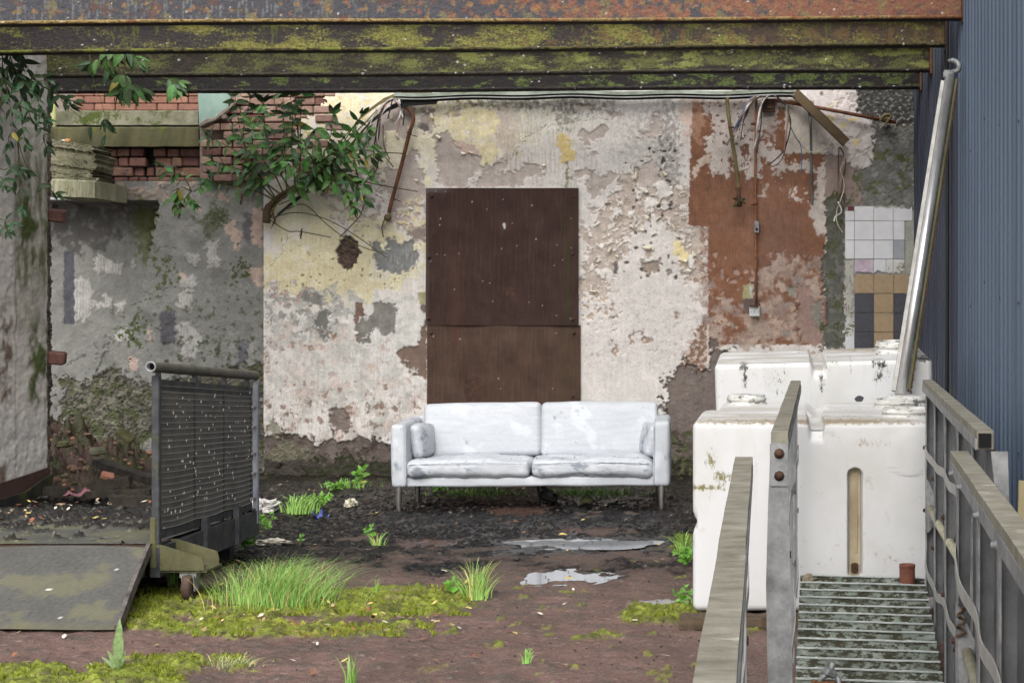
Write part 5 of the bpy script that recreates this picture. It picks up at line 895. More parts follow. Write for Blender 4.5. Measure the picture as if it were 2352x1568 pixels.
# ================================================================ SOFA
M_SOFA = vcol('painted_white_leather', .5, 160, .12, .002, .4, .04, 60)
SX, SY = P(1213, 0, 11.6)[0], 11.6
sofa = thing('sofa', 'white painted leather two seat sofa on metal legs in front of the brown sheets', 'sofa', (SX, SY+.35, 0))
WHITE, WORN = lin((173, 178, 185)), lin((106, 115, 129))
def soft(name, c, half, r, bulge, parent, seed, rot=(0, 0, 0), wr=.003, worn=1.35, low=0.0, n=(30, 14, 14), base=WHITE, sag=None):
    P0, p, nd, Q = rbox(half, r, n); h = np.array(half); e = P0/h
    for k in range(3):
        i, j = (k+1) % 3, (k+2) % 3; p[:, k] += bulge[k]*np.sign(e[:, k])*np.abs(e[:, k])**3*(1-e[:, i]**2)*(1-e[:, j]**2)
    if name == 'seat_cushion':
        fr = (np.abs(e[:, 1]) > .55)*(e[:, 1] < 0); p += nd*(.0016*fr*N(p[:, 0]+.25*p[:, 2], p[:, 2], .10, seed+30, 'f', .35)+.0022*N(p[:, 0], p[:, 1], .22, seed+31))[:, None]
    if sag: p[:, 2] += sag*(1-e[:, 0]**2)*(e[:, 2] > 0)
    p += nd*(wr*(n3(p, .5, seed, 's')+.10*n3(p, .16, seed+1)))[:, None]
    d = n3(p, .30, seed+2)*.8+.7*n3(p, .06, seed+4, 'r')*.6+low*np.clip(-e[:, 2], 0, 1)*(np.abs(e[:, 1]) > .6)
    m = sst(worn, worn+.7, d)[:, None]*.85; brush = .03*N(p[:, 0], p[:, 2], .5, seed+6, 'f', .05); col = (base*(1-m)+WORN*m)*(1+brush[:, None])
    tint = sst(.6, 1.6, n3(p, .5, seed+8))[:, None]*.35; col = col*(1-tint)+lin((206, 212, 222))*tint
    rg = np.random.default_rng(seed); M = np.array(Euler([R(x) for x in rot]).to_matrix()); p = p@M.T+np.array(c)
    o = newmesh(name, p, [tuple(q) for q in Q], M_SOFA, None, True, col)
    if parent is not None: adopt(o, parent)
    return o
W2 = 1.03                                              # half width
soft('base_frame', (SX, SY+.37, .205), (W2-.10, .33, .038), .018, (.004, .004, 0), sofa, 11, (0, 0, 0), .002, 1.6)
la = soft('arm', (SX-W2+.06, SY+.35, .40), (.058, .35, .235), .028, (.004, .006, .004), sofa, 12, (0, -.5, 0), .003, 1.5, 0)
ra = soft('arm', (SX+W2-.065, SY+.35, .41), (.062, .35, .245), .030, (.004, .006, .004), sofa, 13, (0, .5, 0), .003, 1.45, 0)
soft('seat_cushion', (SX-.463, SY+.34, .295), (.455, .335, .062), .045, (.006, .014, .022), sofa, 14, (-1.0, .3, 0), .006, 1.25, .45, (50, 26, 14))
soft('seat_cushion', (SX+.447, SY+.345, .298), (.45, .335, .064), .045, (.006, .016, .026), sofa, 15, (-1.0, -.4, .4), .006, .9, .6, (50, 26, 14))
soft('back_cushion', (SX-.425, SY+.60, .545), (  .452, .085, .208), .040, (.004, .018, .003), sofa, 16, (-9, -.9, 0), .002, 2.1, 0, (50, 12, 26))
soft('back_cushion', (SX+.477, SY+.60, .545), (.452, .085, .212), .040, (.004, .018, .003), sofa, 17, (-9, .0, 0), .002, 1.75, 0, (50, 12, 26))
soft('back_frame', (SX, SY+.69, .44), (W2-.09, .035, .22), .02, (0, .004, .0), sofa, 18, (-5, 0, 0))
p1 = soft('arm_cushion', (SX-.848, SY+.37, .485), (.042, .19, .12), .032, (.010, .006, .004), None, 19, (0, -9, -10), .006, .9, .5, (10, 18, 18)); tag(p1, 'small white cushion leaning on the left arm of the sofa', 'cushion')
p2 = soft('arm_cushion', (SX+.868, SY+.37, .485), (.042, .19, .12), .032, (.010, .006, .004), None, 20, (0, 8, 9), .006, .8, .6, (10, 18, 18)); tag(p2, 'small white cushion leaning on the right arm of the sofa', 'cushion')
sofa.rotation_euler.z = R(3.4); _pv = Matrix.Translation(BASES[sofa.name]) @ Matrix.Rotation(R(3.4), 4, 'Z') @ Matrix.Translation(-BASES[sofa.name])
p1.matrix_world = _pv; p2.matrix_world = _pv
M_LEG = noisy('brushed_steel_leg', (72, 68, 60), (150, 146, 138), 6, .35, .05, 60, .7, stretch=(4, 4, .6))
for x, y in ((-.97, .03), (.965, .03), (-.93, .60), (.93, .60)):
    MB().lathe((SX+x, SY+y, 0), [(.015, -.01), (.017, 0), (.020, .02), (.024, .17), (.024, .175)], 14).build('leg', M_LEG, sofa, True)
MB().tube([(SX+.02, SY+.3, .17), (SX+.03, SY+.29, .06), (SX+.025, SY+.29, 0)], .012, 6).build('centre_leg', M_BLACK, sofa); MB().band([(SX+.05, SY+.26, .15), (SX+.10, SY+.26, .10), (SX+.14, SY+.25, .09)], (0, .3, 1), .05, .004).build('torn_lining', M_BLACK, sofa)
M_SEAM = noisy('dirty_seam', (120, 126, 138), (190, 194, 202), 40, .7, .2, 120)
for cx, w_ in ((SX-.463, .43), (SX+.447, .425)): MB().tube(smooth([(cx+w_*t, SY-.006-.012*(1-t*t), .338+.012*(1-t*t)) for t in np.linspace(-1, 1, 11)], 3), .0032, 5).build('seam', M_SEAM, sofa)
for cx in (SX-W2+.115, SX+W2-.122): MB().tube([(cx, SY+.004, .61), (cx, SY+.0, .45), (cx, SY+.002, .20)], .0030, 5).build('seam', M_SEAM, sofa)
# ================================================================ WHITE TANKS
def tankmat(name, amt, seed, blobs=()):
    m, t, n, b = mk(name); tc, no = bump_chain(t, n, b, 30, .04, .004); at = None
    def nz(s, d, r, loc, st=(1, 1, 1)):
        mp_ = n.new('ShaderNodeMapping'); mp_.inputs['Location'].default_value = loc; mp_.inputs['Scale'].default_value = st; t.links.new(tc.outputs['Object'], mp_.inputs['Vector'])
        a = n.new('ShaderNodeTexNoise'); a.inputs['Scale'].default_value = s; a.inputs['Detail'].default_value = d; a.inputs['Roughness'].default_value = r; t.links.new(mp_.outputs[0], a.inputs['Vector']); return a.outputs['Fac']
    def ramp(f, a, b_):
        r = n.new('ShaderNodeValToRGB'); r.color_ramp.elements[0].position = a; r.color_ramp.elements[1].position = b_; t.links.new(f, r.inputs['Fac']); return r.outputs['Color']
    def mix(A, B, f):
        x = n.new('ShaderNodeMix'); x.data_type = 'RGBA'; t.links.new(f, x.inputs['Factor'])
        if isinstance(A, tuple): x.inputs['A'].default_value = A
        else: t.links.new(A, x.inputs['A'])
        x.inputs['B'].default_value = B; return x.outputs['Result']
    def mul(f, g):
        x = n.new('ShaderNodeMath'); x.operation = 'MULTIPLY'; t.links.new(f, x.inputs[0])
        if isinstance(g, float): x.inputs[1].default_value = g
        else: t.links.new(g, x.inputs[1])
        return x.outputs[0]
    c = mix(L4((199, 199, 199)), L4((178, 176, 166)), mul(ramp(nz(2.2, 6, .6, (seed, 1, 2)), .45, .75), .7))
    c = mix(c, L4((160, 154, 132)), mul(ramp(nz(7, 7, .7, (seed+1, 2, 3), (1, 1, .10)), .54, .74), .42))
    c = mix(c, L4((150, 142, 112)), mul(ramp(nz(13, 8, .75, (seed+3, 2, 3), (1, 1, .8)), .60, .70), .55))
    ge = n.new('ShaderNodeNewGeometry'); sx = n.new('ShaderNodeSeparateXYZ'); t.links.new(ge.outputs['Normal'], sx.inputs[0]); up = n.new('ShaderNodeMapRange'); up.inputs['From Min'].default_value = .5; up.inputs['From Max'].default_value = .95; t.links.new(sx.outputs['Z'], up.inputs['Value'])
    c = mix(c, L4((164, 154, 136)), mul(up.outputs[0], ramp(nz(4, 9, .7, (seed, 5, 5), (.5, 2.5, 1)), .42, .72)))
    c = mix(c, L4((120, 112, 60)), mul(ramp(nz(26, 6, .8, (seed, 3, 9), (1, 1, .7)), .56, .66), ramp(nz(2.6, 3, .5, (seed+2, 8, 1)), .60-.05*amt, .68-.05*amt)))
    c = mix(c, L4((52, 48, 36)), mul(ramp(nz(38, 8, .85, (seed+6, 3, 9), (1, 1, .6)), .56, .63), ramp(nz(3.2, 3, .5, (seed+4, 2, 7)), .655-.10*amt, .73-.10*amt)))
    fine = nz(34, 9, .85, (seed+9, 4, 2), (1, 1, .55)); geo = n.new('ShaderNodeNewGeometry')
    for (px, py, pz, rx, rz, th_, cc) in blobs:
        s_ = n.new('ShaderNodeVectorMath'); s_.operation = 'SUBTRACT'; t.links.new(geo.outputs['Position'], s_.inputs[0]); s_.inputs[1].default_value = (px, py, pz)
        d_ = n.new('ShaderNodeVectorMath'); d_.operation = 'MULTIPLY'; t.links.new(s_.outputs[0], d_.inputs[0]); d_.inputs[1].default_value = (1/rx, 1.2, 1/rz)
        l_ = n.new('ShaderNodeVectorMath'); l_.operation = 'LENGTH'; t.links.new(d_.outputs[0], l_.inputs[0])
        m_ = n.new('ShaderNodeMath'); m_.operation = 'MULTIPLY_ADD'; t.links.new(l_.outputs['Value'], m_.inputs[0]); m_.inputs[1].default_value = -.30; t.links.new(fine, m_.inputs[2])
        c = mix(c, L4(cc), ramp(m_.outputs[0], th_, th_+.07))
    t.links.new(c, b.inputs['Base Color']); b.inputs['Roughness'].default_value = .38; b.inputs['Specular IOR Level'].default_value = .45
    b.inputs['Subsurface Weight'].default_value = .12; b.inputs['Subsurface Radius'].default_value = (.03, .03, .03)
    return m
def bl(cx, cy, rx, rz, Y, th_, cc): u, v = 2700/1.7415+.26856*cx, 1300/1.7415+.26856*cy; x, y, z = P(u, v, Y); return (x, y, z, rx, rz, th_, cc)
MOLD, ALG, BRNS = (46, 42, 34), (118, 112, 56), (150, 132, 104)
M_TK = [tankmat('white_plastic_tank_a', .15, 1, [bl(310, 1150, .06, .10, 7.4, .40, ALG), bl(410, 1300, .10, .09, 7.4, .40, ALG), bl(1680, 1010, .22, .08, 7.4, .46, BRNS), bl(1240, 820, 1.2, .02, 7.5, .34, BRNS), bl(240, 1390, .2, .03, 7.4, .36, ALG)]),
        tankmat('white_plastic_tank_b', .4, 11, [bl(1240, 680, 1.0, .03, 8.4, .34, BRNS)]),
        tankmat('white_plastic_tank_c', .6, 23, [bl(590, 350, .07, .05, 9.2, .36, MOLD), bl(600, 450, .05, .14, 9.2, .42, MOLD), bl(1260, 310, .04, .05, 9.2, .36, MOLD), bl(1250, 480, .04, .22, 9.2, .42, MOLD), bl(1735, 330, .09, .06, 9.2, .36, MOLD), bl(1760, 420, .13, .16, 9.2, .43, MOLD), bl(2120, 285, .16, .04, 9.2, .36, MOLD), bl(850, 460, .08, .08, 9.2, .46, MOLD), bl(540, 215, .16, .03, 9.5, .36, ALG), bl(760, 235, .3, .02, 9.5, .40, MOLD), bl(1500, 210, .7, .03, 9.6, .36, BRNS), bl(1500, 330, .02, .2, 9.2, .42, BRNS)])]
M_NECK = noisy('dirty_white_neck', (170, 168, 158), (206, 206, 202), 10, .45, .1, 60, c3=(86, 76, 58), t3=.54, scale3=22, stretch=(1, 1, 3))
def tank(lab, c, half, m, fn, necks, rot=(0, 0, 0), extra=({}, {}, {}), n=(50, 24, 40), r=.034):
    th = thing('water_tank', lab, 'tank', (c[0], c[1], c[2]-half[2])); P0, p, nd, Q = rbox(half, r, n, 6, extra)
    p = fn(P0, p, nd, np.array(half)); M = Euler([R(x) for x in rot]).to_matrix(); p2_ = p@np.array(M).T+np.array(c)
    newmesh('tank_body', p2_, [tuple(q) for q in Q], m, th, True)
    for (x, y, rad, hh, op) in necks:
        b0 = Vector(c)+M @ Vector((x, y, half[2]-.004))
        pr_ = [(rad*1.10, 0), (rad*1.10, hh*.25), (rad*1.02, hh*.30), (rad*1.02, hh*.5), (rad*1.06, hh*.55), (rad*1.06, hh*.75), (rad, hh*.8), (rad, hh)]
        pr_ += [(rad*.9, hh), (rad*.88, 0)] if op else [(rad*.9, hh*1.06), (0, hh*1.1)]
        nk = MB().lathe(b0, pr_, 36, M).build('filler_neck', M_NECK, th, True)
        if op: MB().disc(b0+M @ Vector((0, 0, .004)), rad*.9, 24).build('opening', noisy('tank_opening_dark', (60, 58, 48), (104, 100, 84), 6, .4, .1, 40) if 'tank_opening_dark' not in bpy.data.materials else bpy.data.materials['tank_opening_dark'], nk)  # dark disc across the open neck
    return th
def bodyfn(notch, slot=None, circ=None, ridges=True):
    def f(P0, p, nd, h):
        top = nd[:, 2] > .5; front = nd[:, 1] < -.5
        if notch:
            x0, w_, d = notch; prof = 1-sst(w_*.55, w_, np.abs(P0[:, 0]-x0)); zt = np.clip((P0[:, 2]-(h[2]-.10))/.10, 0, 1); p[:, 2] -= prof*d*zt
            p[:, 1] += prof*(.02)*(front*sst(h[2]-.10, h[2]-.03, P0[:, 2]))
        if ridges: p[:, 2] += np.where(top, .006*np.sign(np.sin(P0[:, 1]*2*math.pi/.24+.4)), 0)*sst(h[0], h[0]-.06, np.abs(P0[:, 0]))
        if slot:
            x0, zc, hw, hh, d = slot; q = np.hypot(P0[:, 0]-x0, np.maximum(np.abs(P0[:, 2]-zc)-(hh-hw), 0)); p[:, 1] += np.where(front, d*(1-sst(hw*.62, hw*1.05, q)), 0)
        if circ:
            x0, zc, rr = circ; q = np.hypot(P0[:, 0]-x0, P0[:, 2]-zc); p[:, 1] += np.where(front, -.004*(1-sst(rr-.004, rr+.002, q)), 0)
        side = np.abs(nd[:, 0]) > .5; p[:, 0] -= np.sign(p[:, 0])*np.where(side, .022*np.exp(-((P0[:, 2]+.03)/.03)**2), 0)
        bul = (1-(P0[:, 0]/h[0])**2)*(1-(P0[:, 2]/h[2])**2); p[:, 1] -= np.where(front, .010*bul, 0)
        return p
    return f
hx = .575; cxT = -.42+hx
sx_ = P(1964, 0, 7.4)[0]-cxT; zc_ = P(0, 1202, 7.4)[2]-.5125
ex = (set(np.linspace(sx_-.055, sx_+.055, 30))|set(np.linspace(P(1876, 0, 7.4)[0]-cxT-.05, P(1876, 0, 7.4)[0]-cxT+.05, 24)), set(), set(np.linspace(zc_-.30, zc_-.2, 26))|set(np.linspace(zc_+.2, zc_+.30, 26)))
t1 = tank('nearest white plastic tank with a tall beige recessed slot', (cxT, 7.4+.36, .0625+.45), (hx, .36, .45), M_TK[0], bodyfn((P(1876, 0, 7.4)[0]-cxT, .045, .035), (sx_, zc_, .038, .265, .06), (P(2090, 0, 7.4)[0]-cxT, P(0, 1043, 7.4)[2]-.5125, .105)), [(P(2085, 0, 7.6)[0]-cxT, -.10, .118, .05, True)], (0, 0, 0), ex)
M_SLOT = noisy('beige_recess', (142, 124, 92), (172, 156, 122), 5, .6, .2, 60, c3=(74, 64, 48), t3=.66, scale3=8)
sl = []
for k in range(40): a = 2*math.pi*k/40; sl.append(Vector((P(1964, 0, 7.4)[0]+.0265*math.cos(a), 7.438, P(0, 1202, 7.4)[2]+(.2385 if math.sin(a) > 0 else -.2385)+.0265*math.sin(a))))
MB().prism(sl, (0, .002, 0)).build('slot_recess', M_SLOT, t1)
MB().tube([Vector((P(1968, 0, 7.4)[0], 7.434, z)) for z in (P(0, 1085, 7.4)[2], P(0, 1270, 7.4)[2])], .005, 6).build('gauge_line', noisy('gauge_tube', (150, 130, 92), (170, 150, 112), 5, .4, .1), t1)
MB().bbox(Vector((P(1964, 0, 7.4)[0], 7.43, P(0, 1306, 7.4)[2])), (.034, .02, .05), .008).build('slot_dirt', M_SEED, t1)
t2 = tank('middle white tank, only its top showing between the others', (-.345+.57, 8.27+.37, .0325+.46), (.57, .37, .46), M_TK[1], bodyfn((P(1880, 0, 8.3)[0]-.225, .045, .035)), [(P(1715, 0, 8.8)[0]-.225, .12, .105, .06, False), (P(2060, 0, 8.45)[0]-.225, -.16, .115, .055, True), (P(2085, 0, 8.8)[0]-.225, .18, .11, .05, False)])
t3 = tank('rear taller white tank with black mould stains and open neck', (.26, 9.55, .60), (.635, .38, .61), M_TK[2], bodyfn((P(1886, 0, 9.2)[0]-.26, .05, .05), None, (.47, .2, .15)), [(P(2065, 0, 9.5)[0]-.26, .02, .118, .075, True)], (3.6, -1.6, 0), (set(np.linspace(-.12, .12, 30)), set(), set()))
MB().lathe(PV(1973, 912, 9.14), [(.0, .0), (.028, -.001), (.034, -.006)], 24, Euler((R(90), 0, 0)).to_matrix()).build('outlet_hole', plain('outlet_grey', (58, 62, 68), .6), t3)  # dark grey disc stands for the shade inside a hole
random.seed(8)
for k, (u0, u1, v0, v1, Y, lab) in enumerate([(1560, 1790, 1410, 1440, 7.28, 'dark rotting timber bearer under the near white tank'), (1800, 2130, 1406, 1434, 7.34, 'second timber bearer under the near white tank behind the ramp')]):
    a, b = PV(u0, v0, Y), PV(u1, v1, Y); nx = 22; vs_ = []
    for i in range(nx+1):
        for (dy, dz) in ((0, 0), (.12, 0), (.12, 1), (0, 1)): vs_.append((a.x+(b.x-a.x)*i/nx, Y+dy+random.uniform(-.006, .006), .002+dz*.058+random.uniform(-.005, .003)*(dz)))
    fs_ = [(i*4+j, i*4+(j+1) % 4, (i+1)*4+(j+1) % 4, (i+1)*4+j) for i in range(nx) for j in range(4)]+[(3, 2, 1, 0), tuple(nx*4+j for j in range(4))]
    tag(newmesh('timber_bearer', vs_, fs_, M_WOOD), lab, 'timber')
# ================================================================ LEANING ALUMINIUM STRUT
a, b = PV(2068, 908, 8.9), PV(2182, 176, 10.0); st = thing('aluminium_strut', 'long polished aluminium strut leaning from the tanks to the blue cladding', 'strut', a)
ax_ = (b-a).normalized(); sd_ = ax_.cross(Vector((0, -1, 0))).normalized(); sd_ = -sd_ if sd_.x < 0 else sd_; fw = ax_.cross(sd_); fw = fw if fw.y < 0 else -fw
MB().tube([a+ax_*.0, b], .031, 20).build('round_tube', M_SILVER, st, True)
MB().band([a-sd_*.042+ax_*.02, b-sd_*.042-ax_*.05], sd_, .022, .02).build('side_rail', noisy('pale_side_rail', (150, 147, 140), (182, 180, 174), 10, .55, .3, 70, .3, c3=(92, 84, 72), t3=.62, scale3=12), st)
MB().band([a+sd_*.042+ax_*.04, b+sd_*.042-ax_*.02], sd_, .012, .035).build('brush_holder', M_CONCG, st); mbb = MB(); random.seed(2)
for i in range(230): t = random.random(); q = a.lerp(b, t)+sd_*.050; MB.add(mbb, [q, q+ax_*.012, q+sd_*random.uniform(.008, .020)+ax_*random.uniform(-.01, .02)+fw*random.uniform(-.01, .01)], [(0, 1, 2)])
mbb.build('brush', M_SEED, st); MB().band([a+sd_*.053+ax_*.06, b+sd_*.051-ax_*.05], sd_, .010, .02).build('brush_strip', M_SEED, st)
hk = [b, b+ax_*.035+sd_*.01]+[b+ax_*(.085+.045*math.sin(t))+sd_*(.005+.045*math.cos(t)) for t in np.linspace(-1.2, 2.3, 12)]
MB().tube(smooth(hk, 3), [.026]*3+[.017]*(len(smooth(hk, 3))-8)+[.012]*5, 10).build('hook', M_GALV, st, True); MB().bbox(b-sd_*.02+ax_*.012, (.05, .05, .05), .008).build('hook_block', M_GALV, st)
hk = [a, a-ax_*.03, a-ax_*.05+sd_*.012, a-ax_*.085+sd_*.02, a-ax_*.10+sd_*.005]; MB().tube(smooth(hk, 3), .014, 8).build('lower_hook', M_GALV, st, True)
# ================================================================ METAL RAMP, two sections with handrails
def xl_(y): return -.006+(y-4.25)/3*.0725
def xr_(y): return .551+(y-4.25)/3*.124
def zf(y): return .23+(y-7.25)*.097
rampA = thing('metal_ramp', 'ribbed metal ramp with grey side panels ending at the white tanks', 'ramp', (.3, 5.8, zf(5.8)))
M_RIB = noisy('mossy_rib', (84, 94, 82), (140, 152, 142), 9, .6, .4, 60, .1, c3=(54, 52, 32), t3=.47, scale3=22, stretch=(1, 1, 2)); M_GRIT = noisy('gritty_plate', (78, 72, 56), (118, 110, 90), 20, .95, .6, 80, c3=(70, 72, 34), t3=.58, scale3=14); M_EDGE = noisy('pale_rib_edge', (140, 150, 144), (178, 184, 180), 20, .5, .1, 80, .1)
def fl(t, y): sk_ = .055*(t-.5); yy = y-sk_; x0, x1 = xl_(yy)+.02, xr_(yy)-.015; return Vector((x0+(x1-x0)*t, yy, zf(yy)))
y = 7.22; k = 0
while y > 4.4:
    mb = MB(); n = 12
    pts = [fl(i/n, y)+Vector((0, 0, .014+random.uniform(-.001, .001))) for i in range(n+1)]
    mb.band(pts, (0, 0, 1), .034, .004); mb.build('tread_rib', M_RIB, rampA)
    MB().band([p+Vector((0, -.001, .019)) for p in pts], (0, 1, .06), .014, .004).build('rib_edge', M_EDGE, rampA)
    for t in (.14, .46, .8): q = fl(t, y)+Vector((0, -.003, .034)); MB().bbox(q, (.014, .012, .008), .003).build('stud', M_EDGE, rampA)
    y -= .117+.004*(k > 5); k += 1
pts = []; nY = 60
vs_ = []; rg = random.Random(3)
for i in range(nY+1):
    yy = 7.26-2.9*i/nY
    for t in np.linspace(0, 1, 15): vs_.append(fl(t, yy)+Vector((0, 0, -.006+rg.uniform(-.003, .005))))
newmesh('floor_plate', vs_, [(i*15+j, i*15+j+1, (i+1)*15+j+1, (i+1)*15+j) for i in range(nY) for j in range(14)], M_GRIT, rampA, True)
def line(fx, y0, y1, dz, dx, n=10): return [Vector((fx(y0+(y1-y0)*i/n)+dx, y0+(y1-y0)*i/n, dz(y0+(y1-y0)*i/n) if callable(dz) else dz)) for i in range(n+1)]
def boltat(c, par, r=.008, m=None, ax='x'): MB().lathe(c, [(0, -.010), (r, -.009), (r, -.002), (r*1.6, -.001), (r*1.6, .003)], 8, Euler((0, R(90 if ax == 'x' else 0), 0) if ax != 'y' else (R(-90), 0, 0)).to_matrix()).build('bolt', m or M_RUSTDK, par, True)
def railing(par, fx, side, y0, y1, zt, posts, sheet_on, z0f):
    """y0 near end, y1 far end; side -1 left, +1 right (inner face looks at the other side)"""
    top = line(fx, y0, y1, zt, 0, 14); MB().band([p+Vector((random.uniform(-.001, .001), 0, 0)) for p in top], (1, 0, 0), .046, .05).build('handrail', M_RAIL, par)
    MB().band([p+Vector((-side*.0235, 0, -.012)) for p in top], (0, 0, 1), .03, .003).build('rail_flange', M_GALV, par)
    for yy in posts:
        x = fx(yy); zb = z0f(yy)-.05; MB().box((x-side*.006, yy, (zt+zb)/2-.02), (.004, .036, zt-zb)).build('post', M_GALV, par); MB().box((x+side*.012, yy+.016, (zt+zb)/2-.02), (.036, .004, zt-zb)).build('post_web', M_PLATE, par)
        boltat((x-side*.010, yy, zt-.03), par, .007, M_RUSTDK)
        for dz in (.33, .62): boltat((x-side*.010, yy+.02, z0f(yy)+dz), par, .008)
    if sheet_on:
        n = 16; a_ = line(fx, y0, y1, lambda q: z0f(q)-.05, side*.036, n); b_ = line(fx, y0, y1, zt-.03, side*.036, n); newmesh('side_panel', a_+b_, [(i, i+1, n+1+i+1, n+1+i) for i in range(n)], M_PLATE, par)
railing(rampA, xr_, 1, 4.25, 7.25, 1.14, (7.24, 6.55, 5.85, 5.2, 4.6), True, zf); railing(rampA, xl_, -1, 4.25, 7.25, 1.135, (7.24, 6.3, 5.3, 4.4), False, zf)
def strap(par, fx, side, knots): MB().band(smooth([Vector((fx(y)-side*dx, y, z)) for y, z, dx in knots], 6), (0, 0, 1), .034, .0035).build('strap', noisy('dull_strap', (150, 148, 142), (178, 176, 170), 10, .5, .1, 80, .3) if 'dull_strap' not in bpy.data.materials else bpy.data.materials['dull_strap'], par)
strap(rampA, xr_, 1, [(7.24, .84, .012), (6.9, .842, .016), (6.55, .85, .012), (6.2, .86, .016), (5.85, .88, .012), (5.5, .875, .016), (5.2, .89, .012), (4.6, .9, .02)]); strap(rampA, xr_, 1, [(7.24, .32, .012), (6.9, .318, .016), (6.55, .335, .012), (6.2, .355, .018), (5.85, .40, .012), (5.5, .395, .016), (5.2, .41, .012), (4.6, .4, .02)]); strap(rampA, xl_, -1, [(7.24, .84, .012), (6.8, .838, .016), (6.3, .85, .012), (5.8, .845, .018), (5.3, .86, .012), (4.4, .86, .02)]); strap(rampA, xl_, -1, [(7.24, .34, .012), (6.8, .33, .016), (6.3, .33, .012), (5.8, .31, .018), (5.3, .3, .012), (4.4, .3, .02)])
M_TAPE = noisy('taped_tube', (150, 142, 102), (188, 182, 150), 14, .6, .2, 60, c3=(112, 106, 62), t3=.6, scale3=20)
MB().tube([(xr_(y)+.01, y, z) for y, z in ((7.2, .575), (6.4, .60), (5.4, .64), (4.5, .65))], .017, 12).build('mid_tube', M_TAPE, rampA, True)
def gusset(par, x, y, z, s=1): MB().prism([Vector((x, y, z+.13*s)), Vector((x, y, z-.12*s)), Vector((x+.012, y-.02, z-.12*s)), Vector((x+.05, y-.02, z-.07*s)), Vector((x+.05, y-.02, z+.04*s)), Vector((x+.012, y-.015, z+.12*s))], (0, .004, 0)).build('gusset', M_GALV, par)
gusset(rampA, xr_(7.2)-.01, 7.22, .585)
# wide end plates at the near end of this section
for x0, side in ((-.006, -1), (.590, 1)):
    zt_, zm, zb = 1.11, .93, -.1
    pl_ = [(x0-.024, zt_), (x0+.022, zt_), (x0+.026, zm), (x0+.034+.02*(side > 0), .6), (x0+.045+.03*(side > 0), zb), (x0-.020+.03*(side > 0), zb), (x0-.036+.02*(side > 0), .75), (x0-.030+.02*(side > 0), .98)]
    MB().prism([Vector((x, 4.235, z)) for x, z in pl_], (0, .005, 0)).build('end_plate', M_GALV, rampA)
    if side > 0: continue
    MB().box((x0, 4.232, 1.075), (.046, .005, .115)).build('end_bracket', M_GALV, rampA)
    for dz in (1.105, 1.045): boltat((x0, 4.228, dz), rampA, .009, M_RUSTDK, 'y')
MB().box((.551, 4.246, 1.139), (.034, .012, .038)).build('tube_mouth', M_DARK, rampA)  # black box stands for the dark inside of the open rail end
rampB = thing('ramp_railing', 'nearer pair of metal handrails with straps flanking the bottom of the ramp', 'railing', (.18, 3.0, 0)); zn = lambda y: .0
xlB = lambda y: -.073+(y-1.84)/2.3*(-.027); xrB = lambda y: .40+(y-2.6)/1.54*.069
railing(rampB, xlB, -1, 1.2, 4.14, 1.08, (4.12, 3.4, 2.6, 1.9), False, zn); railing(rampB, xrB, 1, 1.6, 4.14, 1.095, (4.12, 3.44, 2.95, 2.4), True, zn)
strap(rampB, xrB, 1, [(4.14, .86, .01), (4.0, .838, .018), (3.8, .815, .02), (3.44, .822, .012), (3.2, .805, .02), (2.95, .808, .012), (2.6, .785, .018), (2.4, .8, .012)]); strap(rampB, xlB, -1, [(4.14, .84, .01), (3.8, .825, .016), (3.4, .83, .012), (3.0, .815, .016), (2.6, .82, .012), (2.0, .8, .012)])
MB().tube([(xrB(y)+.018, y, z) for y, z in ((4.13, .60), (3.0, .585), (1.8, .58))], .0155, 12).build('mid_tube', M_TAPE, rampB, True); gusset(rampB, xrB(4.1)-.012, 4.10, .585, 1.1)
for yy in (4.0, 3.7, 3.2, 2.8): boltat((xrB(yy)-.026, yy, 1.075), rampB, .006, M_GALV)
random.seed(12); c = Vector((xrB(4.1), 4.08, .69)); MB().tube([c+Vector((.012*math.sin(i*1.3), -.008*math.cos(i*1.7), .03-.006*i)) for i in range(14)], .004, 6).build('wire_knot', M_TWIG, rampB)
# small things left on the ramp
c = Vector((P(2083, 0, 7.15)[0], 7.13, zf(7.13)+.012)); cn = thing('tin_can', 'rusty ribbed tin can standing on the end of the ramp', 'can', c); pr_ = [(.036, 0), (.036, .006)]
for i in range(9): pr_ += [(.0345, .012+i*.0085), (.0362, .016+i*.0085)]
MB().lathe(c, pr_+[(.037, .098), (.037, .101), (.034, .1005), (.034, .02)], 24).build('can_body', noisy('can_rust', (96, 44, 32), (130, 70, 48), 20, .7, .2, 90), cn, True); MB().disc(c, .035, 20, None, .02).build('can_bottom', M_RUSTDK, cn)
def rock(c, s, seed, m, name, sub=0):
    rg_ = random.Random(seed); mb = MB(); n = 8; vs_ = []
    for j in range(5):
        t = j/4; z = -.5+t; rr = .5*math.sqrt(max(.12, 1-(2*z)**2*.8))
        for i in range(n): a = 2*math.pi*i/n; q = rg_.uniform(.72, 1.1); vs_.append(Vector((rr*math.cos(a)*q*s[0], rr*math.sin(a)*q*s[1], z*s[2]*rg_.uniform(.85, 1.05)))+Vector(c))
    fs_ = [(j*n+i, j*n+(i+1) % n, (j+1)*n+(i+1) % n, (j+1)*n+i) for j in range(4) for i in range(n)]+[tuple(range(n))[::-1], tuple(4*n+i for i in range(n))]
    return vs_, fs_
v_, f_ = rock((P(1857, 0, 7.2)[0], 7.2, zf(7.2)+.026), (.062, .05, .055), 4, None, ''); tag(newmesh('stone', v_, f_, noisy('stone', (104, 92, 70), (136, 122, 98), 14, .95, .8, 90)), 'small brown stone on the left end of the ramp', 'stone')
c = fl(.23, 5.74)+Vector((0, 0, .04)); cl = thing('scaffold_clamp', 'silver scaffold clamp lying at the bottom of the ribbed ramp', 'clamp', c)
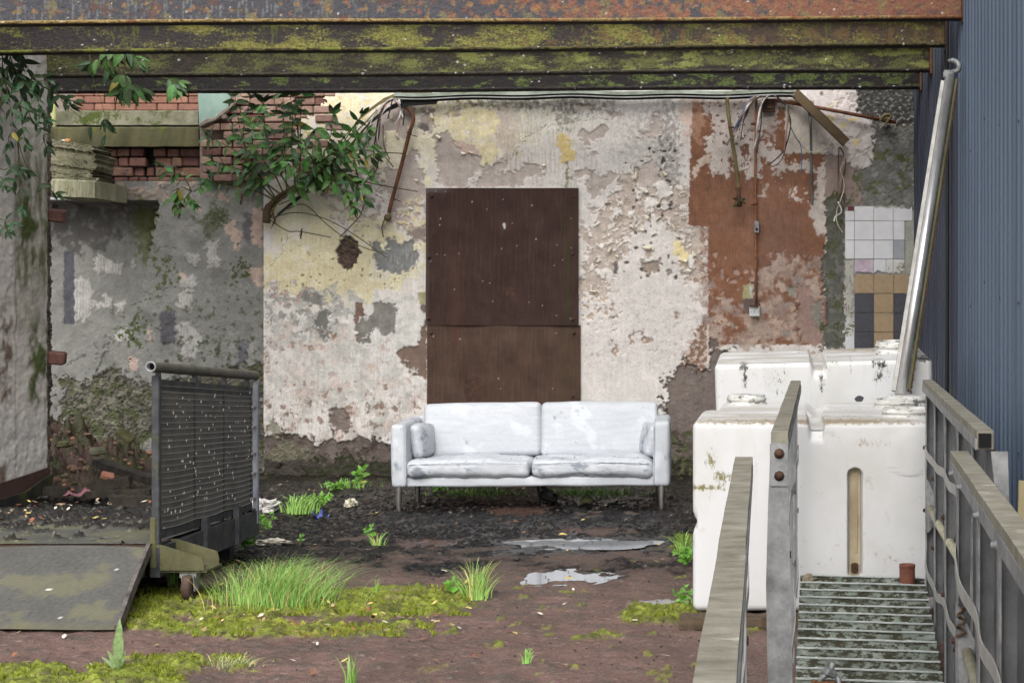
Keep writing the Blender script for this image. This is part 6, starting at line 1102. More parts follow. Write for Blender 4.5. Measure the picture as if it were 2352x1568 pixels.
MB().tube([c+Vector((.035*math.cos(t), .01*math.sin(t*2), .028*math.sin(t))) for t in np.linspace(-.6, 3.9, 14)], .010, 8).build('jaw', M_GALV, cl, True); MB().tube([c+Vector((-.055, -.01, .0)), c+Vector((.06, .0, -.005))], .008, 8).build('bolt', M_RUST, cl, True); MB().bbox(c+Vector((-.058, -.01, 0)), (.02, .022, .022), .004).build('nut', M_RUST, cl); MB().bbox(c+Vector((.0, .0, .035)), (.05, .04, .03), .008, Euler((.2, .4, .5)).to_matrix()).build('flap', M_GALV, cl); MB().tube([c+Vector((.0, 0, .02)), c+Vector((.012, -.01, .075))], .011, 8).build('eye_bolt', M_GALV, cl, True)
# pale board at the right edge
pb = [Vector((.98, 6.6, -.02)), Vector((1.10, 6.6, -.02)), Vector((1.10, 6.6, .76)), Vector((1.0, 6.6, .77))]; tag(MB().prism(pb, (0, .02, 0)).build('board', M_PLY), 'pale yellow board standing between the ramp railing and the blue cladding', 'board')
# ================================================================ WHEELED LOADING PLATFORM on the left
plat = thing('loading_platform', 'low wheeled loading platform with mesh side rail and felt covered flap', 'platform', (-4.5, 8.6, 0))
M_FELT = vcol('roofing_felt', .9, 220, .5, .004, .25, .18, 260)
def deckgrid(name, corners, nx, ny, base, fn):
    a, b, c, d = [np.array(q, float) for q in corners]; s, t = np.meshgrid(np.linspace(0, 1, nx), np.linspace(0, 1, ny)); p = a*((1-s)*(1-t))[..., None]+b*(s*(1-t))[..., None]+c*(s*t)[..., None]+d*((1-s)*t)[..., None]
    pa = Paint(p[..., 0]*100, p[..., 1]*100+p[..., 2]*100, base); fn(pa, p, s, t); p[..., 2] += pa.h; gridmesh(name, p, pa.col*.95, M_FELT, plat)
def felt(pa, p, s, t):
    f1 = N(p[..., 0], p[..., 1]+p[..., 2], .7, 3); f2 = N(p[..., 0], p[..., 1]+p[..., 2], .05, 4, 'r'); pa.col *= (1+.06*f1+.10*f2)[..., None]
    m = sst(.2, 1.2, f1)*.5; pa.col = pa.col*(1-m[..., None])+lin((112, 108, 70))*m[..., None]
    e = sst(.12, .0, t)*.35; pa.col = pa.col*(1-e[..., None])+lin((110, 104, 66))*e[..., None]
    rg_ = np.random.default_rng(8); U, V = pa.U, pa.V
    for i in range(26):
        a, b = rg_.uniform(-520, -320), rg_.uniform(V.min(), V.max()); r = rg_.uniform(.4, 1.0); m = (np.hypot(U-a, (V-b)) < r*(1+.5*pa.w1)).astype(float); pa.col = pa.col*(1-m[..., None])+lin((212, 212, 204) if rg_.random() < .7 else (40, 36, 32))*m[..., None]
    pa.h += .004*N(p[..., 0], p[..., 1], 1.4, 6, 's')
deckgrid('flap', [(-6.6, 7.22, .018), (-3.07, 7.24, .016), (-3.225, 7.95, .285), (-6.6, 7.95, .285)], 260, 60, (86, 85, 80), felt)
def deckp(pa, p, s, t):
    x, y = p[..., 0], p[..., 1]; f1 = N(x, y, .8, 13); f2 = N(x, y, .06, 14, 'r'); pa.col *= (1+.06*f1+.1*f2)[..., None]; m = sst(.3, 1.1, f1)*.5; pa.col = pa.col*(1-m[..., None])+lin((102, 100, 62))*m[..., None]
    mud = sst(-.1, .5, N(x, y, .6, 17)+(t-.42)*5); mud *= sst(-.9, .1, N(x, y, .25, 18)+.5); pa.col = pa.col*(1-mud[..., None])+lin((40, 37, 36))*(1+.25*f2)[..., None]*mud[..., None]; pa.h = mud*(.012+.012*N(x, y, .14, 19, 'r'))
    q = sst(1.7, 2.0, N(x, y, .10, 20, 'r')); pa.col = pa.col*(1-q[..., None])+lin((150, 136, 110))*q[..., None]
deckgrid('deck', [(-6.8, 7.955, .30), (-3.20, 7.955, .30), (-3.17, 9.5, .27), (-6.8, 9.5, .27)], 300, 150, (82, 82, 74), deckp)
MB().box((-5.0, 7.975, .268), (3.55, .03, .05)).build('deck_front_edge', M_RUSTDK, plat); MB().box((-3.19, 8.74, .20), (.05, 1.52, .15)).build('side_beam', M_DARKST, plat); MB().box((-5.0, 9.47, .18), (3.6, .05, .15)).build('rear_beam', M_DARKST, plat)
MB().band([(-3.062, 7.225, .012), (-3.14, 7.6, .155), (-3.21, 7.955, .278)], (0, -.36, 1), .05, .02).build('flap_edge', noisy('worn_rubber_edge', (52, 44, 42), (106, 98, 94), 14, .7, .6, 60, c3=(92, 60, 50), t3=.58), plat)
MB().box((-3.30, 7.97, .20), (.10, .06, .15)).build('hinge_block', M_CONCG, plat)
# mesh side rail
Xp = -3.19; topz = lambda y: 1.133+(y-8.0)*(-.0801); botz = lambda y: .335+(y-8.0)*(-.024); Y0, Y1 = 8.0, 9.43
mesh_rail = MB(); MB().tube([(Xp, 7.93, 1.198), (Xp, 9.50, 1.085)], .0275, 16, False).build('handrail', noisy('grey_green_tube', (66, 64, 56), (98, 94, 80), 10, .6, .3, 80), plat, True); MB().lathe((Xp, 7.929, 1.198), [(.0285, 0), (.0285, .006), (.020, .006), (.019, -.06)], 16, Euler((R(90), 0, 0)).to_matrix()).build('rail_end_ring', M_GALV, plat, True); MB().lathe((Xp, 7.96, 1.196), [(.0, 0), (.02, 0)], 16, Euler((R(90), 0, 0)).to_matrix()).build('rail_bore', M_DARK, plat); MB().lathe((Xp, 9.50, 1.085), [(.0275, 0), (.022, -.012), (0, -.018)], 16, Euler((R(90), 0, 0)).to_matrix()).build('rail_cap', M_CONC, plat, True)  # black disc in the handrail end stands for its unlit inside
for yy in (8.02, 8.52, 8.97, 9.36): MB().box((Xp, yy, topz(yy)+.03), (.022, .022, .10)).build('rail_stanchion', M_DARKST, plat)
MB().bbox((Xp, 8.0, .66), (.04, .035, .98), .004).build('post', M_DARKST, plat); MB().bbox((Xp+.015, 9.47, .62), (.03, .03, .86), .004).build('post', noisy('blue_grey_post', (88, 92, 104), (122, 126, 136), 10, .6, .2, 80), plat)
for dz in (.35, .5, .62, .78, .9): MB().bbox((Xp+.012, 9.44, dz), (.02, .07, .016), .003).build('hinge_lug', M_GALV, plat)
for f_, nm in ((topz, 'top_bar'), (botz, 'bottom_bar')): MB().band([(Xp, Y0, f_(Y0)-(.025 if nm == 'top_bar' else 0)), (Xp, Y1, f_(Y1)-(.025 if nm == 'top_bar' else 0))], (0, 0, 1), .05 if nm == 'top_bar' else .045, .012).build(nm, M_DARKST, plat)
divs = [8.02, 8.505, 8.955, 9.41]
for yy in divs: MB().box((Xp, yy, (topz(yy)+botz(yy))/2), (.014, .02, topz(yy)-botz(yy))).build('mesh_upright', M_DARKST, plat)
M_MESH = noisy('mesh_wire', (104, 102, 98), (128, 125, 119), 10, .7, .2, 90); nr = 25
for i in range(1, nr):
    t = i/nr; mb = MB(); sg = .012*math.sin(math.pi*t)*1.4
    for a, b in zip(divs[:-1], divs[1:]):
        pts = []
        for q in np.linspace(0, 1, 7): yy = a+(b-a)*q; pts.append((Xp+.004, yy, botz(yy)+(topz(yy)-botz(yy))*t-(.008*(1-t)**2+.001)*math.sin(math.pi*q)))
        mb.tube([(a_+.006, b_, c_) for a_, b_, c_ in pts], .0024, 5)
    mb.build('mesh_bar', M_MESH, plat)
mb = MB(); yy = 8.03
while yy < 9.41: mb.box((Xp+.002, yy, (topz(yy)+botz(yy))/2), (.0035, .0062, topz(yy)-botz(yy)-.01)); yy += .0105
o = mb.build('mesh_strands', noisy('mesh_strand', (70, 70, 68), (92, 90, 84), 6, .8, .2, 90, c3=(96, 88, 70), t3=.6, scale3=4), plat); o['kind'] = 'stuff'
mb = MB(); random.seed(31)
for i in range(120):
    yy = random.uniform(8.06, 9.4); z = botz(yy)+(topz(yy)-botz(yy))*random.uniform(.04, .96); r = random.uniform(.003, .008); mb.add([(Xp+.012, yy-r*1.6, z), (Xp+.012, yy, z-r*1.7), (Xp+.012, yy+r*1.4, z), (Xp+.012, yy, z+r*1.2)], [(0, 1, 2, 3)])
o = mb.build('bird_dropping', plain('dropping_white', (214, 213, 206), .8), plat); o['kind'] = 'stuff'
# bracket and castor
zb = .16
for dy in (-.04, .17): MB().prism([Vector((Xp+.03, 8.02+dy, zb+.13)), Vector((Xp+.24, 8.02+dy, zb+.065)), Vector((Xp+.25, 8.02+dy, zb+.03)), Vector((Xp+.25, 8.02+dy, zb)), Vector((Xp+.0, 8.02+dy, zb)), Vector((Xp+.0, 8.02+dy, zb+.13))], (0, .008, 0)).build('bracket_cheek', M_CONCG, plat)
MB().box((Xp+.14, 8.10, zb-.006), (.24, .22, .012)).build('bracket_plate', M_CONCG, plat); MB().bbox((Xp+.21, 8.08, zb+.012), (.025, .025, .012), .004).build('bolt', M_GALV, plat)
MB().bbox((Xp-.01, 7.985, .30), (.03, .02, .26), .004).build('pivot_plate', M_CONCG, plat)
wc = Vector((Xp+.16, 8.02, .07)); MB().box(wc+Vector((0, .01, .07)), (.085, .06, .04)).build('castor_head', M_GALV, plat)
for dx in (-.03, .03): MB().prism([wc+Vector((dx, -.035, .06)), wc+Vector((dx, .045, .06)), wc+Vector((dx, .03, -.02)), wc+Vector((dx, -.02, -.02))], (.006, 0, 0)).build('castor_fork', M_GALV, plat)
wh = MB().lathe(wc, [(.012, -.02), (.06, -.022), (.068, -.016), (.070, 0), (.068, .016), (.06, .022), (.012, .02)], 24, Euler((0, R(90), 0)).to_matrix()).build('wheel', noisy('rusty_wheel', (62, 44, 36), (96, 68, 54), 12, .8, .3, 80), plat, True)
for yy in (8.6, 9.1): MB().box((Xp+.03, yy, .235), (.035, .04, .22)).build('rail_bracket', M_DARKST, plat)
MB().box((-3.3, 9.3, .08), (.08, .08, .18)).build('rear_leg', M_DARKST, plat); MB().box((-6.4, 9.3, .08), (.08, .08, .18)).build('rear_leg', M_DARKST, plat)
# ================================================================ RUBBLE HEAP in the recess
def heap():
    X, Y = np.meshgrid(np.linspace(-6.9, -5.05, 110), np.linspace(12.35, 14.05, 80)); n = N(X, Y, .5, 61); n2 = N(X, Y, .14, 62, 'r')
    h = .58*np.clip(1-((X+6.75)/1.75), 0, 1)**1.15*sst(12.3, 13.5, Y)+.05*n+.025*n2-.03; h *= sst(-5.0, -5.35, X)*sst(12.3, 12.7, Y); p = Paint(X*100, Y*100, (72, 52, 40)); c = p.col*(1+.2*n2)[..., None]
    m = sst(.2, .9, N(X, Y, .4, 63)+.4)*sst(-5.9, -5.5, X); c = c*(1-m[..., None])+lin((50, 44, 30))*m[..., None]; m = sst(.6, 1, n)*.8; c = c*(1-m[..., None])+lin((58, 60, 26))*m[..., None]
    o = gridmesh('rubble', np.stack([X, Y, h], -1), c, M_GROUND); tag(o, 'heap of brick rubble, soil and rotting wood in the recess corner', None, None, 'stuff'); return X, Y, h
hX, hY, hH = heap()
random.seed(17); mb = [MB(), MB(), MB()]; rm = [noisy('rubble_brown', (92, 66, 50), (128, 96, 76), 9, .95, .6, 60), noisy('rubble_brick', (128, 76, 54), (160, 100, 74), 9, .95, .6, 60), noisy('rubble_moss', (60, 62, 30), (92, 88, 52), 9, .95, .6, 60)]
for i in range(330):
    a, b = random.randrange(10, 78), random.randrange(8, 88)
    if hH[a, b] < .02: continue
    s = random.uniform(.02, .06)*(1 if random.random() < .9 else 1.8); v_, f_ = rock((hX[a, b], hY[a, b], hH[a, b]+s*.15), (s*random.uniform(.8, 1.6), s, s*random.uniform(.5, .9)), i, None, ''); mb[random.choice((0, 0, 0, 1, 2))].add(v_, f_)
for k, (q, nm) in enumerate(zip(mb, ('brown_chunk', 'brick_chunk', 'mossy_chunk'))): o = q.build('rubble_'+nm, rm[k]); tag(o, ('small brown rubble chunks over the heap', 'orange brick fragments scattered on the heap', 'mossy green fragments on the heap')[k], None, None, 'stuff')
for (u, v, Y, s, m, lab, rz) in [(378/1.52/1.7415+0, 0, 0, 0, 0, '', 0)][:0]: pass
def chunk(u, v, Y, size, m, name, lab, cat, rot):
    c = PV(u, v, Y); o = MB().bbox(c, size, min(size)*.22, Euler([R(q) for q in rot]).to_matrix()).build(name, m); tag(o, lab, cat); return o
chunk(247, 1093, 12.45, (.10, .08, .05), rm[1], 'brick', 'orange half brick lying on the front of the rubble heap', 'brick', (20, 15, 30)); chunk(225, 1035, 12.9, (.13, .10, .05), M_CONC, 'concrete_lump', 'pale square concrete lump on the left of the rubble heap', 'rubble piece', (10, -5, 20)); chunk(288, 1000, 13.4, (.16, .12, .05), rm[2], 'mossy_slab', 'mossy green slab on top of the rubble heap', 'rubble piece', (20, 35, 10))
def plank(u0, v0, Y0, u1, v1, Y1, w_, h_, lab, m=None):
    a, b = PV(u0, v0, Y0), PV(u1, v1, Y1); nx = 14; vs_ = []; d = (b-a).normalized(); s_ = d.cross(Vector((0, 0, 1))).normalized(); up = s_.cross(d)
    for i in range(nx+1):
        for (p, q) in ((-1, -1), (1, -1), (1, 1), (-1, 1)): vs_.append(a.lerp(b, i/nx)+s_*p*w_/2*random.uniform(.85, 1.1)+up*q*h_/2*random.uniform(.8, 1.15))
    fs_ = [(i*4+j, i*4+(j+1) % 4, (i+1)*4+(j+1) % 4, (i+1)*4+j) for i in range(nx) for j in range(4)]+[(3, 2, 1, 0), tuple(nx*4+j for j in range(4))]
    tag(newmesh('plank', vs_, fs_, m or noisy('black_wood', (26, 23, 20), (58, 50, 38), 8, .9, .7, 50, c3=(66, 66, 34), t3=.6) if 'black_wood' not in bpy.data.materials else bpy.data.materials['black_wood']), lab, 'plank')
plank(224, 1062, 12.9, 352, 1104, 12.4, .10, .06, 'dark sloping plank on the right of the rubble heap'); plank(205, 1118, 12.3, 300, 1103, 12.35, .12, .07, 'mossy rotting plank at the foot of the rubble heap'); plank(98, 1127, 12.2, 158, 1128, 12.2, .07, .07, 'short black timber beside the side wall foot'); plank(205, 1135, 12.0, 350, 1130, 12.0, .10, .05, 'black plank lying in the mud behind the platform'); plank(255, 1150, 11.6, 352, 1152, 11.6, .10, .08, 'black timber close behind the mesh rail post')
# ================================================================ PLANTS
def leafmesh(name, w_, mat, curl=.22, fold=.3, n=7):
    vs_, fs_ = [], []
    for i in range(n+1):
        t = i/n; hw = w_*(math.sin(math.pi*t**.75)**.9 if 0 < t < 1 else 0.004); z = -curl*t*t; zz = z+fold*hw
        wob = .018*math.sin(i*2.4)
        vs_ += [(t, -hw, zz+wob), (t, 0, z), (t, hw, zz-wob)]
    for i in range(n): b = i*3; fs_ += [(b, b+3, b+4, b+1), (b+1, b+4, b+5, b+2)]
    me = bpy.data.meshes.new(name); me.from_pydata(vs_, [], fs_); me.polygons.foreach_set('use_smooth', np.ones(len(me.polygons), bool)); me.materials.append(mat); return me
LM = [leafmesh('leaf_a', .17, M_LEAF, .28, .35), leafmesh('leaf_b', .20, M_LEAF, .12, .25), leafmesh('leaf_c', .15, M_LEAFD, .4, .4), leafmesh('leaf_d', .24, M_LEAF, .2, .3)]; LD = [leafmesh('leaf_e', .17, M_LEAFD, .3, .35), leafmesh('leaf_f', .15, M_LEAFD, .2, .3)]
LYW = leafmesh('leaf_g', .2, noisy('yellow_leaf', (150, 140, 40), (176, 160, 60), 10, .6, .1, 60), .3, .3); LW = leafmesh('leaf_h', .28, M_LEAFY, .2, .3, 5)
def leaf(par, me, pos, d, L, roll=0.0):
    d = Vector(d).normalized(); up = Vector((random.uniform(-.5, .5), -.9, random.uniform(.1, .9))); up = up if abs(up.normalized().dot(d)) < .93 else Vector((.6, 0, .8)); y = up.cross(d).normalized(); z = d.cross(y); M = Matrix((d, y, z)).transposed() @ Matrix.Rotation(roll, 3, 'X')
    o = bpy.data.objects.new('leaf', me); COL.objects.link(o); o.parent = par
    if par.name in BASES: o.matrix_parent_inverse = Matrix.Translation(-BASES[par.name])
    o.matrix_basis = Matrix.Translation(Vector(pos)) @ M.to_4x4() @ Matrix.Scale(L, 4); return o
def plant(name, lab, cat, stems, base, leaves, step=.07, L=(.08, .15), droop=.35, start=.25, sr=.006, m=M_STEM, seed=1, per=2, group=None, tipcl=4):
    """stems: list of polylines of world Vectors"""
    rg_ = random.Random(seed); th = thing(name, lab, cat, base, group)
    for pts in stems:
        sp = smooth(pts, 5); n = len(sp); MB().tube(sp, [sr*(1-.75*i/(n-1)) for i in range(n)], 6).build('stem', m, th, True); acc = 0; tot = sum((sp[i+1]-sp[i]).length for i in range(n-1)); dist = 0; ang = rg_.uniform(0, 6)
        for i in range(n-1):
            seg = (sp[i+1]-sp[i]); dist += seg.length; acc += seg.length
            if dist/tot < start or acc < step: continue
            acc = 0; ang += 1.57+rg_.uniform(-.4, .4); t = seg.normalized(); a = t.orthogonal().normalized(); b = t.cross(a); f = 1-.45*(dist/tot)
            for k in range(per):
                r_ = a*math.cos(ang+k*2*math.pi/per)+b*math.sin(ang+k*2*math.pi/per); d = t*.45+r_*.85+Vector((0, 0, -droop*rg_.uniform(.4, 1.4))); leaf(th, rg_.choice(leaves) if rg_.random() > .03 else LYW, sp[i+1], d, rg_.uniform(*L)*f*1.25, rg_.uniform(-.6, .6))
        t = (sp[-1]-sp[-2]).normalized()
        for k in range(tipcl): a = rg_.uniform(0, 6); q = t.orthogonal().normalized(); b = t.cross(q); leaf(th, rg_.choice(leaves), sp[-1], t*.8+(q*math.cos(a)+b*math.sin(a))*.55+Vector((0, 0, -droop*.4)), rg_.uniform(*L)*.7, rg_.uniform(-.5, .5))
    return th
def PL(pts, Y, dy=0.0): return [PV(u, v, Y-dy*i/(max(1, len(pts)-1))) for i, (u, v) in enumerate(pts)]
b0 = PV(618, 500, 13.88)
stems = [PL([(622, 500), (640, 462), (690, 430), (742, 392), (800, 352), (852, 336)], 13.88, .45), PL([(640, 465), (610, 420), (575, 370), (552, 300), (540, 222)], 13.86, .3), PL([(655, 455), (600, 410), (545, 350), (500, 325), (478, 312)], 13.85, .4), PL([(660, 450), (655, 380), (652, 300), (650, 205)], 13.85, .25), PL([(680, 438), (690, 370), (690, 290), (693, 205)], 13.85, .35), PL([(700, 425), (735, 370), (758, 320), (765, 262)], 13.85, .4), PL([(710, 425), (760, 370), (800, 310), (832, 262)], 13.82, .3), PL([(690, 430), (740, 400), (770, 420), (800, 450), (815, 478)], 13.85, .45), PL([(640, 465), (590, 440), (530, 425), (485, 420)], 13.86, .4), PL([(670, 440), (628, 370), (610, 300), (606, 235)], 13.85, .5), PL([(690, 430), (720, 380), (700, 330), (722, 300)], 13.8, .5), PL([(700, 425), (775, 400), (830, 425), (848, 400)], 13.85, .3), PL([(655, 455), (630, 400), (580, 330), (590, 260)], 13.8, .6), PL([(700, 430), (720, 410), (680, 385), (640, 375)], 13.8, .4), PL([(640, 465), (600, 420), (560, 320), (575, 225)], 13.8, .35), PL([(690, 430), (745, 365), (785, 345), (822, 325)], 13.8, .4), PL([(690, 430), (760, 395), (800, 405), (838, 455)], 13.8, .35), PL([(700, 425), (775, 360), (820, 320), (845, 300)], 13.8, .35), PL([(700, 425), (750, 385), (800, 372), (860, 362)], 13.8, .3), PL([(680, 438), (670, 340), (672, 260), (665, 210)], 13.8, .45), PL([(640, 465), (570, 400), (520, 380), (490, 370)], 13.8, .4)]
bush = plant('buddleia_bush', 'leafy buddleia shrub with long green leaves growing out of the wall', 'shrub', stems, b0, LM, .052, (.10, .18), .5, .25, .008, M_STEM, 3, 2)
MB().tube(smooth(PL([(612, 512), (616, 478), (640, 452), (680, 428)], 13.86, .05), 6), [.035]*8+[.022]*11, 9).build('trunk', M_TWIG, bush, True)
for pts in ([(640, 470), (700, 446), (740, 432), (770, 440)], [(625, 500), (680, 488), (740, 500), (800, 530), (890, 592)], [(660, 480), (700, 470), (745, 510), (790, 545), (840, 570), (890, 583)], [(780, 545), (805, 520), (830, 490), (840, 440)], [(620, 505), (660, 530), (690, 532), (760, 545)], [(840, 345), (880, 350), (930, 353)], [(800, 400), (850, 420), (900, 430), (960, 440)]):
    MB().tube(smooth(PL(pts, 13.9, .08), 5), .0045, 5).build('bare_twig', M_STEM if len(pts) > 4 else M_TWIG, bush)
for (u0, v0, u1, v1, w_) in ((682, 280, 686, 325, 7), (693, 526, 690, 548, 4.5), (818, 390, 822, 408, 4.5), (770, 400, 772, 412, 4), (625, 480, 632, 515, 6)):
    a, b = PV(u0, v0, 13.55), PV(u1, v1, 13.55); mb = MB(); random.seed(int(u0))
    for i in range(60): t = random.random(); c = a.lerp(b, t); q = Vector((random.uniform(-1, 1), random.uniform(-1, 1), random.uniform(-.5, .5)))*w_/257*.6; mb.add([c+q*.2, c+q+Vector((.004, 0, .004)), c+q+Vector((-.003, 0, -.005))], [(0, 1, 2)])
    mb.tube([a, b], .006, 5); o = mb.build('seed_spike', M_SEED, bush)
plant('buddleia_sprig', 'drooping green sprig hanging in front of the grey wall under the dark brick infill', 'plant', [PL([(440, 440), (420, 405), (385, 395), (372, 380)], 13.3, .2), PL([(440, 440), (415, 430), (400, 455), (408, 480)], 13.3, .2), PL([(445, 440), (470, 420), (480, 400)], 13.3, .1), PL([(440, 440), (428, 452), (440, 462)], 13.3, .2)], PV(445, 440, 13.3), LM, .045, (.09, .15), .6, .3, .005, M_STEM, 8, 2)
for (u0, v0, u1, v1) in ((416, 468, 410, 500), (556, 445, 552, 470)):
    a, b = PV(u0, v0, 13.25), PV(u1, v1, 13.25); mb = MB(); random.seed(int(u0)); mb.tube([a, b], .006, 5)
    for i in range(60): c = a.lerp(b, random.random()); q = Vector((random.uniform(-1, 1), random.uniform(-1, 1), random.uniform(-.5, .5)))*.014; mb.add([c+q*.2, c+q+Vector((.004, 0, .004)), c+q+Vector((-.003, 0, -.005))], [(0, 1, 2)])
    tag(mb.build('seed_spike', M_SEED), 'dry brown seed spike hanging %s' % ('below the drooping sprig' if u0 < 500 else 'alone on the grey wall right of the drooping sprig'), 'seed head')
plant('overhanging_twig', 'twig of long leaves hanging just below the lichen covered beam', 'plant', [PL([(262, 60), (255, 100), (238, 128), (205, 145)], 11.75), PL([(262, 60), (262, 110), (258, 140), (252, 160)], 11.75), PL([(270, 70), (285, 115), (305, 128), (322, 140)], 11.7)], PV(260, 60, 11.75), LM, .05, (.13, .19), .9, .4, .006, M_STEM, 13, 2, None, 3)
plant('overhanging_twig', 'large drooping leaf cluster in front of the red brick house', 'plant', [PL([(290, 120), (283, 165), (275, 192), (290, 205)], 11.7), PL([(283, 160), (292, 200), (275, 212)], 11.65), PL([(283, 165), (300, 196), (318, 205)], 11.65)], PV(290, 120, 11.7), LM, .035, (.14, .21), 1.0, .55, .005, M_STEM, 14, 3, None, 3)
plant('overhanging_twig', 'small leaf sprig hanging from the dark beam left of the mint plaster', 'plant', [PL([(372, 178), (392, 184), (410, 188)], 12.2), PL([(392, 184), (402, 196), (408, 204)], 12.15)], PV(372, 178, 12.2), LM, .04, (.11, .17), .7, .4, .004, M_STEM, 15, 3, None, 4)
plant('overhanging_twig', 'thin arching twig with a drooping leaf pair before the green lintel', 'plant', [PL([(205, 120), (215, 190), (232, 230), (243, 280)], 11.8), PL([(243, 280), (242, 310)], 11.8), PL([(140, 230), (175, 262), (200, 280), (207, 290)], 11.8)], PV(205, 120, 11.8), LD, .5, (.12, .17), 1.2, .9, .004, M_STEM, 16, 2, None, 3)
plant('creeper', 'dark leafy creeper tumbling down the side wall end', 'plant', [PL([(20, 60), (24, 120), (15, 200), (30, 280), (22, 330)], 11.4, .2), PL([(25, 100), (60, 150), (85, 185), (110, 180)], 11.45, .2), PL([(30, 150), (60, 220), (70, 270), (100, 300), (108, 335)], 11.5, .2), PL([(20, 120), (45, 200), (50, 280), (60, 330)], 11.45, .25), PL([(5, 100), (5, 200), (-5, 300)], 11.4, .2), PL([(60, 180), (110, 205), (150, 225), (172, 232)], 11.6, .2), PL([(110, 205), (125, 215), (160, 240)], 11.6, .15), PL([(10, 140), (40, 170), (75, 215), (95, 250)], 11.45, .2), PL([(0, 160), (30, 230), (80, 260), (105, 275)], 11.5, .3)], PV(20, 60, 11.4), LD, .06, (.085, .14), .5, .08, .005, M_STEM, 18, 2)
plant('creeper', 'bare trailing stems with a few leaves low on the side wall', 'plant', [PL([(40, 300), (44, 360), (50, 420), (52, 480)], 11.5, .1), PL([(40, 320), (42, 380), (30, 430)], 11.5, .2), PL([(36, 300), (60, 380), (100, 430), (128, 443)], 11.5, .1), PL([(-10, 380), (10, 390), (30, 378), (45, 385)], 11.3, .1), PL([(-10, 400), (5, 410), (12, 425)], 11.3, .1), PL([(-10, 500), (8, 505), (26, 512)], 11.3, .1), PL([(-10, 510), (5, 520), (16, 530)], 11.3, .1)], PV(38, 300, 11.5), LD, .11, (.08, .13), .4, .5, .004, M_STEM, 19, 2)
# grass tufts and weeds
def tuft(lab, u, v, n, hU, wU, lean=0.0, m=M_GRASS, seed=1, dry=0, bw=.006, flat=0.0, name='grass_tuft', cat='grass tuft', upr=.4):
    rg_ = random.Random(seed); c = PG(u, v); s = FL/c.y; mbs = {m: MB(), M_GRASSD: MB()}; th = thing(name, lab, cat, c, 'grass tufts in the yard')
    for i in range(n):
        q = rg_.gauss(0, .30); b = c+Vector((q*wU/s, rg_.gauss(0, .25)*wU/s*.8, .0)); h = hU/s*rg_.uniform(.4, 1.05)*(1-.25*abs(q)); az = rg_.uniform(0, 6.28); sp = rg_.uniform(.15, 1.2)*h*(1.0-upr*.6); tip = Vector((math.cos(az)*sp+lean*h*rg_.uniform(.2, 1.6)+q*1.1*h, math.sin(az)*sp, h*(1-flat*rg_.uniform(.3, 1)))); w_ = bw*rg_.uniform(.45, 1.0); sdv = Vector((math.sin(az+.8), -math.cos(az+.8), 0))*w_ if rg_.random() < .5 else Vector((w_, 0, 0)); k = 5; vs_ = []
        bend = rg_.uniform(1.2, 2.6)
        for j in range(k+1): t = j/k; p = b+Vector((tip.x*t**bend, tip.y*t**bend, tip.z*(1-(1-t)**1.6)-(.25*h*max(0, t-.6)**2*6 if bend > 1.9 else 0))); ww = sdv*(1-t)**.7; vs_ += [p-ww, p+ww]
        mbs[M_GRASSD if rg_.random() < dry else m].add(vs_, [(2*j, 2*j+1, 2*j+3, 2*j+2) for j in range(k)])
    for q, nm in ((m, 'blades'), (M_GRASSD, 'dry_blades')):
        if mbs[q].v: mbs[q].build(nm, q, th, True)['kind'] = 'stuff'
tuft('big lush green grass tuft beside the castor wheel', 640, 1390, 1300, 118, 190, .35, seed=2, dry=.12, bw=.0019, upr=.0); tuft('wispy grass tuft with straw base standing alone before the puddles', 1095, 1376, 150, 100, 40, .02, seed=3, dry=.3, bw=.0032, upr=.9); tuft('small bright grass clump by the white plastic bag', 690, 1178, 170, 48, 60, .05, seed=4, bw=.006); tuft('flattened pale grass tuft on the concrete near the bottom edge', 540, 1528, 170, 44, 90, .35, m=noisy('pale_grass', (120, 138, 74), (168, 176, 112), 12, .5, 0, 60), seed=5, dry=.25, bw=.0028, flat=.7); tuft('tiny grass sprig at the bottom edge of the picture centre', 810, 1570, 16, 75, 26, .1, seed=6, bw=.0035, upr=1); tuft('small grass sprout with a yellow leaf on the red concrete', 1208, 1524, 26, 46, 14, 0, seed=7, bw=.003, upr=.8); tuft('thin grass growing against the left side of the white tank', 1572, 1272, 60, 60, 26, -.2, seed=8, bw=.005); tuft('low grass strip under the left half of the sofa', 1100, 1135, 240, 14, 170, 0, seed=9, bw=.006); tuft('low grass strip under the right half of the sofa', 1370, 1135, 300, 16, 200, 0, seed=10, bw=.006); tuft('sparse grass among small weeds in the mud centre', 868, 1252, 30, 34, 24, .1, seed=11, dry=.15, bw=.004); tuft('few grass blades leaning under the platform bracket', 398, 1345, 16, 70, 26, -.3, seed=12, bw=.005); tuft('single thin grass stalks behind the moss strip', 862, 1368, 6, 48, 10, 0, seed=13, bw=.004, upr=1); tuft('grass blades behind the white tank corner low moss', 1590, 1395, 30, 34, 20, -.4, seed=14, bw=.004); tuft('short grass sprout on the platform deck', 228, 1225, 8, 40, 12, 0, seed=15, bw=.004, upr=1); tuft('low scattered grass between the wall foot and the mud', 800, 1120, 80, 26, 80, 0, seed=16, bw=.004); tuft('grass beside the far post of the mesh railing', 555, 1250, 14, 55, 16, -.1, seed=17, bw=.005)
